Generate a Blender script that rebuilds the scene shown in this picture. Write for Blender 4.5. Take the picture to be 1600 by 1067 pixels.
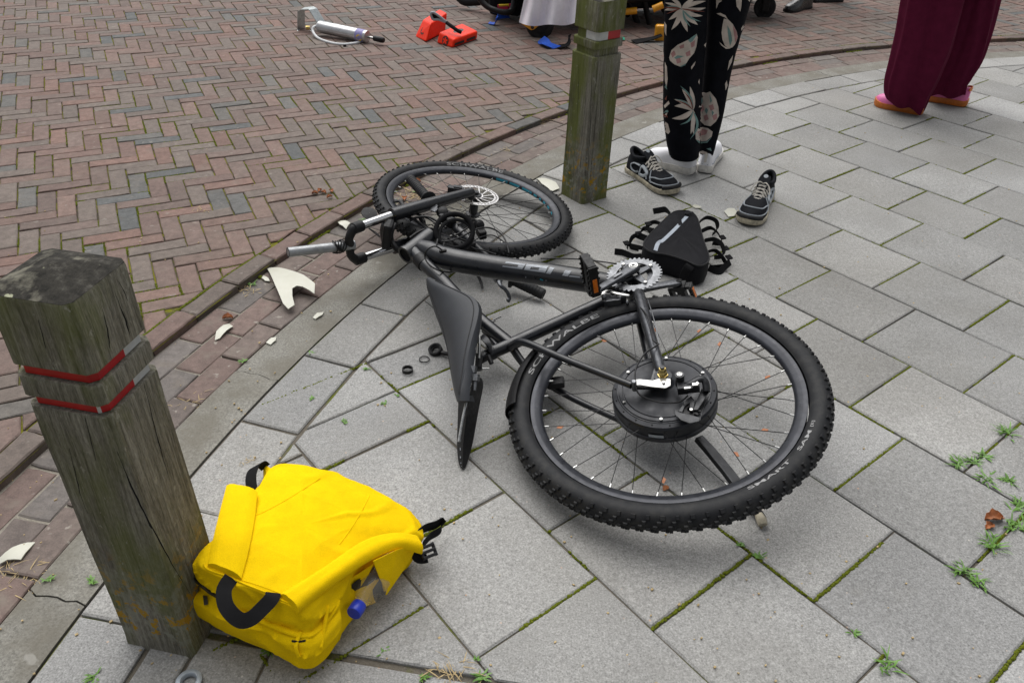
import bpy, bmesh, math, random
from math import sin, cos, pi, radians, sqrt, atan2, hypot
from mathutils import Vector as Vec, Matrix, noise
from mathutils.bvhtree import BVHTree
random.seed(7)
for o in list(bpy.data.objects): bpy.data.objects.remove(o)
S = bpy.context.scene
COL = S.collection

# ------------------------------------------------------------------ camera, sky, sun, exposure
H = 1.31; FPX = 1263.53; PITCH = radians(34.534); ROLL = radians(2.148)
CAM = Vec((0, 0, H))
_r = Vec((1, 0, 0)); CF = Vec((0, cos(PITCH), -sin(PITCH))); _u = Vec((0, sin(PITCH), cos(PITCH)))
CR = _r*cos(ROLL) + _u*sin(ROLL); CU = _u*cos(ROLL) - _r*sin(ROLL)
cam = bpy.data.cameras.new('camera'); camo = bpy.data.objects.new('camera', cam); COL.objects.link(camo)
M = Matrix((CR, CU, -CF)).transposed().to_4x4(); M.translation = CAM
camo.matrix_world = M
cam.sensor_width = 36.0; cam.sensor_fit = 'HORIZONTAL'; cam.lens = FPX/1600*36
cam.clip_start = 0.02; cam.clip_end = 2000
S.camera = camo
SUN_EL, SUN_AZ = 64.0, 340.0       # azimuth of the sun, clockwise from +Y
w = bpy.data.worlds.new('World'); S.world = w; w.use_nodes = True
nt = w.node_tree; nt.nodes.clear()
sky = nt.nodes.new('ShaderNodeTexSky'); sky.sky_type = 'NISHITA'; sky.sun_disc = False
sky.sun_elevation = radians(SUN_EL); sky.sun_rotation = radians(SUN_AZ); sky.dust_density = 4.0; sky.air_density = 1.0; sky.ozone_density = 1.0
hs = nt.nodes.new('ShaderNodeHueSaturation'); hs.inputs['Saturation'].default_value = 0.18   # a closed cloud layer: grey light
bg = nt.nodes.new('ShaderNodeBackground'); bg.inputs['Strength'].default_value = 0.075
wo = nt.nodes.new('ShaderNodeOutputWorld')
nt.links.new(sky.outputs[0], hs.inputs['Color']); nt.links.new(hs.outputs[0], bg.inputs['Color']); nt.links.new(bg.outputs[0], wo.inputs[0])
sl = bpy.data.lights.new('sun', 'SUN'); sl.energy = 1.9; sl.angle = radians(75); sl.color = (1, 0.985, 0.965)
so = bpy.data.objects.new('sun', sl); COL.objects.link(so)
sd = Vec((sin(radians(SUN_AZ))*cos(radians(SUN_EL)), cos(radians(SUN_AZ))*cos(radians(SUN_EL)), sin(radians(SUN_EL))))
so.rotation_euler = sd.to_track_quat('Z', 'Y').to_euler(); so.location = sd*20
S.view_settings.view_transform = 'Standard'; S.view_settings.look = 'None'; S.view_settings.gamma = 1
S.view_settings.exposure = 0.56
S.view_settings.use_curve_mapping = False

# ------------------------------------------------------------------ picture points to places
def ray(px, py): return CF + CR*((px-800)/FPX) + CU*((533.5-py)/FPX)
def G(px, py, z=0.0):
    d = ray(px, py); t = (z-H)/d.z; return CAM + d*t
def V(px, py, Y):
    d = ray(px, py); return CAM + d*(Y/d.y)
def PLN(px, py, c, n, off=0.0):
    d = ray(px, py); c0 = c + n*off; t = (c0-CAM).dot(n)/d.dot(n); return CAM + d*t
def PX(p):
    d = Vec(p)-CAM; z = d.dot(CF); return 800+FPX*d.dot(CR)/z, 533.5-FPX*d.dot(CU)/z

# ------------------------------------------------------------------ materials
class NT:
    def __init__(s, name, rough=0.6, metal=0.0, spec=0.5, coat=0.0):
        s.m = bpy.data.materials.new(name); s.m.use_nodes = True; s.t = s.m.node_tree
        s.b = s.t.nodes['Principled BSDF']; s.b.inputs['Roughness'].default_value = rough
        s.b.inputs['Metallic'].default_value = metal; s.b.inputs['Specular IOR Level'].default_value = spec
        s.b.inputs['Coat Weight'].default_value = coat
        s._pos = None
    def n(s, typ, **kw):
        nd = s.t.nodes.new(typ)
        for k, v in kw.items():
            if k.startswith('i_'): nd.inputs[k[2:].replace('_', ' ')].default_value = v
            else: setattr(nd, k, v)
        return nd
    def l(s, a, b): s.t.links.new(a, b)
    def pos(s):
        if not s._pos: s._pos = s.n('ShaderNodeNewGeometry').outputs['Position']
        return s._pos
    def noise(s, scale, detail=4, rough=0.55, stretch=None, vec=None):
        v = vec or s.pos()
        if stretch:
            mp = s.n('ShaderNodeVectorMath', operation='MULTIPLY'); mp.inputs[1].default_value = stretch; s.l(v, mp.inputs[0]); v = mp.outputs[0]
        nz = s.n('ShaderNodeTexNoise'); nz.inputs['Scale'].default_value = scale; nz.inputs['Detail'].default_value = detail
        nz.inputs['Roughness'].default_value = rough; s.l(v, nz.inputs['Vector']); return nz.outputs['Fac']
    def ramp(s, fac, stops, interp='LINEAR'):
        r = s.n('ShaderNodeValToRGB'); r.color_ramp.interpolation = interp
        e = r.color_ramp.elements
        while len(e) < len(stops): e.new(0.5)
        for k, (p, c) in enumerate(stops):
            e[k].position = p; e[k].color = (*c, 1) if isinstance(c, (tuple, list)) else (c, c, c, 1)
        s.l(fac, r.inputs[0]); return r.outputs[0]
    def mix(s, fac, a, b, mode='MIX'):
        m = s.n('ShaderNodeMix', data_type='RGBA', blend_type=mode)
        for sock, v in ((m.inputs[0], fac), (m.inputs[6], a), (m.inputs[7], b)):
            if hasattr(v, 'links'): s.l(v, sock)
            elif isinstance(v, (tuple, list)): sock.default_value = (*v, 1)
            else: sock.default_value = v
        return m.outputs[2]
    def math(s, op, a, b=0.0):
        m = s.n('ShaderNodeMath', operation=op)
        for sock, v in ((m.inputs[0], a), (m.inputs[1], b)):
            if hasattr(v, 'links'): s.l(v, sock)
            else: sock.default_value = v
        return m.outputs[0]
    def bump(s, h, strength=0.3, dist=0.002):
        b = s.n('ShaderNodeBump'); b.inputs['Strength'].default_value = strength; b.inputs['Distance'].default_value = dist
        s.l(h, b.inputs['Height']); s.l(b.outputs[0], s.b.inputs['Normal'])
    def col(s, c):
        if hasattr(c, 'links'): s.l(c, s.b.inputs['Base Color'])
        else: s.b.inputs['Base Color'].default_value = (*c, 1)
    def rough(s, c): s.l(c, s.b.inputs['Roughness'])
    def attr(s, name='tint'): return s.n('ShaderNodeAttribute', attribute_name=name).outputs['Color']

def flat(name, c, rough=0.5, metal=0.0, var=0.12, scale=60, bump=0.0, spec=0.5, coat=0.0):
    k = NT(name, rough, metal, spec, coat)
    nz = k.noise(scale, 5)
    k.col(k.mix(1.0, c, k.ramp(nz, [(0.3, 1-var), (0.7, 1+var)]), 'MULTIPLY'))
    r2 = k.ramp(k.noise(scale*1.7, 3), [(0.3, max(0, rough-0.1)), (0.7, min(1, rough+0.1))]); k.rough(r2)
    if bump: k.bump(k.noise(scale*6, 4), bump, 0.001)
    return k.m
MT = {}
# concrete paving slab: exposed fine aggregate
k = NT('slab_concrete', 0.85, spec=0.3)
a = k.attr(); fine = k.noise(270, 3, 0.75); mid = k.noise(90, 3, 0.6); big = k.noise(3.0, 4)
c = k.mix(1, a, k.ramp(fine, [(0.28, 0.42), (0.42, 0.82), (0.55, 1.06), (0.74, 1.55)]), 'MULTIPLY')
c = k.mix(1, c, k.ramp(mid, [(0.3, 0.86), (0.7, 1.12)]), 'MULTIPLY')
c = k.mix(1, c, k.ramp(big, [(0.3, 0.86), (0.7, 1.10)]), 'MULTIPLY')
vor = k.n('ShaderNodeTexVoronoi', feature='F1'); vor.inputs['Scale'].default_value = 42; k.l(k.pos(), vor.inputs['Vector'])
spk = k.ramp(vor.outputs['Distance'], [(0.07, 1), (0.10, 0)])
sel = k.ramp(k.n('ShaderNodeSeparateColor').outputs[0], [(0.84, 0), (0.87, 1)]); 
sep = [n_ for n_ in k.t.nodes if n_.type == 'SEPARATE_COLOR'][0]; k.l(vor.outputs['Color'], sep.inputs[0])
c = k.mix(k.math('MULTIPLY', k.math('MULTIPLY', spk, sel), 0.7), c, k.mix(sep.outputs[1], (0.55, 0.30, 0.16), (0.62, 0.60, 0.55)))
st = k.ramp(k.noise(9, 5, 0.6), [(0.62, 0), (0.75, 1)])
c = k.mix(k.math('MULTIPLY', st, 0.22), c, (0.16, 0.15, 0.12))
c = k.mix(k.ramp(k.noise(5.5, 3, 0.5), [(0.735, 0), (0.745, 0.5)]), c, (0.50, 0.49, 0.46))
c = k.mix(k.math('MULTIPLY', k.ramp(k.noise(1.3, 5, 0.6), [(0.42, 0), (0.68, 1)]), 0.34), c, (0.165, 0.155, 0.13))
k.col(c); k.bump(k.noise(330, 4, 0.7), 0.55, 0.0012); MT['slab'] = k.m
# kerb concrete
k = NT('kerb_concrete', 0.9, spec=0.25)
a = k.attr()
c = k.mix(1, a, k.ramp(k.noise(210, 4, 0.75), [(0.3, 0.5), (0.5, 1.0), (0.72, 1.55)]), 'MULTIPLY')
c = k.mix(k.ramp(k.noise(7, 5, 0.6), [(0.4, 0), (0.62, 0.75)]), c, (0.15, 0.138, 0.112))
c = k.mix(k.ramp(k.noise(16, 4, 0.5), [(0.66, 0), (0.70, 0.5)]), c, (0.36, 0.35, 0.32))
k.col(c); k.bump(k.noise(260, 4), 0.6, 0.0015); MT['kerb'] = k.m
# clinker bricks
def brickmat(name, dust):
    k = NT(name, 0.78, spec=0.35)
    a = k.attr()
    c = k.mix(1, a, k.ramp(k.noise(45, 5, 0.65), [(0.28, 0.72), (0.72, 1.25)]), 'MULTIPLY')
    c = k.mix(1, c, k.ramp(k.noise(300, 3, 0.6), [(0.3, 0.82), (0.7, 1.16)]), 'MULTIPLY')
    c = k.mix(k.ramp(k.noise(14, 5, 0.6), [(0.52, 0), (0.75, dust)]), c, (0.20, 0.17, 0.14))
    c = k.mix(k.ramp(k.noise(34, 3, 0.5), [(0.67, 0), (0.72, dust*0.9)]), c, (0.33, 0.30, 0.26))
    k.col(c); k.bump(k.noise(120, 5, 0.65), 0.5, 0.002); return k.m
MT['brick'] = brickmat('clinker_brick', 0.35); MT['gutter_brick'] = brickmat('gutter_brick', 0.75)
def jointmat(name, sand, moss, lo, hi, scl):
    k = NT(name, 0.95, spec=0.1)
    c = k.mix(k.noise(160, 4), tuple(x*0.45 for x in sand), sand)
    g = k.mix(k.noise(240, 3), tuple(x*0.5 for x in moss), tuple(x*1.5 for x in moss))
    c = k.mix(k.ramp(k.noise(scl, 4, 0.6), [(lo, 0), (hi, 1)]), c, g)
    k.col(c); k.bump(k.noise(200, 4), 0.9, 0.004); return k.m
MT['joint'] = jointmat('joint_sand_with_moss', (0.185, 0.165, 0.135), (0.11, 0.13, 0.016), 0.53, 0.64, 7)
MT['road_joint'] = jointmat('road_joint_with_moss', (0.10, 0.086, 0.064), (0.16, 0.155, 0.016), 0.42, 0.56, 11)
MT['gutter_joint'] = jointmat('gutter_mortar', (0.34, 0.31, 0.26), (0.10, 0.12, 0.02), 0.68, 0.76, 9)
MT['moss'] = flat('moss', (0.11, 0.13, 0.012), 0.95, var=0.5, scale=300, bump=0.5, spec=0.1)
MT['weed'] = flat('weed_leaf', (0.10, 0.22, 0.028), 0.5, var=0.35, scale=60)
MT['straw'] = flat('dry_grass', (0.40, 0.30, 0.15), 0.8, var=0.3, scale=120)
MT['leaf'] = flat('dead_leaf', (0.30, 0.105, 0.035), 0.6, var=0.4, scale=80, bump=0.3)
# weathered wood
def woodmat(name, lich, MOSSY=0.55, ML=0.47):
    k = NT(name, 0.88, spec=0.2)
    g1 = k.noise(10, 6, 0.7, stretch=(1.0, 1.0, 0.05), vec=None)
    n1 = k.noise(150, 8, 0.72, stretch=(1, 1, 0.035)); n2 = k.noise(9, 4, 0.6, stretch=(1, 1, 0.35)); n3 = k.noise(420, 4, 0.65, stretch=(1, 1, 0.2))
    c = k.ramp(n1, [(0.30, (0.058, 0.053, 0.042)), (0.44, (0.155, 0.146, 0.118)), (0.58, (0.235, 0.224, 0.186)), (0.75, (0.35, 0.338, 0.295))])
    c = k.mix(1, c, k.ramp(n3, [(0.3, 0.65), (0.7, 1.25)]), 'MULTIPLY')
    c = k.mix(k.ramp(n2, [(ML, 0), (ML+.17, MOSSY)]), c, (0.115, 0.135, 0.022))
    c = k.mix(k.ramp(k.noise(13, 4, 0.6, stretch=(1, 1, 0.5)), [(0.55, 0), (0.72, 0.55)]), c, (0.06, 0.052, 0.040))
    c = k.mix(k.ramp(k.noise(75, 4, 0.6, stretch=(1, 1, 0.5)), [(0.64, 0), (0.70, 0.55)]), c, (0.36, 0.35, 0.30))
    if lich:
        sepz = k.n('ShaderNodeSeparateXYZ'); k.l(k.pos(), sepz.inputs[0])
        zm = k.ramp(sepz.outputs['Z'], [(0.02, 0), (0.05, 1), (0.11, 0.9), (0.26, 0)])
        c = k.mix(k.math('MULTIPLY', zm, k.ramp(k.noise(48, 5, 0.6), [(0.5, 0), (0.58, 0.7)])), c, (0.24, 0.25, 0.20))
        c = k.mix(k.math('MULTIPLY', zm, k.ramp(k.noise(38, 5, 0.65), [(0.55, 0), (0.575, 1)])), c, (0.36, 0.21, 0.015))
    k.col(c)
    h = k.math('ADD', n1, k.math('MULTIPLY', n3, 0.5)); k.bump(h, 0.7, 0.004); return k.m
MT['wood'] = woodmat('weathered_wood', True); MT['wood2'] = woodmat('weathered_mossy_wood', True, 0.8, 0.38)
k = NT('weathered_end_grain', 0.92, spec=0.15)
c = k.ramp(k.noise(50, 6, 0.7), [(0.3, (0.012, 0.012, 0.011)), (0.55, (0.045, 0.042, 0.036)), (0.75, (0.12, 0.115, 0.10))])
c = k.mix(k.ramp(k.noise(17, 5, 0.6), [(0.56, 0), (0.66, 0.8)]), c, (0.20, 0.19, 0.15))
c = k.mix(k.ramp(k.noise(23, 4, 0.6), [(0.67, 0), (0.70, 0.9)]), c, (0.42, 0.43, 0.30))
k.col(c); k.bump(k.noise(160, 5, 0.7, stretch=(1, 0.2, 1)), 0.8, 0.004); MT['wood_end'] = k.m
MT['tape_red'] = flat('red_reflective_tape', (0.42, 0.008, 0.012), 0.4, var=0.15, scale=30)
MT['tape_white'] = flat('white_reflective_tape', (0.52, 0.53, 0.53), 0.4, var=0.1, scale=60)
# bicycle
MT['frame'] = flat('satin_black_frame_paint', (0.008, 0.009, 0.012), 0.34, 0.0, 0.3, 25, coat=0.2)
MT['black'] = flat('black_plastic', (0.008, 0.008, 0.009), 0.5, spec=0.3, var=0.3, scale=60)
MT['blackm'] = flat('black_metal', (0.020, 0.021, 0.024), 0.36, 0.35, 0.3, 50)
MT['dark'] = flat('dark_inside', (0.004, 0.004, 0.004), 0.9)
k = NT('tyre_rubber', 0.62, spec=0.28)
c = k.mix(k.ramp(k.noise(40, 5, 0.6), [(0.45, 0), (0.75, 0.7)]), (0.0085, 0.0092, 0.011), (0.034, 0.033, 0.031)); k.col(c)
k.bump(k.noise(420, 3), 0.15, 0.001); MT['rubber'] = k.m
MT['rim'] = flat('anodised_rim', (0.024, 0.026, 0.033), 0.36, 0.4, 0.2, 40)
MT['motor'] = flat('motor_housing', (0.016, 0.0175, 0.022), 0.42, 0.3, 0.25, 30)
MT['chrome'] = flat('chrome', (0.72, 0.72, 0.72), 0.12, 1.0, 0.05, 40)
MT['steel'] = flat('bright_steel', (0.42, 0.42, 0.41), 0.28, 1.0, 0.1, 60)
MT['alu'] = flat('worn_aluminium', (0.17, 0.175, 0.185), 0.38, 0.9, 0.3, 60)
MT['dalu'] = flat('dark_aluminium', (0.075, 0.078, 0.085), 0.35, 0.8, 0.3, 60)
MT['greymetal'] = flat('grey_steerer', (0.30, 0.31, 0.32), 0.4, 0.6, 0.2, 60)
MT['brass'] = flat('zinc_brass', (0.55, 0.42, 0.16), 0.3, 1.0, 0.2, 90)
MT['spoke'] = flat('black_spoke', (0.018, 0.018, 0.019), 0.4, 0.6)
MT['print'] = flat('grey_tyre_print', (0.27, 0.27, 0.27), 0.6, var=0.2, scale=200)
MT['decal'] = flat('silver_decal', (0.20, 0.215, 0.235), 0.35, 0.3, 0.1, 60)
MT['teal'] = flat('teal_rim_print', (0.01, 0.20, 0.28), 0.4)
MT['orange_r'] = flat('orange_reflector', (0.65, 0.16, 0.01), 0.25)
MT['rotor'] = flat('polished_rotor', (0.80, 0.78, 0.76), 0.26, 1.0, 0.1, 80)
k = NT('saddle_leather', 0.5, spec=0.45); k.col(k.mix(k.noise(30, 4), (0.014, 0.016, 0.020), (0.023, 0.026, 0.032))); k.bump(k.noise(700, 2), 0.15, 0.0008); MT['saddle'] = k.m
# fabrics
def fabric(name, c, var=0.1, rough=0.9, weave=900, bs=0.3, fold=0.0, dirt=None):
    k = NT(name, rough, spec=0.08)
    cc = k.mix(1, c, k.ramp(k.noise(25, 5, 0.6), [(0.3, 1-var), (0.7, 1+var)]), 'MULTIPLY')
    cc = k.mix(1, cc, k.ramp(k.noise(weave, 2, 0.6), [(0.3, 0.9), (0.7, 1.08)]), 'MULTIPLY')
    if dirt: cc = k.mix(k.ramp(k.noise(11, 6, 0.65), [(0.52, 0), (0.74, dirt[1])]), cc, dirt[0])
    k.col(cc); h = k.noise(weave, 2, 0.6)
    if fold: h = k.math('ADD', k.math('MULTIPLY', h, 0.25), k.math('MULTIPLY', k.noise(18, 4, 0.55), fold))
    k.bump(h, bs, 0.0015 if not fold else 0.004); return k.m
MT['yellow'] = fabric('yellow_canvas', (0.86, 0.57, 0.002), 0.06, weave=650, bs=0.55, fold=1.5, dirt=((0.55, 0.33, 0.01), 0.14))
MT['pocket'] = fabric('dark_pocket_shade', (0.05, 0.042, 0.028), 0.2)  # dark brown that paints the shade inside the bottle pocket
MT['webbing'] = fabric('black_webbing', (0.011, 0.011, 0.012), 0.2, 0.75)
MT['bagfab'] = fabric('black_nylon', (0.010, 0.010, 0.012), 0.2, 0.55, fold=1.2)
MT['greypipe'] = flat('grey_reflective_strip', (0.34, 0.38, 0.43), 0.45)
MT['floral'] = fabric('black_trouser_cloth', (0.0055, 0.006, 0.009), 0.3, 0.8, fold=1.5)
MT['petal'] = fabric('cream_print', (0.56, 0.49, 0.44), 0.2, 0.85)
MT['pink_p'] = fabric('dusty_pink_print', (0.40, 0.22, 0.22), 0.2, 0.85)
MT['teal_p'] = fabric('sage_teal_print', (0.17, 0.28, 0.27), 0.2, 0.85)
MT['rust_p'] = fabric('rust_print', (0.20, 0.07, 0.055), 0.2, 0.85)
MT['maroon'] = fabric('maroon_cloth', (0.095, 0.0085, 0.030), 0.15, 0.85, fold=1.2)
MT['sheet'] = fabric('white_sheet', (0.86, 0.84, 0.90), 0.06, 0.85, fold=1.5)
MT['darkcloth'] = fabric('dark_cloth', (0.012, 0.012, 0.015), 0.2)
MT['topcloth'] = fabric('grey_knit', (0.20, 0.20, 0.22), 0.1)
MT['skin'] = flat('skin', (0.45, 0.25, 0.18), 0.5)
MT['hair'] = flat('brown_hair', (0.06, 0.035, 0.02), 0.6)
MT['white_shoe'] = fabric('white_knit_shoe', (0.80, 0.80, 0.83), 0.05, 0.8)
MT['white_sole'] = flat('dirty_white_sole', (0.66, 0.64, 0.60), 0.6, var=0.2, scale=70)
MT['offsole'] = flat('worn_cream_sole', (0.40, 0.36, 0.27), 0.7, var=0.4, scale=60)
MT['mesh'] = fabric('black_shoe_mesh', (0.012, 0.013, 0.016), 0.3, 0.7)
MT['greytrim'] = flat('grey_shoe_trim', (0.30, 0.33, 0.36), 0.5)
MT['lace'] = fabric('white_lace', (0.55, 0.52, 0.47), 0.15)
MT['pinkshoe'] = flat('pink_leather', (0.72, 0.17, 0.40), 0.45, var=0.1)
MT['gum'] = flat('gum_sole', (0.52, 0.15, 0.02), 0.5, var=0.15)
MT['orange'] = flat('orange_leather', (0.75, 0.20, 0.02), 0.45)
MT['leather'] = flat('black_leather', (0.010, 0.010, 0.011), 0.3, var=0.3, coat=0.3)
MT['redblock'] = flat('orange_red_vinyl', (0.86, 0.030, 0.004), 0.45, var=0.06, spec=0.25)
MT['blackprint'] = flat('black_print', (0.02, 0.012, 0.01), 0.5)
MT['galv'] = flat('galvanised_sheet', (0.48, 0.52, 0.52), 0.35, 0.8, 0.15, 40)
MT['pumpbody'] = flat('brushed_pump_tube', (0.50, 0.50, 0.51), 0.35, 0.85, 0.08, 30)
MT['hose'] = flat('pale_hose', (0.55, 0.56, 0.57), 0.4)
MT['label_v'] = flat('violet_label', (0.24, 0.22, 0.45), 0.5)
MT['label_y'] = flat('yellow_label', (0.75, 0.52, 0.02), 0.5)
MT['yellowp'] = flat('yellow_paint', (0.75, 0.33, 0.01), 0.4, coat=0.2)
MT['blue'] = flat('blue_strap', (0.008, 0.08, 0.50), 0.55)
MT['green'] = flat('green_strap', (0.01, 0.28, 0.18), 0.6)
MT['magenta'] = flat('magenta_strap', (0.45, 0.01, 0.06), 0.6)
MT['ring'] = flat('grey_metal_cap', (0.36, 0.40, 0.44), 0.45, 0.4)
k = NT('cloudy_plastic', 0.35, spec=0.5); k.col(k.mix(k.noise(30, 4), (0.47, 0.46, 0.37), (0.56, 0.56, 0.49))); k.b.inputs['Subsurface Weight'].default_value = 0.0; MT['shard'] = k.m
k = NT('clear_bottle', 0.06); k.b.inputs['Transmission Weight'].default_value = 0.9; k.b.inputs['IOR'].default_value = 1.2; k.col((0.88, 0.85, 0.78)); MT['pet'] = k.m
MT['cap'] = flat('blue_bottle_cap', (0.012, 0.035, 0.42), 0.4)

# ------------------------------------------------------------------ mesh helpers
class MB:
    def __init__(s): s.v = []; s.f = []; s.mi = []; s.cm = 0
    def add(s, vs, fs):
        b = len(s.v); s.v += [Vec(x) for x in vs]
        for f in fs: s.f.append([b+i for i in f]); s.mi.append(s.cm)
        return s
    def box(s, c, ax, ay, az, sx, sy, sz, taper=1.0):
        c = Vec(c); ax = Vec(ax); ay = Vec(ay); az = Vec(az); vs = []
        for k in (-1, 1):
            t = taper if k == 1 else 1
            for i, j in ((-1, -1), (1, -1), (1, 1), (-1, 1)): vs.append(c+ax*(i*sx/2*t)+ay*(j*sy/2*t)+az*(k*sz/2))
        return s.add(vs, [(3, 2, 1, 0), (4, 5, 6, 7), (0, 1, 5, 4), (1, 2, 6, 5), (2, 3, 7, 6), (3, 0, 4, 7)])
    def tube(s, path, r, seg=10, closed=False, caps=True, flat=None):
        path = [Vec(p) for p in path]; n = len(path); rs = r if isinstance(r, (list, tuple)) else [r]*n
        vs = []; up = None
        for i, p in enumerate(path):
            a = path[i-1] if (i > 0 or closed) else p; b = path[(i+1) % n] if (i < n-1 or closed) else p
            t = (b-a).normalized()
            if up is None:
                up = Vec((0, 0, 1)) if abs(t.z) < 0.9 else Vec((1, 0, 0))
            x = t.cross(up)
            if x.length < 1e-6: x = t.orthogonal()
            x.normalize(); y = x.cross(t).normalized(); up = y
            for k in range(seg):
                an = 2*pi*k/seg; sy = flat if flat else 1.0
                vs.append(p + x*(rs[i]*cos(an)) + y*(rs[i]*sin(an)*sy))
        fs = []
        for i in range(n if closed else n-1):
            for k in range(seg):
                j = (i+1) % n; fs.append((i*seg+k, i*seg+(k+1) % seg, j*seg+(k+1) % seg, j*seg+k))
        if caps and not closed:
            fs.append(tuple(range(seg))[::-1]); fs.append(tuple((n-1)*seg+k for k in range(seg)))
        return s.add(vs, fs)
    def lathe(s, c, axis, prof, seg=32, closed=False):
        c = Vec(c); z = Vec(axis).normalized(); x = z.orthogonal().normalized(); y = z.cross(x); vs = []
        for (r, h) in prof:
            for k in range(seg):
                a = 2*pi*k/seg; vs.append(c + z*h + (x*cos(a)+y*sin(a))*r)
        n = len(prof); fs = []
        for i in range(n if closed else n-1):
            j = (i+1) % n
            for k in range(seg): fs.append((i*seg+k, i*seg+(k+1) % seg, j*seg+(k+1) % seg, j*seg+k))
        return s.add(vs, fs)
    def ribbon(s, path, side, width, thick=0.0016):
        path = [Vec(p) for p in path]; n = len(path)
        sides = side if isinstance(side, list) else [Vec(side)]*n; vs = []
        ws = width if isinstance(width, list) else [width]*n
        for i, p in enumerate(path):
            t = (path[min(i+1, n-1)]-path[max(i-1, 0)]).normalized(); sd_ = Vec(sides[i]); sd_ = (sd_-t*sd_.dot(t)).normalized(); nn = t.cross(sd_)
            for a, b in ((-1, -1), (1, -1), (1, 1), (-1, 1)): vs.append(p+sd_*(a*ws[i]/2)+nn*(b*thick/2))
        fs = [(3, 2, 1, 0), tuple(4*(n-1)+k for k in range(4))]
        for i in range(n-1):
            for k in range(4): fs.append((4*i+k, 4*i+(k+1) % 4, 4*i+4+(k+1) % 4, 4*i+4+k))
        return s.add(vs, fs)
    def vribbon(s, path, width, thick=0.0016):
        path = [Vec(p) for p in path]; n = len(path); sides = []
        for i, p in enumerate(path):
            t = (path[min(i+1, n-1)]-path[max(i-1, 0)]).normalized(); q = t.cross((CAM-p).normalized()); q = q if not sides or q.dot(sides[-1]) > 0 else -q; sides.append(q)
        return s.ribbon(path, sides, width, thick)
    def plate(s, poly, up, thick, hole=None):
        """polygon (list of points) extruded by thick along -up"""
        n = len(poly); up = Vec(up); poly = [Vec(p) for p in poly]
        vs = poly + [p-up*thick for p in poly]
        fs = [tuple(range(n)), tuple(range(2*n-1, n-1, -1))]
        for k in range(n): fs.append((k, n+k, n+(k+1) % n, (k+1) % n))
        return s.add(vs, fs)
    def rings(s, rr, closed=True, cap0=True, cap1=True):
        n = len(rr[0]); vs = [p for r in rr for p in r]; fs = []
        for i in range(len(rr)-1):
            for k in range(n if closed else n-1):
                fs.append((i*n+k, i*n+(k+1) % n, (i+1)*n+(k+1) % n, (i+1)*n+k))
        if cap0: fs.append(tuple(range(n))[::-1])
        if cap1: fs.append(tuple((len(rr)-1)*n+k for k in range(n)))
        return s.add(vs, fs)
    def mesh(s, name, mats, smooth=True, tint=None):
        me = bpy.data.meshes.new(name); me.from_pydata([tuple(v) for v in s.v], [], s.f)
        mats = mats if isinstance(mats, (list, tuple)) else [mats]
        for m in mats: me.materials.append(MT[m] if isinstance(m, str) else m)
        if len(mats) > 1: me.polygons.foreach_set('material_index', s.mi)
        if tint is not None:
            at = me.color_attributes.new('tint', 'FLOAT_COLOR', 'POINT')
            flatc = []
            if len(tint) == len(s.v):
                for t in tint: flatc += [*t, 1]
            else: flatc = [*tint, 1]*len(s.v)
            at.data.foreach_set('color', flatc)
        me.validate(); me.update()
        if smooth:
            me.polygons.foreach_set('use_smooth', [True]*len(me.polygons))
            bm = bmesh.new(); bm.from_mesh(me); bmesh.ops.recalc_face_normals(bm, faces=bm.faces)
            lim = radians(smooth if smooth is not True else 38)
            for e in bm.edges:
                if len(e.link_faces) == 2:
                    if e.calc_face_angle(0) > lim: e.smooth = False
                else: e.smooth = False
            bm.to_mesh(me); bm.free()
        return me
    def bvh(s): return BVHTree.FromPolygons([tuple(v) for v in s.v], s.f)

WORLD = {}
def link(name, data, parent=None, mw=None):
    o = bpy.data.objects.new(name, data); COL.objects.link(o)
    m = mw or Matrix(); WORLD[o.name] = m
    if parent is not None:
        o.parent = parent; o.matrix_parent_inverse = WORLD[parent.name].inverted()
    o.matrix_basis = m
    return o
def recenter(me, c):
    me.transform(Matrix.Translation(-Vec(c))); return me
def thing(name, label, cat, loc, group=None):
    o = link(name, None, None, Matrix.Translation(Vec(loc))); o.empty_display_size = 0.1
    o['label'] = label; o['category'] = cat
    if group: o['group'] = group
    return o
def tag(o, label, cat, group=None):
    o['label'] = label; o['category'] = cat
    if group: o['group'] = group
    return o
def build(mb, name, mats, parent=None, smooth=True, bevel=0.0, sub=0, label=None, tint=None, bseg=2, kind=None):
    me = mb.mesh(name, mats, smooth, tint)
    c = sum(mb.v, Vec())/max(1, len(mb.v))
    if parent is None: c.z = min(v.z for v in mb.v)
    recenter(me, c)
    o = link(name, me, parent, Matrix.Translation(c))
    if bevel:
        b = o.modifiers.new('bevel', 'BEVEL'); b.width = bevel; b.segments = bseg; b.limit_method = 'ANGLE'; b.angle_limit = radians(35)
    if sub:
        d = o.modifiers.new('sub', 'SUBSURF'); d.levels = sub; d.render_levels = sub
    if label: o['label'] = label
    if kind: o['kind'] = kind
    return o
def frame_of(axis, hint=(0, 0, 1)):
    z = Vec(axis).normalized(); x = Vec(hint).cross(z)
    if x.length < 1e-4: x = z.orthogonal()
    x.normalize(); return x, z.cross(x), z
def catmull(pts, n, closed=True):
    out = []; m = len(pts)
    segs = m if closed else m-1
    for q in range(n if closed else n):
        t = q*segs/(n if closed else (n-1)); i = int(t); u = t-i
        if not closed and i >= segs: i = segs-1; u = 1.0
        if closed: p = [pts[(i+d) % m] for d in (-1, 0, 1, 2)]
        else: p = [pts[min(max(i+d, 0), m-1)] for d in (-1, 0, 1, 2)]
        a, b, c, d = p
        out.append(0.5*((2*b)+(c-a)*u+(2*a-5*b+4*c-d)*u*u+(3*b-3*c+d-a)*u*u*u))
    return out
def curve(pts, n): return catmull([Vec(p) for p in pts], n, False)
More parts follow.
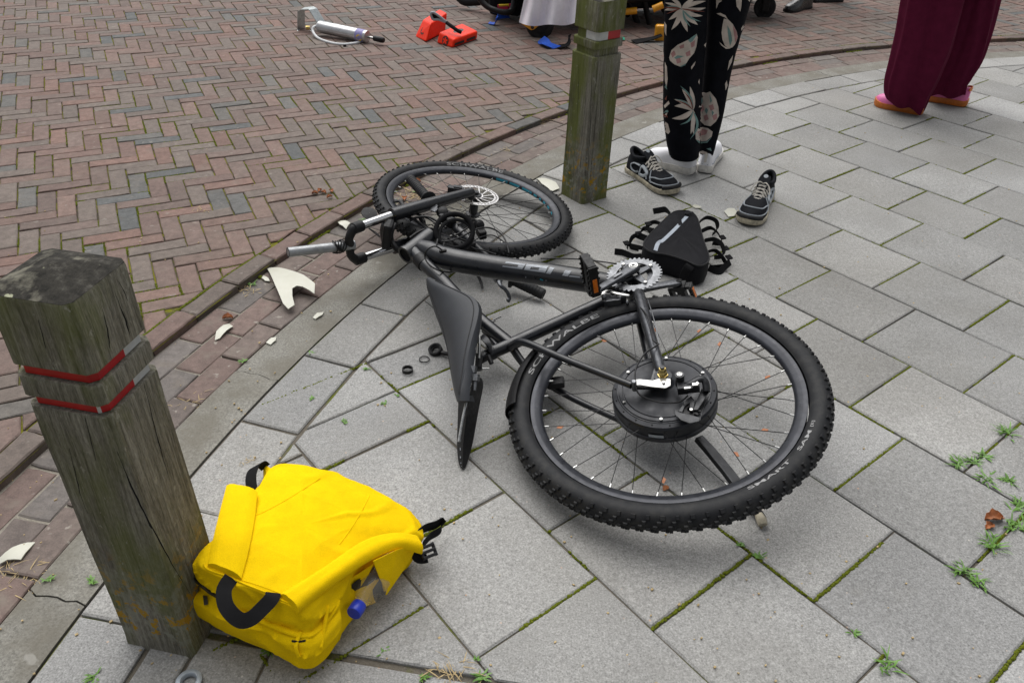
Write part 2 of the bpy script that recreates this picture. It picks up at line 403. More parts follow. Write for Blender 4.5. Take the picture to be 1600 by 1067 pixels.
def text2d(body, bold=0.0, shear=0.0):
    cu = bpy.data.curves.new('txt', 'FONT'); cu.body = body; cu.size = 1.0; cu.offset = bold; cu.shear = shear; cu.resolution_u = 3
    ob = bpy.data.objects.new('txt', cu); COL.objects.link(ob)
    dg = bpy.context.evaluated_depsgraph_get(); me = bpy.data.meshes.new_from_object(ob.evaluated_get(dg))
    vs = [(v.co.x, v.co.y) for v in me.vertices]; fs = [tuple(p.vertices) for p in me.polygons]
    bpy.data.objects.remove(ob); bpy.data.meshes.remove(me); bpy.data.curves.remove(cu)
    x0 = min(v[0] for v in vs); x1 = max(v[0] for v in vs); y0 = min(v[1] for v in vs); y1 = max(v[1] for v in vs)
    return [((x-x0)/(x1-x0), (y-y0)/(y1-y0)) for x, y in vs], fs, (x1-x0)/(y1-y0)
def quadmap(vs, q):
    """unit square -> four picture points (bl, br, tr, tl)"""
    return [tuple((q[0][k]*(1-x)+q[1][k]*x)*(1-y)+(q[3][k]*(1-x)+q[2][k]*x)*y for k in (0, 1)) for x, y in vs]
def subdiv_poly(poly, step):
    """polygon (2d) -> triangulated, refined mesh of 2d points"""
    bm = bmesh.new(); f = bm.faces.new([bm.verts.new((x, y, 0)) for x, y in poly])
    bmesh.ops.triangulate(bm, faces=bm.faces[:])
    for _ in range(5):
        es = [e for e in bm.edges if e.calc_length() > step]
        if not es: break
        bmesh.ops.subdivide_edges(bm, edges=es, cuts=1, use_grid_fill=False)
        bmesh.ops.triangulate(bm, faces=bm.faces[:])
    bm.verts.ensure_lookup_table(); bm.verts.index_update()
    vs = [(v.co.x, v.co.y) for v in bm.verts]; fs = [tuple(v.index for v in f.verts) for f in bm.faces]; bm.free()
    return vs, fs
def print_on(mb, bvh, vs, fs, off=0.0012, maxd=None):
    """lay flat print onto the surface a sight line meets"""
    pts = []; ok = []
    for x, y in vs:
        d = ray(x, y).normalized(); h = bvh.ray_cast(CAM, d)
        if h[0] is None: pts.append(Vec()); ok.append(False)
        else:
            n = h[1] if h[1].dot(d) < 0 else -h[1]
            pts.append(h[0]+n*off); ok.append(True)
    good = []
    for f in fs:
        if all(ok[i] for i in f):
            L = max((pts[f[i]]-pts[f[i-1]]).length for i in range(len(f)))
            if L < (maxd or 0.05): good.append(f)
    mb.add(pts, good)
def clip(poly, nx, ny, d):
    """keep the part of poly with nx*x+ny*y <= d"""
    out = []
    for i in range(len(poly)):
        a = poly[i]; b = poly[(i+1) % len(poly)]; da = nx*a[0]+ny*a[1]-d; db = nx*b[0]+ny*b[1]-d
        if da <= 0: out.append(a)
        if (da < 0 < db) or (db < 0 < da):
            t = da/(da-db); out.append((a[0]+(b[0]-a[0])*t, a[1]+(b[1]-a[1])*t))
    return out
def area(p): return 0.5*sum(p[i][0]*p[(i+1) % len(p)][1]-p[(i+1) % len(p)][0]*p[i][1] for i in range(len(p)))
def shrink(p, g):
    """inset convex polygon by g"""
    if area(p) < 0: p = p[::-1]
    q = list(p)
    for i in range(len(p)):
        a = p[i]; b = p[(i+1) % len(p)]; dx, dy = b[0]-a[0], b[1]-a[1]; L = hypot(dx, dy)
        if L < 1e-6: continue
        nx, ny = dy/L, -dx/L; q = clip(q, nx, ny, nx*a[0]+ny*a[1]-g)
        if len(q) < 3: return []
    # drop near-duplicate points
    r = []
    for pt in q:
        if not r or hypot(pt[0]-r[-1][0], pt[1]-r[-1][1]) > 0.002: r.append(pt)
    if len(r) > 2 and hypot(r[0][0]-r[-1][0], r[0][1]-r[-1][1]) < 0.002: r.pop()
    return r
def paver(mb, poly, z, depth, ch, rough=0.0, zt=(0, 0)):
    """one paving piece: convex outline, chamfered rim; zt tilts it"""
    if area(poly) < 0: poly = poly[::-1]
    if rough:
        q = []
        for i in range(len(poly)):
            a = poly[i]; b = poly[(i+1) % len(poly)]
            q.append((a[0]+random.uniform(-rough, rough), a[1]+random.uniform(-rough, rough)))
            if hypot(a[0]-b[0], a[1]-b[1]) > 0.03:
                for t in (0.33, 0.67): q.append((a[0]*(1-t)+b[0]*t+random.uniform(-rough, rough), a[1]*(1-t)+b[1]*t+random.uniform(-rough, rough)))
        poly = q
    cx = sum(p[0] for p in poly)/len(poly); cy = sum(p[1] for p in poly)/len(poly)
    n = len(poly)
    def zz(p): return z+(p[0]-cx)*zt[0]+(p[1]-cy)*zt[1]
    def inn(p, g):
        dx, dy = p[0]-cx, p[1]-cy; L = hypot(dx, dy); return (p[0]-dx/L*g, p[1]-dy/L*g)
    vs = [(p[0], p[1], z-depth) for p in poly] + [(p[0], p[1], zz(p)-ch*0.9) for p in poly]
    q1 = [inn(p, ch*1.4) for p in poly]
    vs += [(p[0], p[1], zz(p)) for p in q1]
    fs = [tuple(2*n+k for k in range(n))]
    for k in range(n):
        k2 = (k+1) % n
        fs.append((k, k2, n+k2, n+k)); fs.append((n+k, n+k2, 2*n+k2, 2*n+k))
    mb.add(vs, fs)
def inframe(p, m=12):
    d = Vec(p)-CAM
    if d.dot(CF) < 0.1: return False
    x, y = PX(p); return -m < x < 1600+m and -m < y < 1067+m
def shade(c, a, b): 
    f = random.uniform(a, b); return tuple(x*f for x in c)

# ------------------------------------------------------------------ the ground: arc-edged road, gutter, kerb, pavement
CC = (4.59, 0.0)
R_ROAD, R_BAND, R_SLAB, R_ROW = 5.85, 5.597, 5.468, 5.305
Z_ROAD, Z_GUT, Z_KERB = 0.010, -0.011, -0.003
def arc(R, a): return (CC[0]+R*cos(a), CC[1]+R*sin(a))
def ang(p): return atan2(p[1]-CC[1], p[0]-CC[0])
A0, A1 = radians(188), radians(62)      # from behind the camera round to the far right
def sheet_ring(mb, R0, R1, z, a0, a1, n=80):
    vs = []; fs = []
    for i in range(n+1):
        a = a0+(a1-a0)*i/n
        vs += [(*arc(R0, a), z), (*arc(R1, a), z)]
    for i in range(n): fs.append((2*i, 2*i+1, 2*i+3, 2*i+2))
    mb.add(vs, fs)
def setting(mb, name, mats, **kw):
    o = build(mb, name, mats, None, **kw); o['kind'] = 'structure'; return o
# bedding sheets
ground = MB(); ground.add([(-300, -300, -0.10), (300, -300, -0.10), (300, 300, -0.10), (-300, 300, -0.10)], [(0, 1, 2, 3)])
setting(ground, 'ground', 'road_joint', smooth=False)
rb = MB(); sheet_ring(rb, R_ROAD-0.002, 30, Z_ROAD-0.0062, A0, A1)
road = setting(rb, 'road', 'road_joint', smooth=False)
gb = MB(); sheet_ring(gb, R_BAND, R_ROAD+0.02, Z_GUT-0.004, A0, A1)
gutter = setting(gb, 'gutter', 'gutter_joint', smooth=False)
kb = MB(); sheet_ring(kb, R_SLAB-0.01, R_BAND, Z_KERB-0.03, A0, A1)
kerb = setting(kb, 'kerb', 'joint', smooth=False)
pb = MB()
pv = [(*arc(R_SLAB, A0+(A1-A0)*i/80), -0.0065) for i in range(81)]
pb.add(pv+[(12, 4.9, -0.0065), (12, -4, -0.0065), (-0.9, -4, -0.0065)], [tuple(range(84))])
pavement = setting(pb, 'pavement', 'joint', smooth=False)

RED = [(0.166, 0.107, 0.090), (0.156, 0.106, 0.091), (0.168, 0.113, 0.094), (0.140, 0.102, 0.088), (0.155, 0.111, 0.095), (0.176, 0.108, 0.088)]
GREY = [(0.112, 0.108, 0.101), (0.122, 0.114, 0.104), (0.096, 0.099, 0.098)]
def brick_col(pg=0.085):
    if random.random() < pg: return shade(random.choice(GREY), 0.9, 1.12)
    if random.random() < 0.35: return shade((0.142, 0.114, 0.098), 0.92, 1.12)
    return shade(random.choice(RED), 0.85, 1.12)
pieces = []   # herringbone road
BP, BL = 0.06426, 0.18401; BT = radians(26.656); BO = (-1.43955, 2.90451)
def bw(x, y): return (BO[0]+x*cos(BT)-y*sin(BT), BO[1]+x*sin(BT)+y*cos(BT))
def road_piece(rect):
    poly = [bw(*q) for q in rect]
    cx = sum(p[0] for p in poly)/4; cy = sum(p[1] for p in poly)/4
    if not (-5.2 < cx < 6.5 and 0.3 < cy < 8.6): return
    r = hypot(cx-CC[0], cy-CC[1])
    if r < R_ROAD: return
    a = ang((cx, cy))
    # keep the part outside the edge course
    poly = clip(poly, -cos(a), -sin(a), -(CC[0]*cos(a)+CC[1]*sin(a)+R_ROAD+0.070))
    if len(poly) < 3: return
    poly = shrink(poly, 0.0022)
    if len(poly) < 3 or abs(area(poly)) < 0.0012: return
    pieces.append((poly, (cx, cy)))
for i in range(-130, 130):
    for j in range(-60, 60):
        x = i*BP+j*(BP-BL); y = -i*BP-j*(BL+BP)
        c_ = bw(x, y)
        if not (-5.6 < c_[0] < 6.9 and 0 < c_[1] < 9): continue
        road_piece([(x, y), (x+BL, y), (x+BL, y+BP), (x, y+BP)])
        road_piece([(x, y-BL), (x+BP, y-BL), (x+BP, y), (x, y)])
def dist_cam(c): return (Vec((c[0], c[1], 0))-CAM).length
vis = [p for p in pieces if inframe((*p[1], Z_ROAD))]
vis.sort(key=lambda p: dist_cam(p[1])); near = set(id(p) for p in vis[:300])
rest = MB(); rest_t = []
for p in pieces:
    poly, c_ = p; t = brick_col()
    dd = hypot(c_[0]-CC[0], c_[1]-CC[1])-R_ROAD
    if dd < 0.5: t = tuple(x*0.85+y*0.15 for x, y in zip(t, (0.17, 0.14, 0.115)))
    z = Z_ROAD+random.uniform(-0.0018, 0.0018); tilt = (random.uniform(-0.012, 0.012), random.uniform(-0.012, 0.012))
    if id(p) in near:
        mb = MB(); paver(mb, poly, z, 0.03, 0.0028, 0.0013, tilt)
        build(mb, 'brick', 'brick', road, smooth=False, tint=t)
    else:
        b0 = len(rest.v); paver(rest, poly, z, 0.03, 0.0028, 0.0013, tilt); rest_t += [t]*(len(rest.v)-b0)
o = build(rest, 'brick_field', 'brick', road, smooth=False, tint=rest_t, kind='stuff')
# edge course of the road: bricks laid along the arc, a step above the gutter
a = A0; L = 0.188; pitch = L/R_ROAD
far = MB(); far_t = []
while a > A1:
    a2 = a-pitch; g = 0.0022
    poly = [arc(R_ROAD, a-g/R_ROAD), arc(R_ROAD, a2+g/R_ROAD), arc(R_ROAD+0.066, a2+g/R_ROAD), arc(R_ROAD+0.066, a-g/R_ROAD)]
    c_ = arc(R_ROAD+0.03, (a+a2)/2); t = tuple(x*0.9 for x in brick_col(0.04))
    mb = MB(); paver(mb, poly, Z_ROAD+0.001+random.uniform(-0.002, 0.002), 0.06, 0.004, 0.0018, (random.uniform(-0.015, 0.015), random.uniform(-0.015, 0.015)))
    if inframe((*c_, Z_ROAD), 40): build(mb, 'edge_brick', 'brick', road, smooth=False, tint=t)
    else: far_t += [t]*len(mb.v); far.add(mb.v, mb.f)
    a = a2
build(far, 'edge_bricks_beyond', 'brick', road, smooth=False, tint=far_t, kind='stuff')
# gutter bricks, lengthwise rows
far = MB(); far_t = []; nrow = 3; wr = (R_ROAD-0.004-R_BAND-0.003)/nrow
for r in range(nrow):
    R = R_BAND+0.003+r*wr; a = A0-random.random()*0.03
    while a > A1:
        L = 0.185+random.uniform(-0.012, 0.012); a2 = a-L/R; g = 0.0038
        poly = [arc(R+g*0.7, a-g/R), arc(R+g*0.7, a2+g/R), arc(R+wr-g*0.7, a2+g/R), arc(R+wr-g*0.7, a-g/R)]
        c_ = arc(R+wr/2, (a+a2)/2); t = shade(random.choice([(0.150, 0.117, 0.102), (0.148, 0.121, 0.108), (0.158, 0.112, 0.097), (0.140, 0.124, 0.114)]), 0.85, 1.1)
        mb = MB(); paver(mb, poly, Z_GUT+random.uniform(-0.002, 0.002)+(0.004 if r == 0 else 0), 0.03, 0.003, 0.0016, (random.uniform(-0.012, 0.012), random.uniform(-0.012, 0.012)))
        if inframe((*c_, Z_GUT), 30): build(mb, 'gutter_brick', 'gutter_brick', gutter, smooth=False, tint=t)
        else: far_t += [t]*len(mb.v); far.add(mb.v, mb.f)
        a = a2
build(far, 'gutter_bricks_beyond', 'gutter_brick', gutter, smooth=False, tint=far_t, kind='stuff')
# kerb: flush concrete lengths with ragged, cracked butt joints
cuts = [A0]
JA = [ang(G(400, 585)), ang(G(100, 935))]
a = JA[1]+1.0/R_BAND*3
allc = sorted([JA[1], JA[0]]+[JA[0]-1.0*k/R_BAND for k in range(1, 12)]+[JA[1]+1.0*k/R_BAND for k in range(1, 4)], reverse=True)
allc = [x for x in allc if A1 < x < A0]; allc = [A0]+allc+[A1]
jag = [[random.uniform(-0.006, 0.006) for _ in range(7)] for _ in allc]
for k in range(len(allc)-1):
    s0, s1 = allc[k], allc[k+1]; n = 10; top = []
    outer = [arc(R_BAND-0.002, s0+(s1-s0)*i/n) for i in range(1, n)]
    inner = [arc(R_SLAB+0.003, s1+(s0-s1)*i/n) for i in range(1, n)]
    def edge(i, side):
        s = allc[i]; e = []
        for q in range(7):
            rr = R_SLAB+0.003+(R_BAND-R_SLAB-0.005)*q/6; e.append(arc(rr, s+(jag[i][q]+side*0.0018)/rr))
        return e
    poly = edge(k, -1) + outer + edge(k+1, 1)[::-1] + inner
    if area(poly) < 0: poly = poly[::-1]
    m = len(poly); zk = Z_KERB+random.uniform(-0.001, 0.001)
    mb = MB(); mb.add([(p[0], p[1], zk) for p in poly]+[(p[0], p[1], zk-0.035) for p in poly], [tuple(range(m))]+[(q, m+q, m+(q+1) % m, (q+1) % m) for q in range(m)])
    build(mb, 'kerb_stone', 'kerb', kerb, smooth=False, tint=shade((0.215, 0.208, 0.185), 0.94, 1.05))
# slabs
TH = radians(-50.1946); TA = Vec((cos(TH), sin(TH))); TB = Vec((-sin(TH), cos(TH))); TO = Vec((1.55092, 4.18429)); TL, TW = 0.30286, 0.30347
def tg(row, s): q = TO+TA*(s*TL/2)-TB*(row*TW); return (q.x, q.y)
slabs = []
def slab_tint(): return shade(random.choice([(0.320, 0.318, 0.308), (0.327, 0.326, 0.319), (0.314, 0.310, 0.298)]), 0.80, 1.10)
Q0 = G(300, 984); Q1 = G(781, 1067)
qd = Vec((Q1.x-Q0.x, Q1.y-Q0.y)).normalized(); qn = Vec((qd.y, -qd.x))      # points to the camera side
qoff = qn.x*Q0.x+qn.y*Q0.y
def clip_field(poly):
    cx = sum(p[0] for p in poly)/len(poly); cy = sum(p[1] for p in poly)/len(poly)
    if hypot(cx-CC[0], cy-CC[1]) > R_ROW-0.5:
        n = 90
        for i in range(n):
            a = A0+(A1-A0)*i/(n-1)
            poly = clip(poly, cos(a), sin(a), CC[0]*cos(a)+CC[1]*sin(a)+R_ROW-0.003)
            if len(poly) < 3: return []
    if cx < 0.4: poly = clip(poly, qn.x, qn.y, qoff-0.003)
    return poly
for row in range(-9, 24):
    cutsr = [s for s in range(-30, 45) if (s-row) % 2 == 0]
    if row == 9: cutsr = [s for s in cutsr if s != 3]+[4]
    if row == 10: cutsr = [s for s in cutsr if s != 4]+[5]
    if row == 11: cutsr = [5.5 if s == 5 else s for s in cutsr]
    cutsr.sort()
    for s0, s1 in zip(cutsr[:-1], cutsr[1:]):
        poly = [tg(row, s0), tg(row, s1), tg(row+1, s1), tg(row+1, s0)]
        cx = sum(p[0] for p in poly)/4; cy = sum(p[1] for p in poly)/4
        if not (-1.2 < cx < 5.2 and -0.2 < cy < 6.2): continue
        if hypot(cx-CC[0], cy-CC[1]) > R_ROW+0.25: continue
        poly = clip_field(poly)
        if len(poly) < 3 or abs(area(poly)) < 0.0015: continue
        slabs.append(poly)
# border row along the kerb
JB = [ang(G(375, 655)), ang(G(484, 554)), ang(G(567, 475))]
st = (JB[0]-JB[2])/2; a = JB[0]+st*4
while a > A1:
    a2 = a-st
    slabs.append([arc(R_ROW+0.003, a), arc(R_ROW+0.003, a2), arc(R_SLAB-0.002, a2), arc(R_SLAB-0.002, (a+a2)/2), arc(R_SLAB-0.002, a)])
    a = a2
# slabs of the row below the cut line, in front of the post
def below(xa, xb, d0=0.005, d1=0.30):
    pa, pb_ = G(*xa), G(*xb)
    ta = (Vec((pa.x, pa.y))-Vec((Q0.x, Q0.y))).dot(qd); tb_ = (Vec((pb_.x, pb_.y))-Vec((Q0.x, Q0.y))).dot(qd)
    b = Vec((Q0.x, Q0.y)); return [tuple(b+qd*t+qn*d) for t, d in ((ta, d0), (tb_, d0), (tb_, d1), (ta, d1))]
for xa, xb in (((196, 965), (318, 988)), ((318, 988), (425, 1008)), ((425, 1008), (664, 1049)), ((664, 1049), (860, 1080)), ((860, 1080), (1060, 1110))):
    poly = below(xa, xb)
    n = 90
    for i in range(n):
        a_ = A0+(A1-A0)*i/(n-1); poly = clip(poly, cos(a_), sin(a_), CC[0]*cos(a_)+CC[1]*sin(a_)+R_ROW-0.003)
        if len(poly) < 3: break
    if len(poly) >= 3: slabs.append(poly)
# the post stands in a hole in the paving
NB_C = Vec((-0.607, 0.944)); FB_C = Vec((0.258, 2.931))
far = MB(); far_t = []
for poly in slabs:
    poly = shrink(poly, 0.0027)
    if len(poly) < 3: continue
    cx = sum(p[0] for p in poly)/len(poly); cy = sum(p[1] for p in poly)/len(poly)
    rot = random.uniform(-0.004, 0.004); dx, dy = random.uniform(-0.001, 0.001), random.uniform(-0.001, 0.001)
    poly = [(cx+(x-cx)*cos(rot)-(y-cy)*sin(rot)+dx, cy+(x-cx)*sin(rot)+(y-cy)*cos(rot)+dy) for x, y in poly]
    mb = MB(); paver(mb, poly, random.uniform(-0.0022, 0.0022), 0.04, 0.0032, 0.0006, (random.uniform(-0.006, 0.006), random.uniform(-0.006, 0.006)))
    t = slab_tint()
    if any(inframe((*p, 0)) for p in poly): build(mb, 'paving_slab', 'slab', pavement, smooth=False, tint=t)
    else: far_t += [t]*len(mb.v); far.add(mb.v, mb.f)
build(far, 'slabs_beyond', 'slab', pavement, smooth=False, tint=far_t, kind='stuff')

# ------------------------------------------------------------------ bollards
def bollard(c, rot, side, zs, tilt, label, mat, tapes, group, gh=.0145):
    """square oak post with chamfered edges, two sawn grooves, shallow pyramid top; tilt = shift of the top in x, y"""
    zsh = zs; g1 = 0.612; g2 = 0.558
    root = thing('bollard', label, 'bollard', (c.x, c.y, 0), group)
    def ring(z, half, ch, jit=0.0):
        pts = []
        for (sx, sy) in ((1, -1), (1, 1), (-1, 1), (-1, -1)):
            p1 = (sx*half, sy*(half-ch)); p2 = (sx*(half-ch), sy*half)
            pts += [p1, p2] if sx*sy > 0 else [p2, p1]
        out = []
        for x, y in pts:
            x += random.uniform(-jit, jit); y += random.uniform(-jit, jit)
            f = z/zsh; out.append(Vec((c.x+x*cos(rot)-y*sin(rot)+tilt[0]*f, c.y+x*sin(rot)+y*cos(rot)+tilt[1]*f, z)))
        return out
    h = side/2
    lv = [(-0.06, h*1.02), (0.0, h*1.02), (0.03, h*1.01), (0.12, h), (0.25, h*0.995), (0.4, h*0.99), (0.5, h*0.985), (g2-min(gh, .0115)-.0035, h*0.985), (g2-min(gh, .0115)-.001, h*0.965), (g2-min(gh, .0115), h-0.010), (g2+min(gh, .0115), h-0.010), (g2+min(gh, .0115)+.001, h*0.965), (g2+min(gh, .0115)+.0035, h*0.985),
          (g1-gh-.0035, h*0.985), (g1-gh-.001, h*0.965), (g1-gh, h-0.010), (g1+gh, h-0.010), (g1+gh+.001, h*0.965), (g1+gh+.0035, h*0.985), (0.67, h*0.985), (zsh-0.004, h*0.985), (zsh, h*0.965)]
    mb = MB(); mb.rings([ring(z, hh, 0.010, 0.0008) for z, hh in lv], cap1=False)
    build(mb, 'post', mat, root, smooth=30); bvp = mb.bvh()
    top = ring(zsh, h*0.965, 0.010); apex = Vec((c.x+tilt[0]*1.03, c.y+tilt[1]*1.03, zsh+0.020))
    mb = MB(); mb.add([p+Vec((0, 0, 0.0004)) for p in top]+[apex], [(k, (k+1) % 8, 8) for k in range(8)])
    build(mb, 'cap', 'wood_end', root, smooth=False)
    # reflective tape lying in the grooves, red with white lengths
    for gz, segs in tapes:
        rg = [ring(gz+d, h-0.0082, 0.010) for d in (-gh+.001, gh-.001)]
        for (k0, f0, k1, f1, m) in segs:
            mb = MB(); n = 8; path = []
            t = k0+f0
            stops = [t]+[q for q in range(k0+1, k1+1) if q < k1+f1]+[k1+f1]
            vs = []
            for q in stops:
                i = int(q) % 8; f = q-int(q)
                for r_ in rg: vs.append(r_[i].lerp(r_[(i+1) % 8], f))
            mb.add(vs, [(2*i, 2*i+2, 2*i+3, 2*i+1) for i in range(len(stops)-1)])
            build(mb, 'tape', m, root, smooth=False)
    return root, bvp
# near post: edges 7->0 is the camera-side face, 1->2 the right one
NEARP = bollard(NB_C, radians(-10.7), 0.136, 0.735, (-0.022, 0.010), 'weathered wooden post with two red tape bands leaning beside yellow backpack', 'wood',
        [(0.612, [(5, 0.6, 9, 0.6, 'tape_red'), (9, 0.6, 10, 0.0, 'tape_white')]), (0.558, [(5, 0.6, 7, 0.97, 'tape_red'), (7, 0.97, 8, 0.2, 'tape_white'), (8, 0.2, 9, 0.6, 'tape_red'), (9, 0.6, 10, 0.0, 'tape_white')])], 'wooden bollards on the pavement edge', .0085)
FARP = bollard(FB_C, radians(38), 0.132, 0.725, (0.004, 0.0), 'mossy green wooden post with one red and white band behind front wheel', 'wood2',
        [(0.612, [(5, 0.5, 7, 0.40, 'tape_white'), (7, 0.40, 10, 0.0, 'tape_red')])], 'wooden bollards on the pavement edge')

def crack_line(root, bv, pts, w_):
    P_ = []
    for i in range(len(pts)*6-5):
        k0 = i//6; f = (i % 6)/6; a_ = pts[k0]; b_ = pts[min(k0+1, len(pts)-1)]; x = a_[0]+(b_[0]-a_[0])*f+random.uniform(-.5, .5); y = a_[1]+(b_[1]-a_[1])*f
        d = ray(x, y).normalized(); h = bv.ray_cast(CAM, d)
        if h[0]: P_.append(h[0]-d*.0006)
    n_ = len(P_)
    if n_ < 3: return
    mb = MB(); mb.vribbon(P_, [max(.0004, w_*sin(pi*(i+.5)/n_)*random.uniform(.6, 1.2)) for i in range(n_)], .0004); build(mb, 'crack', 'dark', root, smooth=False)
for r_, cr in ((NEARP, [([(108, 700), (125, 770), (142, 815)], .0012), ([(183, 705), (205, 760), (235, 820), (268, 880), (296, 925)], .0028), ([(155, 470), (168, 515), (172, 545)], .002), ([(178, 455), (196, 500), (203, 525)], .0022), ([(186, 440), (200, 470)], .0014), ([(60, 500), (72, 545)], .0012), ([(225, 600), (245, 680), (262, 740)], .0014), ([(130, 640), (150, 720)], .0012)]),
               (FARP, [([(925, 100), (922, 200), (918, 290)], .0016), ([(905, 100), (902, 180)], .0012), ([(940, 110), (936, 230)], .0012), ([(890, 120), (884, 250)], .001)])):
    for pts, w_ in cr: crack_line(r_[0], r_[1], pts, w_)
# ------------------------------------------------------------------ yellow backpack
def ringpx(L): return [G(*q) for q in L]
bp = thing('backpack', 'bright yellow canvas backpack lying on its front beside the near post', 'backpack', G(480, 930, 0))
r0 = ringpx([(334, 955, .006), (365, 982, .003), (412, 1002, .002), (483, 1032, .002), (535, 985, .002), (595, 916, .002), (640, 880, .004), (600, 850, .004), (530, 822, .004), (452, 812, .004), (392, 842, .004), (356, 900, .004)])
r1 = ringpx([(315, 937, .075), (352, 970, .05), (408, 998, .035), (485, 1034, .03), (543, 968, .035), (603, 898, .035), (652, 858, .04), (612, 822, .04), (535, 797, .04), (448, 786, .05), (400, 826, .06), (350, 882, .085)])
r2 = ringpx([(304, 905, .135), (346, 942, .115), (405, 968, .105), (480, 995, .09), (540, 935, .08), (602, 875, .07), (655, 836, .065), (614, 792, .075), (530, 762, .09), (437, 750, .10), (388, 800, .11), (328, 862, .165)])
r3 = ringpx([(310, 882, .185), (352, 908, .180), (412, 932, .168), (472, 951, .152), (532, 905, .128), (594, 856, .104), (648, 824, .085), (604, 775, .105), (515, 739, .138), (434, 727, .152), (394, 776, .160), (343, 832, .182)])
r4 = ringpx([(319, 881, .196), (357, 901, .190), (413, 924, .177), (468, 942, .160), (526, 898, .135), (586, 852, .111), (636, 821, .091), (598, 779, .111), (513, 743, .144), (437, 732, .158), (399, 780, .167), (349, 834, .189)])
cen = sum(r4, Vec())/12; cen.z = 0.172
r5 = [p.lerp(cen, 0.16)+Vec((0, 0, 0.004)) for p in r4]
r6 = [p.lerp(cen, 0.5)+Vec((0, 0, 0.008)) for p in r4]
NU = 160; NV = 64
rr = [catmull(r, NU) for r in (r0, r1, r2, r3, r4, r5, r6)]
# smooth between levels
lev = []
for u in range(NU): lev.append(catmull([r[u] for r in rr], NV, False))
body = MB(); rings_ = [[lev[u][q] for u in range(NU)] for q in range(NV)]
FL = [(290, 918), (345, 945), (395, 962), (468, 991), (488, 990), (510, 968), (540, 926), (600, 840)]
def foldy(x):
    for (a_, b_), (c_, d_) in zip(FL[:-1], FL[1:]):
        if a_ <= x <= c_: return b_+(d_-b_)*(x-a_)/(c_-a_)
    return 2000
def x_q(p): return PX(p)[0]
for q, r in enumerate(rings_):
    for u in range(NU):
        p = r[u]; side_ = max(0, 1-abs(q-22)/24.0); o_ = (Vec((p.x, p.y, 0))-Vec((cen.x, cen.y, 0))).normalized()
        rid = 1-2*abs(noise.noise(Vec((p.x*9, p.y*9, p.z*22))))          # slack folds on the flanks
        rid2 = 1-2*abs(noise.noise(Vec((p.x*16+3, p.y*16, p.z*10))))
        rid3 = max(0, 1-7*abs(noise.noise(Vec((p.x*11+p.z*16, p.y*11-p.z*9, p.z*5+7)))))
        nz = side_*(0.0065*rid+0.004*rid2+0.004*noise.noise(p*40)-.004+.008*rid3)
        top_ = max(0, (q-34)/30.0); nz2 = min(1, top_*3)*(.0045*max(0, 1-9*abs(noise.noise(Vec((p.x*6-p.y*4, p.y*7+p.x*3, 4)))))*(1 if x_q(p) > 470 else .35)+0.0025*(1-2*abs(noise.noise(Vec((p.x*7+p.y*5, p.y*3, 2)))))+.0012*noise.noise(p*45))
        x_, y_ = PX(p); fy = foldy(x_); d_ = y_-fy
        if q < 36 and -14 < d_ < 60 and x_ < 528: nz += .016*min(1, max(0, (d_+2)/4))*max(0, 1-max(0, d_-20)/45) - (.004 if -12 < d_ < -3 else 0)
        r[u] = p+o_*nz+Vec((0, 0, nz2))
body.rings(rings_, cap1=False); body.add(rings_[-1]+[cen+Vec((0, 0, 0.006))], [(k, (k+1) % NU, NU) for k in range(NU)])
build(body, 'main_body', 'yellow', bp, smooth=60)
bvb = body.bvh()
def on_bag(px, py, off=0.0):
    d = ray(px, py).normalized(); h = bvb.ray_cast(CAM, d)
    if h[0] is None: return G(px, py, 0.08)
    n = h[1] if h[1].dot(d) < 0 else -h[1]
    return h[0]+n*off
def padded(mb, edgeA, edgeB, thick, n=26, m=8):
    """cushioned strip between two edge lines (lists of points); domed top"""
    A_ = curve(edgeA, n); B_ = curve(edgeB, n); top = []
    for i in range(n):
        row = []
        t = (A_[min(i+1, n-1)]-A_[max(i-1, 0)]).normalized(); sd_ = (B_[i]-A_[i]); nn = sd_.cross(t).normalized()
        if nn.z < 0: nn = -nn
        for j in range(m+1):
            f = j/m; prof = (1-(2*f-1)**4); seam = 0.12*(1 if abs(f-0.32) < 0.07 else 0)
            row.append(A_[i].lerp(B_[i], f)+nn*(thick*(prof-seam)))
        row += [B_[i]-nn*0.004, A_[i]-nn*0.004]
        top.append(row)
    mb.rings(top)
# the shoulder strap folded flat at the left end
mb = MB(); padded(mb, [G(354, 758, .178), G(343, 800, .190)]+[on_bag(q[0], q[1], .006) for q in ((334, 850), (326, 884))], [G(402, 768, .178)]+[on_bag(q[0], q[1], .005) for q in ((398, 812), (389, 860), (378, 905))], 0.008)
build(mb, 'shoulder_strap', 'yellow', bp, smooth=50)
# the strap arching across the bottle pocket
ea = [on_bag(437, 930, .004), on_bag(500, 890, .004), on_bag(560, 852, .012), G(610, 834, .125), G(645, 836, .105)]
eb = [G(466, 956, .160), G(520, 913, .150), G(580, 873, .136), G(625, 857, .118), G(660, 864, .090)]
mb = MB(); padded(mb, ea, eb, 0.013, 30)
build(mb, 'shoulder_strap', 'yellow', bp, smooth=50)
# yellow tab and black loop at the far corner
mb = MB(); mb.plate([G(411, 724, .10), G(428, 734, .13), G(424, 760, .14), G(412, 760, .10)], Vec((0.3, -0.6, 0.7)).normalized(), 0.006)
build(mb, 'strap_tab', 'yellow', bp, smooth=False, bevel=0.002)
mb = MB(); mb.ribbon(curve([G(394, 768, .125), G(392, 745, .135), G(398, 730, .135), G(408, 725, .12), G(415, 730, .105)], 16), Vec((0.7, 0.5, 0.2)), 0.022)
build(mb, 'webbing', 'webbing', bp, smooth=True)
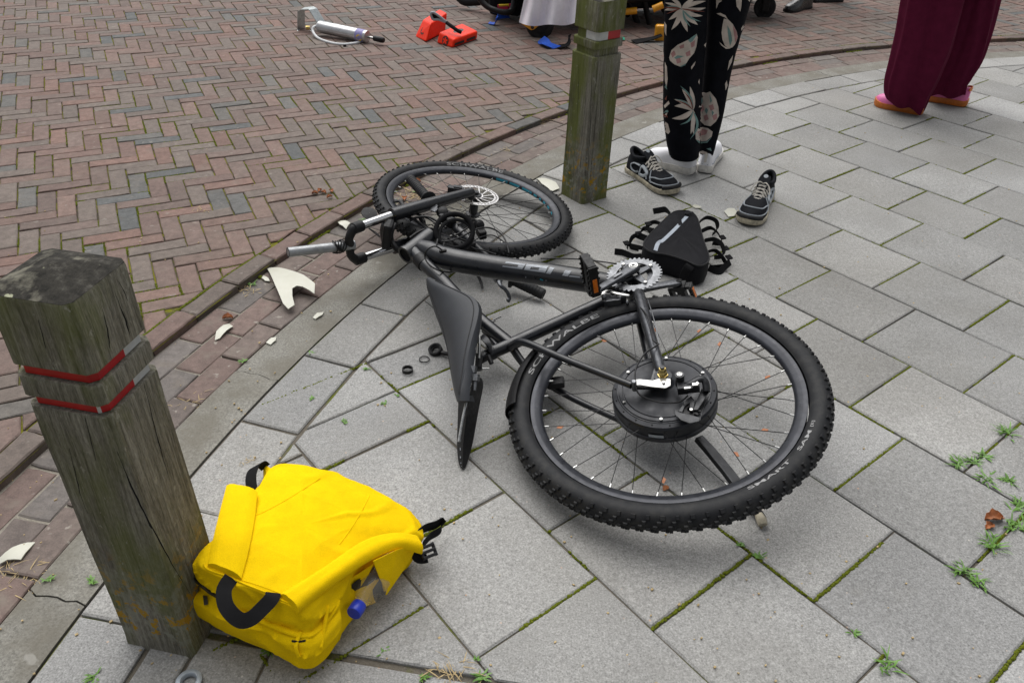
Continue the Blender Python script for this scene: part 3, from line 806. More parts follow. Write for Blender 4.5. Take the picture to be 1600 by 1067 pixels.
# grab handle
hp = [on_bag(364, 904, .002), G(352, 925, .155), G(356, 950, .148), G(375, 968, .140), G(392, 968, .138), G(412, 952, .145), G(425, 928, .152), on_bag(424, 932, .002)]
hp = [on_bag(362, 903, .003), G(350, 922, .196), G(354, 948, .188), G(374, 968, .176), G(392, 966, .174), G(410, 950, .178), G(424, 935, .182), on_bag(427, 927, .003)]
mb = MB(); mb.vribbon(curve(hp, 40), 0.025, 0.002)
build(mb, 'grab_handle', 'webbing', bp, smooth=True)
# zip and puller
mb = MB(); mb.ribbon([on_bag(305+q*4.2, 905+q*2.9+3*sin(q*0.3), 0.001) for q in range(10)], Vec((0.1, -0.2, 1)), 0.010, 0.003)
build(mb, 'zip', 'blackm', bp, smooth=True)
mb = MB(); mb.plate([on_bag(319, 931, .004), on_bag(326, 931, .004), on_bag(328, 944, .006), on_bag(322, 945, .006)], Vec((0, -0.8, 0.4)).normalized(), 0.002)
build(mb, 'zip_puller', 'alu', bp, smooth=False)
# panel seams: thin raised piping lines
for path in ([(397, 806), (440, 785), (500, 747)], [(530, 850), (555, 815), (577, 775)], [(377, 906), (415, 918), (458, 936)]):
    pts = [on_bag(*[path[0][k]*(1-t)+path[-1][k]*t+(path[1][k]-(path[0][k]+path[-1][k])/2)*4*t*(1-t) for k in (0, 1)], 0.0) for t in [q/14 for q in range(15)]]
    mb = MB(); mb.tube(pts, 0.0011, 5); build(mb, 'seam', 'yellow', bp, smooth=True)
edge_ = [on_bag(*PX(catmull(r4, 160)[k_]), .0005) for k_ in list(range(0, 62))]
mb = MB(); mb.tube(edge_, .0019, 6); build(mb, 'seam', 'yellow', bp)
# front pocket flap ledge and side pocket folds
for path, wd in (([(340, 938), (395, 961), (430, 977), (468, 991), (490, 988), (510, 967), (530, 936)], .010), ([(470, 985), (462, 1008), (468, 1026)], .006), ([(512, 945), (505, 985), (500, 1012)], .006)):
    pts = curve([on_bag(*q, 0.001) for q in path], 20); mb = MB(); mb.tube(pts, [wd*0.2]+[wd*0.62]*18+[wd*0.2], 8, flat=0.55); build(mb, 'pocket_fold', 'yellow', bp, smooth=True)
mb = MB(); mb.ribbon([on_bag(456+q*3, 1001+1.2*sin(q*0.5), .0015) for q in range(8)], Vec((0, 0, 1)), 0.003, 0.002); build(mb, 'pocket_zip', 'dark', bp)
# side pocket panel over the bottle
mb = MB(); pp = [G(583, 876, .134), G(622, 858, .124), G(654, 850, .095), G(634, 886, .060), G(604, 930, .045)]
mb.plate(pp, Vec((0.5, -0.5, 0.6)).normalized(), 0.004); build(mb, 'side_pocket', 'yellow', bp, smooth=False, bevel=0.0015)
mb = MB(); pp = [G(511, 928, .09), G(545, 905, .105), G(585, 880, .118), G(562, 925, .055), G(545, 962, .012), G(512, 1005, .006)]
mb.plate(pp, Vec((0.5, -0.5, 0.6)).normalized(), 0.004); build(mb, 'side_pocket', 'yellow', bp, smooth=False, bevel=0.0015)
mb = MB(); mb.plate([on_bag(548, 912, .003), on_bag(590, 880, .003), G(592, 895, .07), G(590, 935, .008), G(570, 950, .006), G(548, 955, .010)], Vec((0.5, -0.5, 0.6)).normalized(), 0.002); build(mb, 'pocket_shade', 'pocket', bp, smooth=False)  # dark sheet added behind the bottle as the pocket's inner shade
# black adjuster straps and buckle at the right end
mb = MB(); mb.ribbon(curve([G(648, 838, .075), G(662, 826, .06), G(680, 820, .05), G(690, 815, .045), G(688, 828, .035), G(672, 838, .04), G(660, 852, .05)], 26), Vec((0.2, 0.3, 1)), 0.020); build(mb, 'webbing', 'webbing', bp)
mb = MB(); mb.ribbon(curve([G(650, 840, .06), G(648, 860, .05), G(655, 873, .03), G(668, 872, .03)], 14), Vec((0.2, 0.3, 1)), 0.020); build(mb, 'webbing', 'webbing', bp)
bc = G(669, 861, .045); mb = MB(); x_, y_, z_ = frame_of((0.3, -0.5, 0.8))
for q in (-1, 0, 1): mb.box(bc+y_*(q*0.010), x_, y_, z_, 0.030, 0.006, 0.012)
for q in (-1, 1): mb.box(bc+x_*(q*0.0135), x_, y_, z_, 0.005, 0.028, 0.010)
build(mb, 'buckle', 'black', bp, smooth=False, bevel=0.0012)
# bottle in the side pocket
b0 = G(554, 956, .072); b1 = G(592, 897, .060); ax = (b1-b0).normalized()
bt = thing('water_bottle', 'clear plastic bottle with blue screw cap tucked in backpack side pocket', 'bottle', b0)
prof = [(0.0105, 0.016), (0.0115, 0.022), (0.0125, 0.026), (0.018, 0.036), (0.025, 0.048), (0.0295, 0.062), (0.0305, 0.07)]
for q in range(6): prof += [(0.0305, 0.072+q*0.012), (0.0293, 0.076+q*0.012), (0.0293, 0.079+q*0.012)]
prof += [(0.030, 0.15), (0.024, 0.156), (0.001, 0.157)]
mb = MB(); mb.lathe(b0, ax, prof, 32); build(mb, 'bottle', 'pet', bt, smooth=50)
mb = MB(); mb.lathe(b0, ax, [(0.0005, -0.004), (0.0125, -0.004), (0.014, -0.002), (0.0142, 0.013), (0.0135, 0.0145), (0.0135, 0.019), (0.011, 0.0195)], 28); build(mb, 'cap', 'cap', bt, smooth=40)

# ------------------------------------------------------------------ black triangular frame bag
top_px = [(1066, 329), (1078, 330.5), (1088, 338), (1093, 352), (1099, 374), (1107, 397), (1107, 407), (1100, 413), (1090, 414.5), (1075, 408), (1059, 402), (1040, 397), (1021, 394), (1009, 388), (1006, 381), (1011, 371), (1030, 351), (1047, 335), (1056, 330)]
zt = 0.078; tb_ = [G(x, y, zt) for x, y in top_px]; n = len(tb_)
fb = thing('frame_bag', 'black triangular bicycle bag with grey zip strip lying on slabs', 'bag', Vec((*(sum(tb_, Vec())/n).xy, 0)))
cen = sum(tb_, Vec())/n
topr = catmull(tb_, 76); botr = []
def sc(r, f, z, nz=0.0): return [Vec((cen.x+(p.x-cen.x)*f, cen.y+(p.y-cen.y)*f, z+nz*noise.noise(p*25))) for p in r]
mb = MB(); mb.rings([sc(topr, .96, .002), sc(topr, 1.0, .008, .002), sc(topr, 1.03, .03), sc(topr, 1.025, .055), sc(topr, 1.005, .072), sc(topr, .985, .0775), sc(topr, .94, .079), sc(topr, .7, .084, .004), sc(topr, .4, .088, .006), sc(topr, .12, .088)])
build(mb, 'body', 'bagfab', fb, smooth=50); bvf = mb.bvh()
mb = MB(); mb.tube(sc(topr, 1.003, .0765), 0.0028, 6, closed=True); build(mb, 'piping', 'black', fb)
def on_fb(px, py, off=.001):
    d = ray(px, py).normalized(); h = bvf.ray_cast(CAM, d); return (h[0]+Vec((0, 0, off))) if h[0] else G(px, py, .08)
zp = curve([on_fb(*q) for q in ((1073, 339), (1058, 355), (1047, 366), (1036, 376), (1028, 381), (1024, 392))], 24)
mb = MB(); mb.ribbon(zp, Vec((1, 0.5, 0)), 0.013, 0.0016); build(mb, 'zip_strip', 'greypipe', fb)
pz = on_fb(1073, 336, .004); mb = MB(); mb.lathe(pz, (0, 0, 1), [(.002, .004), (.008, .004), (.009, .001), (.009, -.004)], 12); mb.box(pz+Vec((.012, .004, .003)), (1, .4, 0), (-.4, 1, 0), (0, 0, 1), .022, .008, .003); build(mb, 'zip_puller', 'blackm', fb)
mb = MB(); mb.ribbon(curve([G(1081, 413, .070), G(1076, 418, .066), G(1070, 428, .045), G(1066, 441, .012)], 10), Vec((1, .1, 0)), 0.03, 0.002); build(mb, 'end_strap', 'webbing', fb)
def strap(pts, wd=.015): 
    mb = MB(); mb.ribbon(curve([G(q[0]+random.uniform(-2, 2), q[1]+random.uniform(-2, 2), q[2]*(.75 if 0 < i_ else 1)+.002) for i_, q in enumerate(pts)], 22), Vec((random.uniform(-.5, .5), random.uniform(-.5, .5), 1)), wd, .0018); build(mb, 'strap', 'webbing', fb)
strap([(1047, 338, .06), (1040, 330, .065), (1030, 327, .05), (1020, 330, .03)], .022)
strap([(1033, 350, .06), (1020, 346, .06), (1012, 352, .04), (1016, 362, .02), (1024, 358, .03)])
strap([(1022, 362, .06), (1008, 358, .06), (998, 364, .04), (996, 371, .02), (1008, 374, .03)])
strap([(1012, 374, .05), (998, 369, .055), (986, 373, .035), (984, 386, .012), (996, 388, .02)])
strap([(1006, 388, .05), (990, 384, .045), (980, 380, .03), (979, 388, .015)])
strap([(1004, 400, .03), (990, 400, .02), (974, 396, .015), (962, 392, .012)], .022)
strap([(1091, 345, .05), (1104, 342, .065), (1117, 346, .055), (1121, 360, .02), (1112, 366, .012)])
strap([(1095, 360, .05), (1110, 356, .065), (1123, 363, .055), (1126, 378, .02), (1112, 382, .015)])
strap([(1100, 378, .05), (1114, 375, .06), (1127, 383, .05), (1131, 398, .02), (1116, 402, .012)])
strap([(1104, 394, .05), (1118, 391, .06), (1130, 401, .05), (1132, 415, .02), (1114, 418, .012)])
strap([(1107, 420, .015), (1122, 424, .012), (1134, 418, .02), (1142, 410, .03)], .024)
for e in ((1129, 371, .03), (1134, 388, .03), (1139, 402, .03), (1013, 350, .045), (998, 365, .045), (979, 380, .035)):
    mb = MB(); p = G(*e); mb.box(p, (1, .5, 0), (-.5, 1, .3), (0, 0, 1), .018, .016, .004); build(mb, 'strap_end', 'webbing', fb, smooth=False)

# ------------------------------------------------------------------ shoes
def shoe(mbs, heel, toe, wd=0.098, hh=0.085, ht=0.055, sole=0.028, tilt=0.0, collar=0.32, open_=False):
    """mbs: dict of MB for upper, sole, (inside). heel/toe are ground points. returns local->world function"""
    heel = Vec(heel); toe = Vec(toe); X = (toe-heel); L = X.length; X.normalize(); Y = Vec((-X.y, X.x, 0)).normalized(); Z = Vec((0, 0, 1))
    def W(x, y, z): return heel+X*(x*L)+Y*(y*wd)+Z*z
    def wid(x):   # half width profile, fraction of wd
        return [(0, .20), (.04, .30), (.12, .34), (.3, .33), (.45, .36), (.62, .45), (.75, .49), (.86, .45), (.94, .33), (.985, .17), (1, .04)]
    def itp(tab, x):
        for (a, b), (c, d) in zip(tab[:-1], tab[1:]):
            if x <= c: return b+(d-b)*(x-a)/(c-a)
        return tab[-1][1]
    xs = [0, .015, .04, .08, .14, .2, .26, .32, .38, .44, .5, .56, .62, .68, .74, .8, .86, .91, .95, .98, 1.0]
    hgt = [(0, hh*0.93), (.05, hh), (.15, hh*0.86), (collar, hh*0.92), (.42, hh*0.98), (.5, hh*.88), (.62, ht*1.12), (.75, ht*.92), (.9, ht*.74), (.97, ht*.55), (1, ht*.35)]
    rings_ = []; m = 20
    for x in xs:
        w_ = itp(wid(x), x); h_ = itp(hgt, x); zs_ = sole*(.95 if x < .9 else .75+.2*(1-x)/.1); row = []
        for j in range(m+1):
            a = pi*j/m; cx = cos(a); sz = sin(a)
            e = 0.62 if x > .5 else 0.5
            yy = math.copysign(abs(cx)**e, cx)*w_*(1-.18*sz*(1 if x < .55 else .5)); row.append(W(x, yy, zs_*.6+(h_+sole-zs_*.6)*sz**.8))
        rings_.append(row)
    mbs['upper'].rings(rings_, closed=True)
    # sole
    so_ = []
    for z, f in ((0.0, .93), (sole*.25, 1.0), (sole*.7, 1.03), (sole, 1.0)):
        ring = []
        for sgn, seq in ((1, xs), (-1, xs[::-1])):
            for x in seq:
                lift = .012*max(0, (x-.8)/.2)**2+.006*max(0, (.08-x)/.08); w_ = itp(wid(x), x)*f*1.06
                xx = .5+(x-.5)*(1.02+.02*f); ring.append(W(xx, sgn*w_, z+lift))
        so_.append(ring)
    mbs['sole'].rings(so_)
    return W
def sneaker(heel, toe, label, side):
    root = thing('sneaker', label, 'shoe', heel, 'black sneakers left on the pavement')
    m = {'upper': MB(), 'sole': MB()}; W = shoe(m, heel, toe, .106, .058, .044, .020)
    up = build(m['upper'], 'upper', 'mesh', root, smooth=50); build(m['sole'], 'sole', 'offsole', root, smooth=50)
    # collar rim standing up round the foot opening, dark hollow inside
    rim = []; inn = []
    for q in range(28):
        a = 2*pi*q/28; x = .175+.155*cos(a); y = .24*sin(a); zz = .080+.020*max(0, -cos(a))**1.5+.008*max(0, cos(a)); rim.append(W(x, y, zz)); inn.append((x, y))
    mb = MB(); mb.tube(rim, .0075, 8, closed=True)
    low = [W(.175+(x-.175)*1.12, y*1.22, .055) for x, y in inn]; mb.rings([low, rim], cap0=False, cap1=False); build(mb, 'collar', 'mesh', root)
    mb = MB(); mb.rings([[W(.175+(x-.175)*.86, y*.86, .082) for x, y in inn], [W(.175+(x-.175)*.8, y*.8, .055) for x, y in inn]], cap0=False); build(mb, 'lining', 'dark', root)
    mb = MB(); mb.ribbon([W(.52, 0, .078), W(.44, 0, .092), W(.37, 0, .106), W(.315, 0, .116)], Vec((-(Vec(toe)-Vec(heel)).y, (Vec(toe)-Vec(heel)).x, 0)), [.036, .042, .044, .034], .009); build(mb, 'tongue', 'mesh', root, bevel=.003)
    mb = MB(); c_ = W(.335, 0, .1165); X = (Vec(toe)-Vec(heel)).normalized()
    n_ = Vec((0, 0, 1))*.85+X*.5; mb.lathe(c_, n_, [(.0005, .0015), (.0085, .0015), (.009, 0)], 14); build(mb, 'tongue_badge', 'greytrim', root)
    for q in range(5):
        x0 = .44+q*.047; zz = .095-q*.007
        for s in (-1, 1):
            mb = MB(); mb.tube(curve([W(x0, s*.27, zz-.020), W(x0+.012, s*.13, zz-.002), W(x0+.03, -s*.10, zz-.004), W(x0+.046, -s*.25, zz-.024)], 10), .0027, 6); build(mb, 'lace', 'lace', root)
    mb = MB()
    for s in (-1, 1): mb.tube(curve([W(.44, 0, .100), W(.47, s*.12, .108), W(.50, s*.28, .094), W(.54, s*.34, .076)], 12), .0024, 6)
    build(mb, 'lace', 'lace', root)
    # grey overlays: mudguard line round the toe and heel
    bv = m['upper'].bvh()
    def hug(pts, r_, mat='greytrim', nm='trim'):
        mb = MB(); pp = []
        for x, y, z in pts:
            p = W(x, y, z); h = bv.find_nearest(p); pp.append(h[0]+(h[1] if h[1].dot(p-h[0]) > 0 else -h[1])*.0012)
        mb.tube(curve(pp, 40), r_, 6); build(mb, nm, mat, root)
    hug([(.60, .6, .05), (.70, .6, .065), (.80, .42, .065), (.845, .15, .065), (.845, -.15, .065), (.80, -.42, .065), (.70, -.6, .065), (.60, -.6, .05)], .0026)
    hug([(.62, .7, .035), (.80, .6, .04), (.93, .4, .045), (.975, 0, .045), (.93, -.4, .045), (.80, -.6, .04), (.62, -.7, .035)], .0022)
    for s in (-1, 1):
        hug([(.52, s*.8, .035), (.48, s*.7, .07), (.47, s*.5, .10)], .0028); hug([(.66, s*.8, .035), (.62, s*.7, .055), (.56, s*.45, .09)], .0024)
    # toe bumper
    mb = MB(); 
    for z, k_ in ((.022, 1.0),):
        mb.tube(curve([W(.90, .42, .030), W(.965, .25, .034), W(.99, 0, .036), W(.965, -.25, .034), W(.90, -.42, .030)], 20), .008, 8)
    build(mb, 'toe_bumper', 'rubber', root)
    # round letter logo on the flank
    mb = MB(); y_s = side
    def lt(u, v):   # u along shoe 0..1, v up 0..1
        p = W(.15+.36*u, y_s*.6, .032+.048*v); h = bv.find_nearest(p); nn = h[1] if h[1].dot(p-h[0]) > 0 else -h[1]; return h[0]+nn*.002
    flip = (lambda u: u) if side < 0 else (lambda u: 1-u)
    cpath = [lt(flip(u), v) for u, v in ((.46, .85), (.33, .98), (.12, .92), (0, .5), (.12, .08), (.33, .02), (.46, .18))]
    dpath = [lt(flip(u), v) for u, v in ((.56, .02), (.56, .5), (.56, .95), (.74, .92), (.95, .62), (.97, .4), (.80, .06), (.56, .02))]
    mb.tube(curve(cpath, 30), 0.0066, 6, flat=.5); mb.tube(curve(dpath, 36), 0.0066, 6, flat=.5); build(mb, 'logo', 'greytrim', root)
sneaker(G(984, 266), G(1054, 306), 'black and white laced sneaker standing next to the white shoes', -1)
sneaker(G(1197, 304), G(1166, 354), 'black and white laced sneaker alone right of the triangular bag', 1)

# ------------------------------------------------------------------ broken pale plastic, spacer rings, loose bits
def shard(pts, label, zc=0.006, zb=0.001, mat='shard', group='broken pale plastic pieces', name='plastic_shard', thick=0.0025, base=0.0):
    P_ = [G(x, y, base) for x, y in pts]
    c = sum(P_, Vec())/len(P_)
    vs2, fs = subdiv_poly([(p.x, p.y) for p in P_], 0.02)
    R_ = max((p-c).length for p in P_); mb = MB(); top = []
    for x, y in vs2:
        r_ = hypot(x-c.x, y-c.y)/R_; top.append(Vec((x, y, base+zb+zc*(1-r_*r_)+thick)))
    n_ = len(top); mb.add(top+[p-Vec((0, 0, thick)) for p in top], fs+[tuple(n_+i for i in f[::-1]) for f in fs])
    # rim
    ec = {}
    for f in fs:
        for i in range(len(f)):
            e = (f[i], f[(i+1) % len(f)]); ec[e] = 1
    mb.add(mb.v[:], []); mb.v = mb.v[:2*n_]
    for (a_, b_) in ec:
        if (b_, a_) not in ec: mb.f.append([a_, n_+a_, n_+b_, b_]); mb.mi.append(0)
    o = build(mb, name, mat, None, smooth=40); tag(o, label, 'plastic piece', group); return o
gz = Z_GUT
shard([(417, 420), (436, 424), (455, 434), (476, 444), (494, 458), (493, 473), (486, 469), (475, 464), (466, 463), (459, 467), (459, 478), (462, 489), (452, 494), (444, 487), (432, 460)], 'large broken pale plastic fender with curved cutout lying in gutter', 0.035, base=gz)
shard([(336, 533), (339, 522), (350, 511), (358, 508), (365, 513), (355, 521), (344, 531)], 'curved white plastic splinter in the gutter left of the large fender piece', 0.008, base=gz)
shard([(416, 537), (424, 530), (432, 528), (431, 534), (423, 540)], 'small white plastic chip on the kerb below the large fender piece', 0.003, base=Z_KERB)
shard([(489, 498), (496, 491), (506, 489), (504, 494), (493, 500)], 'small white plastic chip on the kerb right below the large fender', 0.003, base=Z_KERB)
shard([(409, 436), (412, 432), (420, 437), (422, 441), (415, 441)], 'tiny white chip touching the tip of the large fender piece', 0.003, base=gz)
shard([(526, 349), (540, 350), (548, 353), (541, 360), (531, 356)], 'pale plastic splinter beside the fork crown by road edge', 0.015, base=gz)
shard([(0, 876), (22, 862), (45, 852), (57, 848), (50, 860), (35, 879), (14, 880), (0, 884)], 'long white plastic splinter in gutter left of the near post', 0.012, base=gz)
shard([(838, 280), (850, 281), (868, 289), (874, 297), (862, 301), (846, 291)], 'pale plastic piece at the foot of the mossy post', 0.010)
shard([(1131, 332), (1137, 327), (1147, 327), (1151, 333), (1147, 339), (1138, 340)], 'thin yellowish plastic disc beside the lone sneaker', 0.002)
shard([(1081, 324), (1085, 321), (1096, 325), (1094, 327), (1086, 327)], 'tiny white and orange fragment between bag and sneaker', 0.004)
def ringobj(c, R_, r_, h_, label, tiltv=(0, 0, 1)):
    mb = MB(); mb.lathe(c, tiltv, [(R_, 0), (R_+r_, 0), (R_+r_, h_), (R_, h_)], 32, closed=True)
    o = build(mb, 'spacer_ring', 'black', None, smooth=40); return tag(o, label, 'ring', 'loose headset parts')
ringobj(G(637, 580, .001), .0125, .0025, .010, 'thick black spacer ring, leftmost of the loose rings on slab')
ringobj(G(663, 562, .001), .0130, .0018, .003, 'thin black ring between the thick spacer and the bearing cap')
hc = thing('bearing_cap', 'black ridged bearing cap with bracket lying beside the saddle', 'cap', G(682, 547))
mb = MB(); mb.lathe(G(681, 548, .004), (-.25, -.3, 1), [(.010, -.003), (.010, .004), (.013, .006), (.0135, .010), (.017, .012), (.0195, .011), (.020, -.002), (.012, -.004)], 32); build(mb, 'cap', 'black', hc)
mb = MB(); mb.tube([G(690, 551, .008), G(700, 553, .010), G(708, 550, .012)], .006, 8); build(mb, 'bracket', 'black', hc)
mb = MB(); mb.lathe(G(296, 1066, .001), (0, 0, 1), [(.012, 0), (.021, 0), (.0225, .003), (.022, .007), (.018, .009), (.014, .009), (.012, .006)], 32, closed=True)
tag(build(mb, 'metal_cap', 'ring', None), 'grey metal ring at the bottom edge below the near post', 'ring')

# ------------------------------------------------------------------ bicycle lying on its left side
def wheel(parent, name, c, n, hubr, flange, nsp, texts, bits, sc=1.0, Rc=0.3415, rt=0.0275):
    """name: part; rim mesh carries tyre, tread, spokes, lettering as sub-parts"""
    n = n.normalized(); X = (Vec((1, 0, 0))-n*n.x).normalized(); Y = n.cross(X)
    def W(a, r, h): return c+(X*cos(a)+Y*sin(a))*r+n*h
    mb = MB(); prof = [(.3170, .0125), (.3165, .0140), (.3085, .0142), (.3060, .0130), (.2965, .0100), (.2905, .0050), (.2890, 0), (.2905, -.0050), (.2965, -.0100), (.3060, -.0130), (.3085, -.0142), (.3165, -.0140), (.3170, -.0125), (.3110, -.008), (.3110, .008)]
    vs = []; seg = 120
    for (r, h) in prof:
        for k_ in range(seg): vs.append(W(2*pi*k_/seg, r*sc, h))
    m = len(prof); mb.add(vs, [(i*seg+k_, i*seg+(k_+1) % seg, ((i+1) % m)*seg+(k_+1) % seg, ((i+1) % m)*seg+k_) for i in range(m) for k_ in range(seg)])
    rim = build(mb, name, 'rim', parent, smooth=35)
    # tyre carcass
    mb = MB(); vs = []; S2 = 26
    for i in range(S2+1):
        ph = radians(-142+284*i/S2); r = Rc+rt*cos(ph); h = rt*sin(ph)*(.98)
        for k_ in range(seg): vs.append(W(2*pi*k_/seg, r, h))
    mb.add(vs, [(i*seg+k_, i*seg+(k_+1) % seg, (i+1)*seg+(k_+1) % seg, (i+1)*seg+k_) for i in range(S2) for k_ in range(seg)])
    build(mb, 'tyre', 'rubber', rim, smooth=60)
    # knobs
    mb = MB(); N = 76; kf = rt/.0275
    for k_ in range(N):
        for (ph, l_, w_, hh, st) in ((7, .011, .0085, .0042, 0), (-7, .011, .0085, .0042, .5), (27, .009, .0085, .0044, .25), (-27, .009, .0085, .0044, .75), (50, .0085, .010, .0052, .5), (-50, .0085, .010, .0052, 0)):
            a = 2*pi*(k_+st)/N; p = radians(ph); er = X*cos(a)+Y*sin(a); et = -X*sin(a)+Y*cos(a)
            nn = er*cos(p)+n*sin(p); tt = -er*sin(p)+n*cos(p)
            if abs(ph) == 50 and k_ % 2: l_ *= 1.35
            mb.box(c+er*Rc+nn*(rt+hh/2-.0008), et, tt, nn, l_*kf, w_*kf, hh*kf, .74)
    o = build(mb, 'tread_knobs', 'rubber', rim, smooth=False, kind='stuff')
    # spokes
    for k_ in range(nsp):
        up = 1 if k_ % 2 == 0 else -1; g = (k_//2) % 2; a = 2*pi*k_/nsp; da = (1 if g else -1)*flange[2]
        p0 = W(a+da, flange[0], up*flange[1]); p1 = W(a, .2925*sc, up*.001)
        mb = MB(); mb.tube([p0, p1], .0010, 5); mb.cm = 1; d = (p1-p0).normalized(); mb.tube([p1-d*.013, p1-d*.001], .0021, 6)
        build(mb, 'spoke', ['spoke', 'steel'], rim)
        if k_ in bits:
            q = p0.lerp(p1, .66+.2*((k_*7) % 5)/5); mb = MB(); e = n.cross(d)
            mb.plate([q-d*.008, q+d*.006, q+d*.009+e*.006, q-d*.003+e*.008], n, .001); build(mb, 'leaf_scrap', 'leaf', rim, smooth=False)
    # raised lettering on the upper sidewall
    for (txt, pa, pb, cw, r0, ht, bold) in texts:
        def an(pxy):
            p = PLN(pxy[0], pxy[1], c, n, .02); d = p-c; return atan2(d.dot(Y), d.dot(X))
        a0, a1 = an(pa), an(pb)
        if cw and a1 > a0: a1 -= 2*pi
        if not cw and a1 < a0: a1 += 2*pi
        vs2, fs, asp = text2d(txt, bold); mb = MB(); vs = []
        for x, y in vs2:
            r = r0+ht*(y if cw else 1-y); hh = sqrt(max(1e-6, rt**2-(r-Rc)**2))*.98+.0007
            vs.append(W(a0+(a1-a0)*x, r, hh))
        mb.add(vs, fs); build(mb, 'lettering', 'print', rim, smooth=False)
    # valve
    av = an((865, 553)) if name == 'rear_wheel' else 1.2
    mb = MB(); mb.tube([W(av, .291*sc, .0), W(av, .27*sc, .0)], .0026, 8); mb.tube([W(av, .272*sc, .0), W(av, .262*sc, .0)], .0034, 8); build(mb, 'valve', 'steel', rim)
    return rim, W, X, Y
CB = Vec((.363, 1.497, .135)); NBK = Vec((-.207, -.107, 1.)).normalized()
def PB(px, py, off=0.0): return PLN(px, py, CB, NBK, off)
bike = thing('bicycle', 'black mountain bike frame with rear hub motor lying on its side', 'bicycle', Vec((.15, 1.85, 0)))
rim, WR, XR, YR = wheel(bike, 'rear_wheel', CB, NBK, .12, (.120, .012, .30), 36, [('SCHWALBE', (838, 588), (941, 501), True, .3285, .0115, .012), ('SMART', (1172, 771), (1232, 720), False, .3285, .0085, .012), ('SAM', (1247, 706), (1262, 674), False, .3285, .0085, .012), ('[E]', (1264, 668), (1267, 659), False, .3295, .007, .01)], {1, 5, 6, 9, 12, 19, 26, 30, 33})
# hub motor
mb = MB(); mb.lathe(CB, NBK, [(.012, .074), (.0205, .073), (.021, .058), (.026, .050), (.040, .0425), (.060, .0375), (.082, .0345), (.0925, .0335), (.0935, .0315), (.0955, .0315), (.0965, .0335), (.104, .0325), (.105, .0300), (.108, .0300), (.109, .0285), (.1185, .0250), (.1215, .0200), (.1215, .0100), (.1185, .0085), (.1185, -.0085), (.1215, -.0100), (.1215, -.0200), (.1165, -.0250), (.090, -.034), (.030, -.050), (.02, -.065), (.001, -.066)], 96)
hubm = build(mb, 'hub_motor', 'motor', rim, smooth=28)
for k_ in range(6):
    a = 2*pi*k_/6+.35; p = WR(a, .1005, .0335); mb = MB(); mb.lathe(p, NBK, [(.0005, .004), (.0022, .004), (.0024, .003), (.0036, .003), (.0036, -.001)], 12); build(mb, 'bolt', 'steel', rim)
for k_ in range(18):
    a = 2*pi*(k_+.5)/18; p = WR(a, .1135, .0278); mb = MB(); mb.lathe(p, NBK, [(.0004, .0008), (.0016, .0008), (.0018, -.001)], 8); build(mb, 'bolt', 'dark', rim)
mb = MB(); mb.plate([WR(-1.98+q*.055, .1224, hh) for q in range(6) for hh in (.004,)]+[WR(-1.98+q*.055, .1224, -.004) for q in range(5, -1, -1)], WR(-1.85, 1, 0)-CB, .0006); build(mb, 'rating_label', 'greytrim', rim, smooth=False)
# axle hardware
def B(off): return CB+NBK*off
mb = MB(); mb.lathe(B(.074), NBK, [(.0125, 0), (.0125, .003), (.0095, .0035), (.0105, .0036), (.0108, .011), (.0095, .0125), (.0085, .013), (.0092, .0131), (.0092, .021), (.0075, .0225), (.006, .0226)], 6); build(mb, 'axle_nut', 'brass', bike, smooth=False)
mb = MB(); mb.lathe(B(.096), NBK, [(.0005, .0055), (.0055, .005), (.006, -.002)], 14); build(mb, 'axle_end', 'blackm', bike)
mb = MB(); ta = [PB(988, 593, .077), PB(1000, 592, .077), PB(1020, 594, .077), PB(1036, 589, .077), PB(1048, 592, .077), PB(1048, 602, .077), PB(1040, 606, .077), PB(1018, 604, .077), PB(1000, 601, .077), PB(990, 602, .077)]
mb.plate(ta, NBK, .004); build(mb, 'torque_arm', 'steel', bike, smooth=False, bevel=.001)
mb = MB(); p = PB(991, 602, .074); mb.tube([p+NBK*.012, p-NBK*.014], .0062, 10); mb.lathe(p+NBK*.010, NBK, [(.0005, .004), (.0045, .004), (.0065, .002), (.0065, -.002)], 12); build(mb, 'clamp', 'alu', bike)
mb = MB(); p = PB(1037, 598, .078); mb.lathe(p, NBK, [(.0005, .003), (.0035, .003), (.0038, -.001)], 10); build(mb, 'bolt', 'steel', bike)
# frame tubes
def fr(name, pts, r, seg=16, mat='frame', n=None, caps=True, **kw):
    mb = MB(); pp = curve(pts, n or max(8, 5*len(pts))); rs = r
    if isinstance(r, (list, tuple)):
        m = len(pp); q = len(r)-1; rs = []
        for i in range(m):
            t = i/(m-1)*q; j = min(int(t), q-1); rs.append(r[j]+(r[j+1]-r[j])*(t-j))
    mb.tube(pp, rs, seg, caps=caps); return build(mb, name, mat, bike, smooth=50, **kw)
LF = .088
hb, htp = PB(633, 399, LF), PB(673, 368, LF)
ha = (htp-hb).normalized()
mb = MB(); mb.lathe(hb, ha, [(.0215, .016), (.0215, -.0005), (.0285, -.0005), (.0290, .004), (.0275, .012), (.0265, .03), (.0260, .06), (.0262, (htp-hb).length-.012), (.0255, (htp-hb).length-.004), (.0255, (htp-hb).length), (.0195, (htp-hb).length), (.0195, (htp-hb).length-.012)], 28)
build(mb, 'head_tube', 'frame', bike, smooth=40)
mb = MB(); mb.lathe(hb, ha, [(.0198, .004), (.0175, .010), (.0005, .012)], 24); mb.lathe(htp, ha, [(.0194, -.004), (.0005, -.012)], 24); build(mb, 'bore_shade', 'dark', bike)  # near-black plugs paint the shade inside the open head tube
dt = fr('down_tube', [PB(655, 386, LF), PB(672, 393, LF*.95), PB(700, 404, LF*.87), PB(760, 415.5, LF*.68), PB(905, 437, LF*.22), PB(975, 449)], [.022, .031, .034, .0335, .033, .030], 24, n=40)
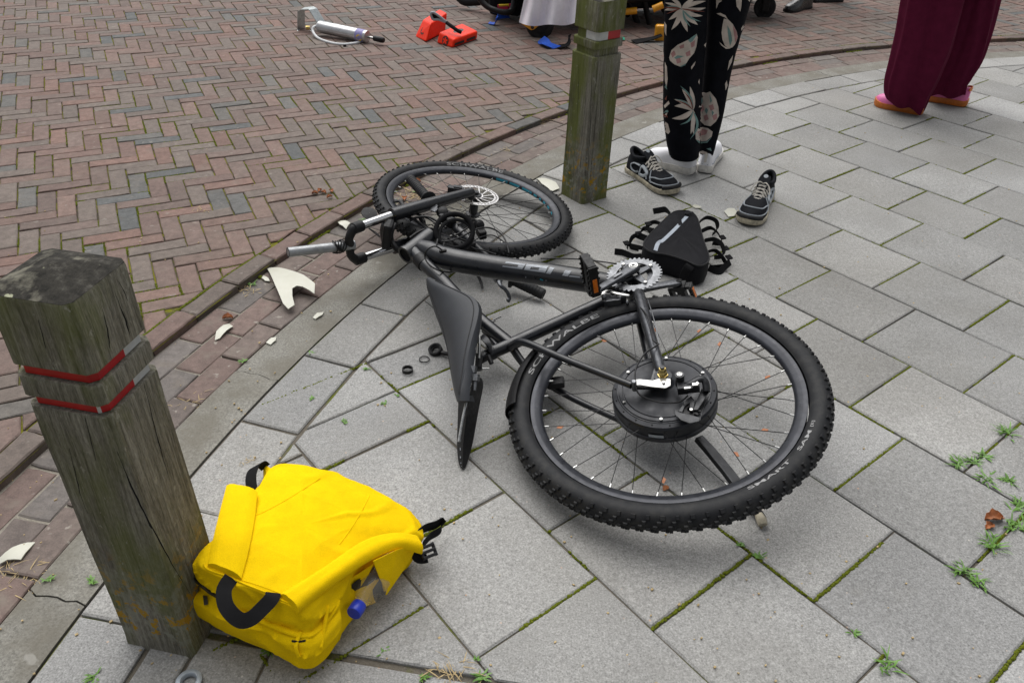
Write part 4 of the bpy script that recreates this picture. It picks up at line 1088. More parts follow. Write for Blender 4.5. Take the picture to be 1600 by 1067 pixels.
fr('top_tube', [PB(646, 393, LF), PB(663, 412, LF*.9), PB(690, 438, LF*.72), PB(745, 495, LF*.3), PB(797, 538)], [.0195, .0205, .020, .019, .018], 20)
fr('seat_tube', [PB(767, 551), PB(798, 538), PB(943, 472), PB(988, 452)], [.0170, .0175, .0175, .020], 20)
fr('gusset', [PB(757, 516), PB(768, 530), PB(779, 544)], .009, 10)
fr('seat_stay', [PB(799, 541, .012), PB(819, 535, .050), PB(880, 560, .066), PB(987, 602, .070)], [.012, .010, .0088, .0085], 14)
lo = [PB(799, 541, -.012), PB(819, 535, .050)-NBK*.10, PB(880, 560, .066)-NBK*.132, PB(987, 602, .070)-NBK*.140]
fr('seat_stay', lo, [.012, .010, .0088, .0085], 14)
fr('stay_bridge', [PB(835, 541, .048), PB(835, 541, .048)-NBK*.096], .006, 10)
cs = [PB(996, 456, .030), PB(1001, 470, .048), PB(1012, 510, .062), PB(1029, 568, .066), PB(1035, 585, .068)]
fr('chain_stay', cs, [.017, .0155, .0135, .0125, .008], 16, mat='dalu')
fr('chain_stay', [p-NBK*(2*o_) for p, o_ in zip(cs, (.030, .048, .062, .066, .068))], [.017, .0155, .0135, .0125, .008], 16)
for s in (1, -1):
    mb = MB(); pl = [PB(1024, 565, .064), PB(1040, 572, .064), PB(1052, 592, .064), PB(1040, 607, .064), PB(1018, 606, .064), PB(992, 606, .064), PB(992, 598, .064), PB(1016, 592, .064)]
    if s < 0: pl = [p-NBK*.128 for p in pl]
    mb.plate(pl, NBK, .007); build(mb, 'dropout', 'frame', bike, smooth=False, bevel=.002)
bb = PB(992, 452)
mb = MB(); mb.lathe(bb, NBK, [(.0005, .038), (.021, .038), (.0215, .030), (.0235, .029), (.0235, -.034), (.0205, -.036), (.0005, -.037)], 28); build(mb, 'bottom_bracket', 'frame', bike, smooth=40)
# down tube print: four block letters on the upper flank, and two small marks
bvd = MB(); bvd.tube(curve([PB(655, 386, LF), PB(672, 393, LF*.95), PB(700, 404, LF*.87), PB(760, 415.5, LF*.68), PB(905, 437, LF*.22), PB(975, 449)], 40), [.018, .024, .027, .0295, .031, .032, .0325, .033]+[.0335]*28+[.033, .032, .031, .030], 24); bvd = bvd.bvh()
def z1(x, y): return (760+x/8, 380+y/8)
letters = [[(200, 262), (245, 232), (420, 243), (490, 262), (448, 330), (205, 296), (214, 280), (385, 296), (398, 277), (240, 258)],
           [(505, 262), (640, 275), (640, 300), (560, 296), (545, 325), (640, 336), (665, 305), (640, 300), (640, 275), (775, 290), (733, 372), (468, 335)],
           [(800, 300), (850, 312), (800, 388), (742, 377)], [(985, 340), (1062, 352), (1020, 418), (948, 405)], [(1040, 402), (1165, 418), (1172, 436), (1030, 420)]]
for L in letters:
    mb = MB()
    if len(L) > 6 and L[0][0] == 505:
        for q in ([(505, 262), (775, 290), (758, 318), (492, 290)], [(478, 318), (745, 350), (733, 372), (468, 335)], [(492, 290), (562, 298), (545, 326), (478, 318)], [(668, 308), (758, 318), (745, 350), (650, 338)]):
            vs, fs = subdiv_poly([z1(*p) for p in q], 5); print_on(mb, bvd, vs, fs, .0012)
    elif len(L) > 6:
        for q in ([(245, 232), (490, 262), (478, 284), (235, 252)], [(205, 280), (460, 310), (448, 330), (200, 296)], [(405, 272), (478, 284), (460, 310), (388, 300)]):
            vs, fs = subdiv_poly([z1(*p) for p in q], 5); print_on(mb, bvd, vs, fs, .0012)
    else:
        vs, fs = subdiv_poly([z1(*p) for p in L], 5); print_on(mb, bvd, vs, fs, .0012)
    build(mb, 'frame_letter', 'decal', bike, smooth=False)
for q, m_ in (([(670, 440), (690, 448), (712, 458), (708, 468), (688, 462), (672, 455)], 'teal'), ([(740, 458), (752, 458), (752, 472), (740, 472)], 'decal'), ([(486, 415), (500, 415), (500, 432), (486, 432)], 'decal')):
    mb = MB(); vs, fs = subdiv_poly([z1(*p) for p in q], 4); print_on(mb, bvd, vs, fs, .0012); build(mb, 'frame_mark', m_, bike, smooth=False)
# top tube collar, cable guide, cables along the frame
mb = MB(); p0, p1 = PB(655, 404, LF*.95), PB(664, 414, LF*.88); mb.tube([p0, p1], .0225, 20); build(mb, 'tube_collar', 'black', bike)
mb = MB(); p = PB(692, 392, .033+LF*.88); mb.box(p, (XR), YR, NBK, .022, .010, .008); build(mb, 'cable_guide', 'black', bike, smooth=False, bevel=.003)
def cable(pts, r=.0024, root=None, mat='black', n=40):
    mb = MB(); mb.tube(curve(pts, n), r, 7); return build(mb, 'cable', mat, root or bike)
cable([PB(691, 391, .036+LF), PB(680, 385, .05+LF), PB(668, 390, .05+LF), PB(664, 402, .03+LF), PB(672, 415, .02+LF), PB(690, 424, LF), PB(710, 425, .03)])
cable([PB(990, 470, .045), PB(1012, 495, .085), PB(1020, 530, .085), PB(1028, 538, .085), PB(1008, 552, .085), PB(994, 575, .085), PB(992, 600, .085)], .0021)
cable([PB(992, 600, .085), PB(1000, 617, .070), PB(1030, 628, .058), PB(1060, 628, .066), PB(1075, 618, .080)], .0021)
cable([PB(1012, 468, .05), PB(1022, 500, .075), PB(1030, 538, .082)], .0014, mat='alu')
cable([G(845, 404, .06), G(880, 404, .07), G(915, 406, .09), G(960, 412, .12), G(985, 420, .15)], .0022)
for q in ((764, 510), (773, 503)): mb = MB(); mb.tube(curve([PB(q[0]-2, q[1]-2, .012), PB(q[0]+5, q[1]-6, .024), PB(q[0]+10, q[1]-8, .030)], 8), .0013, 6); build(mb, 'cable_tie', 'black', bike)
# drive side: chainring, crank, pedal
ck = PB(990, 419, .066); cr_c = PB(991, 429, .050)
def gear(c, n, R0, R1, teeth, th, X_, Y_):
    mb = MB(); outer = []
    for k_ in range(teeth*4):
        a = 2*pi*k_/(teeth*4); r = R1 if k_ % 4 in (1, 2) else R1-.006; outer.append(c+(X_*cos(a)+Y_*sin(a))*r)
    inner = [c+(X_*cos(2*pi*k_/(teeth*4))+Y_*sin(2*pi*k_/(teeth*4)))*R0 for k_ in range(teeth*4)]
    mb.rings([[p+n*th/2 for p in inner], [p+n*th/2 for p in outer], [p-n*th/2 for p in outer], [p-n*th/2 for p in inner], [p+n*th/2 for p in inner]], cap0=False, cap1=False); return mb
ring_o = build(gear(cr_c, NBK, .050, .0755, 36, .0035, XR, YR), 'chainring', 'alu', bike, smooth=False)
build(gear(cr_c-NBK*.009, NBK, .036, .056, 24, .003, XR, YR), 'chainring', 'dalu', bike, smooth=False)
mb = MB()
for k_ in range(4):
    a = 2*pi*k_/4+.5; d = XR*cos(a)+YR*sin(a); e = -XR*sin(a)+YR*cos(a)
    mb.plate([cr_c+NBK*.004+d*.010+e*.012, cr_c+NBK*.004+d*.056+e*.006, cr_c+NBK*.004+d*.058-e*.006, cr_c+NBK*.004+d*.010-e*.012][::-1], NBK, .008)
build(mb, 'crank_spider', 'dalu', bike, smooth=False, bevel=.0015)
for k_ in range(4):
    a = 2*pi*k_/4+.5; d = XR*cos(a)+YR*sin(a); mb = MB(); mb.lathe(cr_c+d*.053+NBK*.003, NBK, [(.0005, .004), (.0042, .004), (.005, .002), (.005, -.004)], 12); build(mb, 'bolt', 'steel', bike)
pe = PB(926, 458, .078)
mb = MB(); dd = (pe-ck); ux = dd.normalized(); uy = NBK.cross(ux)
rngs = []
for t, w_, h_ in ((-.10, .006, .006), (-.07, .014, .016), (0, .018, .020), (.10, .0165, .018), (.3, .0135, .014), (.7, .0115, .012), (.92, .0125, .013), (1.0, .0115, .012), (1.06, .006, .006)):
    c_ = ck+dd*t; rngs.append([c_+uy*(w_*math.copysign(abs(cos(a))**.55, cos(a)))+NBK*(h_/2*math.copysign(abs(sin(a))**.55, sin(a))) for a in [2*pi*q/16 for q in range(16)]])
mb.rings(rngs); build(mb, 'crank_arm', 'dalu', bike, smooth=40)
mb = MB(); mb.lathe(ck+NBK*.010, NBK, [(.0005, -.002), (.004, -.002), (.0045, .0012), (.0085, .0015), (.0095, 0), (.0125, .0002), (.013, -.003)], 20); build(mb, 'crank_bolt', 'steel', bike, smooth=30)
mb = MB(); mb.plate([ck+uy*q[0]+ux*q[1]+NBK*.0105 for q in ((-.004, .045), (.004, .045), (.0035, .075), (-.0035, .075))], NBK, .0006); build(mb, 'crank_print', 'alu', bike, smooth=False)
def pedal(p, axis, fwd, ln, wd):
    """cage pedal: p inner end of axle, axis outward, fwd in-plane"""
    pd = link('pedal', None, bike, Matrix.Translation(p)); ax_ = axis.normalized(); fx = (fwd-ax_*fwd.dot(ax_)).normalized(); tz = ax_.cross(fx)
    mb = MB(); mb.tube([p-ax_*.004, p+ax_*(ln*.98)], .0085, 12); mb.box(p+ax_*.008, fx, tz, ax_, wd*.55, .030, .016); build(mb, 'axle', 'black', pd, smooth=40)
    mb = MB()
    for s in (-1, 1):
        mb.box(p+fx*(s*wd/2)+ax_*(ln*.53), fx, tz, ax_, .010, .024, ln*.94)
        for q in range(6): mb.box(p+fx*(s*(wd/2))+ax_*(ln*(.12+.16*q))+tz*.0135, fx, tz, ax_, .005, .005, .006); mb.box(p+fx*(s*(wd/2))+ax_*(ln*(.12+.16*q))-tz*.0135, fx, tz, ax_, .005, .005, .006)
    for t in (.10, .97): mb.box(p+ax_*(ln*t), fx, tz, ax_, wd, .022, .010)
    mb.box(p+ax_*(ln*.55), fx, tz, ax_, .022, .024, ln*.9)
    build(mb, 'cage', 'black', pd, smooth=False, bevel=.0015)
    for s in (-1, 1): mb = MB(); mb.box(p+fx*(s*(wd/2+.0052))+ax_*(ln*.42), fx, tz, ax_, .003, .012, ln*.42); build(mb, 'reflector', 'orange_r', pd, smooth=False, bevel=.001)
    return pd
pedal(pe+NBK*.006, NBK, Vec((.28, -.96, 0)), .098, .062)
# far side crank and pedal
pe2 = PB(1061, 441, -.060); c2 = PB(993, 453, -.055)
mb = MB(); dd = pe2-c2; ux = dd.normalized(); uy = NBK.cross(ux); rngs = []
for t, w_, h_ in ((0, .018, .018), (.3, .0135, .014), (.7, .0125, .012), (.92, .0135, .013), (1.0, .0125, .012), (1.05, .006, .006)):
    c_ = c2+dd*t; rngs.append([c_+uy*(w_*math.copysign(abs(cos(a))**.55, cos(a)))+NBK*(h_/2*math.copysign(abs(sin(a))**.55, sin(a))) for a in [2*pi*q/16 for q in range(16)]])
mb.rings(rngs); build(mb, 'crank_arm', 'dalu', bike, smooth=40)
mb = MB(); mb.lathe(pe2+NBK*.006, NBK, [(.0005, .0005), (.005, .0005), (.006, .0012), (.008, .001), (.008, -.002)], 16); build(mb, 'crank_bolt', 'dark', bike)
pedal(pe2-NBK*.008, -NBK+XR*.25, Vec((.9, -.3, 0)), .085, .060)
# front derailleur
fd = PB(955, 460, .045)
mb = MB(); mb.tube(curve([PB(941, 456, .05), PB(950, 455, .055), (PB(966, 459, .055)), PB(984, 462, .050)], 14), [.003]+[.0065]*12+[.004], 10, flat=.55); mb.box(PB(946, 462, .045), XR, YR, NBK, .022, .016, .022); build(mb, 'front_derailleur', 'steel', bike, smooth=40, bevel=.002)
mb = MB(); mb.box(PB(957, 470, .035), XR, YR, NBK, .045, .022, .020); mb.box(PB(970, 467, .03), XR, YR, NBK, .03, .02, .03); mb.tube([PB(944, 463, .06), PB(944, 463, .03)], .005, 8); mb.tube([PB(980, 472, .05), PB(981, 474, .02)], .004, 8); build(mb, 'front_derailleur', 'alu', bike, smooth=False, bevel=.002)
# rear derailleur hanging loose over the motor
mb = MB(); p = PB(1062, 590, .090); mb.tube([p+NBK*.010, p-NBK*.022], .0105, 16); build(mb, 'rear_derailleur', 'blackm', bike)
mb = MB(); mb.lathe(p+NBK*.010, NBK, [(.0005, .001), (.004, .001), (.0045, .0022), (.0062, .002), (.0065, 0)], 14); build(mb, 'bolt', 'steel', bike)
mb = MB(); mb.tube(curve([PB(1064, 602, .075), PB(1078, 600, .082), PB(1094, 592, .084), PB(1102, 597, .078), PB(1104, 612, .066)], 20), [.008, .0085, .0085, .009, .009, .009]+[.0095]*8+[.010]*6, 12, flat=.8); mb.box(PB(1082, 606, .078), XR, YR, NBK, .030, .016, .016); mb.box(PB(1066, 606, .075), XR, YR, NBK, .022, .022, .02); build(mb, 'rear_derailleur', 'blackm', bike, smooth=40)
mb = MB(); mb.box(PB(1074, 607, .088), XR, YR, NBK, .014, .005, .006); mb.box(PB(1086, 601, .090), XR, YR, NBK, .012, .008, .005); mb.tube([PB(1089, 598, .09), PB(1092, 601, .09)], .004, 8); mb.tube([PB(1094, 588, .086), PB(1095, 587, .086)], .003, 8); build(mb, 'derailleur_fitting', 'steel', bike, smooth=False, kind='stuff')
for oc, nm in ((.062, 'a'), (.048, 'b')):
    mb = MB(); A_ = [PB(1104, 606, oc), PB(1110, 614, oc), PB(1100, 634, oc), PB(1094, 656, oc), PB(1086, 660, oc), PB(1070, 657, oc), PB(1060, 650, oc), PB(1054, 640, oc), PB(1063, 640, oc), PB(1074, 622, oc), PB(1092, 606, oc)]
    mb.plate(A_ if nm == 'a' else A_, NBK, .0025); 
    if nm == 'b': build(mb, 'derailleur_cage', 'blackm', bike, smooth=False)
mb = MB()
for q in ([(1054, 641), (1066, 645), (1080, 648), (1094, 652), (1092, 658), (1078, 661), (1064, 656), (1055, 648)], [(1072, 624), (1080, 618), (1086, 626), (1083, 642), (1077, 642), (1078, 628), (1070, 634), (1066, 644), (1060, 642)], [(1096, 606), (1108, 612), (1090, 640), (1083, 640)]):
    mb.plate([PB(x, y, .063) for x, y in q], NBK, .003)
build(mb, 'derailleur_cage', 'blackm', bike, smooth=False, bevel=.0008)
jc = PB(1079, 640, .056); build(gear(jc, NBK, .008, .0225, 11, .003, XR, YR), 'jockey_wheel', 'black', bike, smooth=False)
mb = MB(); mb.lathe(PB(1080, 640, .066), NBK, [(.0005, .002), (.0035, .0018), (.0042, 0)], 10); build(mb, 'bolt', 'steel', bike)
# kickstand below the wheel
ks = [G(1091, 684, .060), G(1110, 705, .052), G(1135, 735, .040), G(1158, 765, .032), G(1192, 812, .012)]
mb = MB(); mb.ribbon(ks, Vec((.8, .6, 0)), [.022, .024, .025, .026, .016], .014); build(mb, 'kickstand', 'blackm', bike, smooth=False, bevel=.002)
mb = MB(); mb.tube([G(1185, 803, .018), G(1190, 812, .014), G(1192, 820, .010)], [.009, .0115, .010], 12); build(mb, 'kickstand_foot', 'offsole', bike)
# short mudguard hugging the rear tyre
def an_r(px, py):
    d = PB(px, py)-CB; return atan2(d.dot(YR), d.dot(XR))
a0, a1 = an_r(845, 560), an_r(792, 648)
if a1 < a0: a1 += 2*pi
mb = MB(); grid_ = []
for i in range(15):
    a = a0+(a1-a0)*i/14; row = []
    for j in range(11):
        ph = radians(-80+160*j/10); rr_ = .036+.002*i/14; row.append(WR(a, .3425+rr_*cos(ph), rr_*1.05*sin(ph)))
    grid_.append(row)
vs = [p for r in grid_ for p in r]; fs = [(i*11+j, i*11+j+1, i*11+12+j, i*11+11+j) for i in range(14) for j in range(10)]
mb.add(vs, fs); o = build(mb, 'mudguard', 'black', bike, smooth=60); sm = o.modifiers.new('t', 'SOLIDIFY'); sm.thickness = .002
mb = MB(); q = PB(868, 598, -.03); mb.box(q, XR, YR, NBK, .045, .028, .02); build(mb, 'mudguard_bracket', 'black', bike, smooth=False, bevel=.004)
# seat post, clamp, saddle, plastic guard
sp0, sp1 = PB(767, 551), PB(742, 565)
mb = MB(); mb.tube([sp0, sp1], .0145, 16); build(mb, 'seat_post', 'blackm', bike)
mb = MB(); mb.tube([PB(772, 549), PB(764, 552.5)], .0205, 20); build(mb, 'seat_clamp', 'blackm', bike)
mb = MB(); mb.ribbon(curve([PB(752, 526, .03), PB(758, 530, .034), PB(764, 540, .03), PB(766, 550, .022)], 10), NBK.cross(XR), .016, .004); build(mb, 'clamp_band', 'blackm', bike)
mb = MB(); mb.tube([PB(763, 556, .02), PB(768, 568, .01)], .0065, 10); build(mb, 'clamp_lever', 'black', bike)
# saddle: rear edge far, nose towards the camera, top turned up and left
sdl = [ # left px,z ; right px,z  ; crown lift
 ((666, 440, .150), (671, 433, .160), .004), ((667, 450, .144), (692, 443, .178), .008), ((671, 463, .136), (722, 456, .196), .012), ((676, 478, .129), (741, 466, .207), .015), ((681, 493, .124), (748, 481, .210), .016), ((689, 515, .119), (745, 502, .206), .016), ((697, 540, .114), (737, 530, .196), .015), ((702, 565, .112), (730, 560, .186), .013), ((707, 590, .112), (725, 588, .176), .011), ((711, 610, .112), (720, 608, .165), .008), ((715, 628, .115), (719, 626, .150), .004)]
rngs = []
for (l_, r_, cr_) in sdl:
    a_, b_ = G(*l_), G(*r_); w_ = b_-a_; t_ = Vec((.15, -.95, -.1)); nn = w_.cross(t_).normalized()
    if nn.z < 0: nn = -nn
    row = []
    for j in range(13):
        f = j/12; row.append(a_+w_*f+nn*(cr_*(1-(2*f-1)**2)*1.0))
    dn = -nn
    row += [b_+dn*.012+w_*.0, b_+dn*.022-w_*.06, a_+w_*.5+dn*.022, a_+dn*.040+w_*.06, a_+dn*.036-w_*.05, a_+dn*.016-w_*.07]
    rngs.append(row)
n_ = len(rngs[0]); sm_ = []
cols = [catmull([r[q] for r in rngs], 34, False) for q in range(n_)]
mb = MB(); mb.rings([[cols[q][i] for q in range(n_)] for i in range(34)]); saddle = build(mb, 'saddle', 'saddle', bike, smooth=45)
for q_ in (1, 11):
    mb = MB(); mb.tube([cols[q_][i]+Vec((-.0002, -.0004, .0006)) for i in range(2, 32)], .0011, 5); build(mb, 'seam', 'black', saddle)
mb = MB(); mb.tube(curve([G(744, 500, .200), G(742, 535, .185), G(740, 572, .160), G(733, 610, .135), G(723, 655, .095), G(717, 690, .065)], 26), .0036, 8); build(mb, 'saddle_rail', 'steel', saddle)
mb = MB(); mb.tube(curve([G(748, 520, .180), G(749, 542, .165), G(748, 560, .150)], 10), .0036, 8); build(mb, 'saddle_rail', 'steel', saddle)
for (q, l_) in (((739, 580), .022), ((743, 593), .026)):
    p = G(q[0], q[1], .165); mb = MB(); d = Vec((-.05, -.75, -.65)).normalized(); mb.tube([p-d*.012, p+d*.004], .0095, 6); mb.tube([p+d*.004, p+d*l_], .0045, 10); build(mb, 'clamp_bolt', 'alu', saddle, smooth=30)
p = G(752, 576, .11); mb = MB(); mb.tube([p, G(764, 576, .105)], .003, 8); mb.lathe(p, Vec((-1, 0, 0)), [(.0005, .005), (.005, .004), (.006, -.003)], 10); build(mb, 'bolt', 'steel', saddle)
mb = MB(); mb.box(G(744, 566, .125), (1, 0, 0), (0, .8, .5), (0, -.5, .8), .03, .045, .03); build(mb, 'seat_post_head', 'black', saddle, smooth=False, bevel=.006)
gd = [ # folded plastic guard: left edge, fold, right edge
 ((716, 598, .12), (734, 592, .15), (752, 590, .10)), ((716, 625, .09), (732, 622, .125), (755, 603, .085)), ((715, 660, .055), (728, 655, .085), (748, 640, .06)), ((714, 695, .025), (724, 690, .05), (739, 690, .03)), ((716, 720, .008), (723, 722, .02), (731, 720, .008)), ((720, 731, .003), (723, 732.5, .006), (727, 731, .003))]
cols = [catmull([G(*r[q]) for r in gd], 24, False) for q in range(3)]
mb = MB(); vs = []
for i in range(24):
    a_, b_, c_ = cols[0][i], cols[1][i], cols[2][i]; vs += [a_, a_.lerp(b_, .5)+Vec((0, 0, .001)), b_, b_.lerp(c_, .5)+Vec((0, 0, .002)), c_]
mb.add(vs, [(i*5+j, i*5+j+1, i*5+6+j, i*5+5+j) for i in range(23) for j in range(4)]); o = build(mb, 'mudguard', 'black', bike, smooth=30, label='folded black plastic guard under the saddle'); sm = o.modifiers.new('t', 'SOLIDIFY'); sm.thickness = .0022
mb = MB()
for i in range(9, 22, 2):
    p = cols[0][i].lerp(cols[1][i], .55); q = cols[0][i+1].lerp(cols[1][i+1], .55); mb.ribbon([p+Vec((0, -.001, .0035)), p.lerp(q, .6)+Vec((0, -.001, .0035))], Vec((1, 0, 0)), .0025, .0008)
build(mb, 'fold_slots', 'decal', bike, smooth=False, kind='stuff')

# ------------------------------------------------------------------ front wheel still in the fork, pulled out of the head tube
CFW = Vec((-.150, 2.592, .095)); NF = Vec((.142, .016, 1.)).normalized()
def PF(px, py, off=0.0): return PLN(px, py, CFW, NF, off)
fk = thing('fork_and_wheel', 'bicycle front wheel with white brake disc still in its detached suspension fork', 'bicycle wheel', Vec((CFW.x, CFW.y, 0)))
bike_keep = bike; 
rimf, WF, XF, YF = wheel(fk, 'front_wheel', CFW, NF, .02, (.022, .030, .75), 32, [('SCHWALBE', (699, 257), (783, 272), True, .3095, .0105, .012)], set(), .965, .3265, .0225)
# teal print on the inner rim wall
def an_f(px, py):
    d = PF(px, py)-CFW; return atan2(d.dot(YF), d.dot(XF))
for (q0, q1) in (((772, 284), (789, 288)), ((792, 289), (807, 294.5)), ((812, 296), (829, 303)), ((832, 305), (837, 308)), ((841, 311), (844, 313)), ((848, 316), (851, 319)), ((855, 323), (858, 327)), ((861, 332), (862, 336))):
    a_, b_ = an_f(*q0), an_f(*q1); mb = MB(); vs = []
    for i in range(7):
        t = a_+(b_-a_)*i/6; vs += [WF(t, .2903*.965-.0004, -.0048), WF(t, .2888*.965-.0004, .0005), WF(t, .2903*.965-.0004, .0052)]
    mb.add(vs, [(3*i+j, 3*i+3+j, 3*i+4+j, 3*i+1+j) for i in range(6) for j in range(2)]); build(mb, 'rim_print', 'teal', rimf, smooth=False)
mb = MB(); mb.lathe(CFW, NF, [(.001, .054), (.010, .054), (.010, .046), (.020, .044), (.024, .034), (.024, .030), (.016, .026), (.015, -.026), (.026, -.030), (.026, -.034), (.018, -.042), (.010, -.046), (.010, -.058), (.001, -.058)], 28); build(mb, 'hub', 'blackm', rimf, smooth=35)
# brake disc
dc = CFW+NF*.040
mb = MB(); seg = 72
def dring(r0, r1, th=.0022):
    a = [(XF*cos(2*pi*k_/seg)+YF*sin(2*pi*k_/seg)) for k_ in range(seg)]
    mb.rings([[dc+d*r0+NF*th/2 for d in a], [dc+d*r1+NF*th/2 for d in a], [dc+d*r1-NF*th/2 for d in a], [dc+d*r0-NF*th/2 for d in a], [dc+d*r0+NF*th/2 for d in a]], cap0=False, cap1=False)
dring(.0640, .0695); dring(.0745, .0800); dring(.018, .026)
for k_ in range(36):
    a = 2*pi*k_/36; b = a+.09; mb.plate([dc+(XF*cos(t)+YF*sin(t))*r+NF*.0011 for t, r in ((a, .0685), (a+.07, .0685), (b+.07, .0755), (b, .0755))], NF, .0022)
for k_ in range(12):
    a = 2*pi*k_/12; b = a+.42; mb.plate([dc+(XF*cos(t)+YF*sin(t))*r+NF*.0010 for t, r in ((a-.09, .024), (a+.09, .024), (b+.035, .0655), (b-.035, .0655))], NF, .0018)
build(mb, 'brake_disc', 'rotor', rimf, smooth=False)
# fork
def ft(name, pts, r, mat, seg=16, root=fk, n=16):
    mb = MB(); pp = curve(pts, n); rs = r
    if isinstance(r, (list, tuple)):
        q = len(r)-1; rs = []
        for i in range(n):
            t = i/(n-1)*q; j = min(int(t), q-1); rs.append(r[j]+(r[j+1]-r[j])*(t-j))
    mb.tube(pp, rs, seg); return build(mb, name, mat, root, smooth=50)
ua, ub, uc = PF(556, 356, .062), PF(612, 336, .062), PF(737, 300, .062)
la, lb, lc = PF(560, 405, -.062), PF(600, 390, -.062), uc-NF*.124
lb = la.lerp(lc, .30)
ft('stanchion', [ua, ub], .0135, 'chrome'); ft('stanchion', [la, lb], .0135, 'chrome')
ft('fork_leg', [ub, ub.lerp(uc, .3), ub.lerp(uc, .75), uc], [.021, .0215, .018, .015], 'frame'); ft('fork_leg', [lb, lb.lerp(lc, .3), lb.lerp(lc, .75), lc], [.021, .0215, .018, .015], 'frame')
for p, s in ((uc, 1), (lc, -1)): mb = MB(); mb.lathe(p-NF*(s*.006), NF*s, [(.001, .012), (.011, .011), (.013, .004), (.013, -.018)], 16); build(mb, 'dropout', 'blackm', fk)
cm = ua.lerp(la, .5)+(ua-ub).normalized()*.012; sa = (PF(450, 394.5)-cm)
ft('fork_crown', [ua+(ub-ua)*.06, ua+(ua-ub)*.05, ua.lerp(cm, .5)+(ua-ub)*.16, cm+sa.normalized()*.012, la.lerp(cm, .5)+(ua-ub)*.16, la+(ua-ub)*.05, la+(ub-ua)*.06], [.015, .0145, .0125, .0135, .0125, .0145, .015], 'black', n=26)
for a_, b_ in ((ua, ub), (la, lb)): d_ = (b_-a_).normalized(); mb = MB(); mb.tube([a_-d_*.012, a_+d_*.024], .0175, 18); build(mb, 'crown_socket', 'black', fk, bevel=.002)
ft('steerer', [cm, cm+sa*.5, cm+sa], .0145, 'greymetal', 20)
mb = MB(); mb.lathe(cm+sa, sa.normalized(), [(.0142, .0004), (.0115, .0006), (.0112, -.02), (.0005, -.02)], 20); build(mb, 'steerer_bore', 'dark', fk)
for q in range(6): mb = MB(); c_ = cm+sa*(.17+.028*q); mb.tube([c_+(NF*cos(2*pi*k_/18+q)*(.0185+.002*sin(q*2.3+k_*.35))+sa.normalized().cross(NF)*(sin(2*pi*k_/18+q)*.0185)) + sa.normalized()*(.004*sin(k_*.7+q)) for k_ in range(18)], .0020, 6, closed=True); build(mb, 'wire_coil', 'black', fk)
ft('brake_arch', [ub+(uc-ub)*.10, ub.lerp(lb, .18)-(uc-ub)*.06, ub.lerp(lb, .5)-(uc-ub)*.10, ub.lerp(lb, .82)-(uc-ub)*.06, lb+(lc-lb)*.10], [.016, .014, .013, .014, .016], 'frame', n=24)
mb = MB(); mb.box(PF(606, 366, .02), XF, YF, NF, .030, .060, .085); build(mb, 'brake_bridge', 'black', fk, smooth=False, bevel=.010)
ft('mudguard_stay', [PF(618, 350, .05), PF(612, 365, .03), PF(614, 385, -.01), PF(628, 396, -.03)], .006, 'black')
mb = MB(); mb.lathe(PF(577, 333, .07), Vec((.25, -.35, .9)), [(.001, .0016), (.014, .0012), (.024, 0), (.0245, -.002)], 24); build(mb, 'mudguard', 'black', fk)
mb = MB(); cp = PF(712, 298, .045); mb.box(cp, XF, YF, NF, .055, .024, .026); mb.box(cp+XF*.006+NF*.014, XF, YF, NF, .03, .018, .008); mb.tube([cp+YF*.012-XF*.02, cp+YF*.026-XF*.026], .007, 10); build(mb, 'brake_caliper', 'blackm', fk, smooth=False, bevel=.003)

# ------------------------------------------------------------------ handlebar hanging by its cables
hbr = thing('handlebar', 'black straight handlebar with rubber grips lying across the front wheel', 'handlebar', G(745, 385, 0))
hp = [G(641, 280, .165), G(672, 314, .150), G(700, 345, .140), G(730, 372, .128), G(752, 393, .108), G(800, 437, .048), G(849, 460, .026)]
mb = MB(); pp = curve(hp[1:6], 30); mb.tube(pp, [.0112]*10+[.0145]*8+[.0112]*12, 16); build(mb, 'bar', 'frame', hbr)
def grip(a_, b_, nm='grip'):
    mb = MB(); d_ = b_-a_; L_ = d_.length; d_.normalize(); prof = [(.006, 0), (.006, -.002), (.0145, -.002), (.0172, .002)]
    q = .006
    while q < L_-.02: prof += [(.0172, q), (.0172, q+.007), (.0162, q+.0078), (.0162, q+.0092)]; q += .010
    prof += [(.0175, L_-.016), (.027, L_-.012), (.028, L_-.008), (.020, L_-.003), (.012, L_)]
    mb.lathe(a_, d_, prof, 24); build(mb, nm, 'rubber', hbr, smooth=40)
grip(hp[0], G(671, 313, .150)); grip(hp[6], G(797, 435, .050))
# controls at the far grip
c1_ = G(691, 331, .165); mb = MB(); mb.lathe(c1_, Vec((-.1, -.35, 1)), [(.0005, .013), (.012, .011), (.019, .005), (.020, -.004), (.017, -.012), (.001, -.014)], 24); build(mb, 'shifter', 'black', hbr, smooth=40)
mb = MB(); mb.plate([G(667, 318, .175), G(657, 316, .178), G(672, 325, .178), G(682, 329, .178), G(684, 325, .178)], Vec((0, 0, 1)), .004); build(mb, 'shift_lever', 'alu', hbr, smooth=False, bevel=.001)
mb = MB(); mb.plate([G(681, 310, .185), G(676, 321, .18), G(672, 328, .178), G(680, 331, .178), G(684, 322, .18)], Vec((0, 0, 1)), .004); build(mb, 'shift_lever', 'dalu', hbr, smooth=False, bevel=.001)
mb = MB(); mb.tube(curve([G(682, 322, .16), G(660, 319, .16), G(645, 324, .155), G(636, 330, .15), G(631, 323, .145), G(625, 315, .145), G(616, 315, .145)], 30), [.010, .011, .010, .008, .007, .006, .0055, .005], 10) if False else mb.tube(curve([G(682, 322, .16), G(660, 319, .16), G(645, 324, .155), G(636, 330, .15), G(631, 323, .145), G(625, 315, .145), G(616, 315, .145)], 30), .0065, 10, flat=.7); build(mb, 'brake_lever', 'black', hbr)
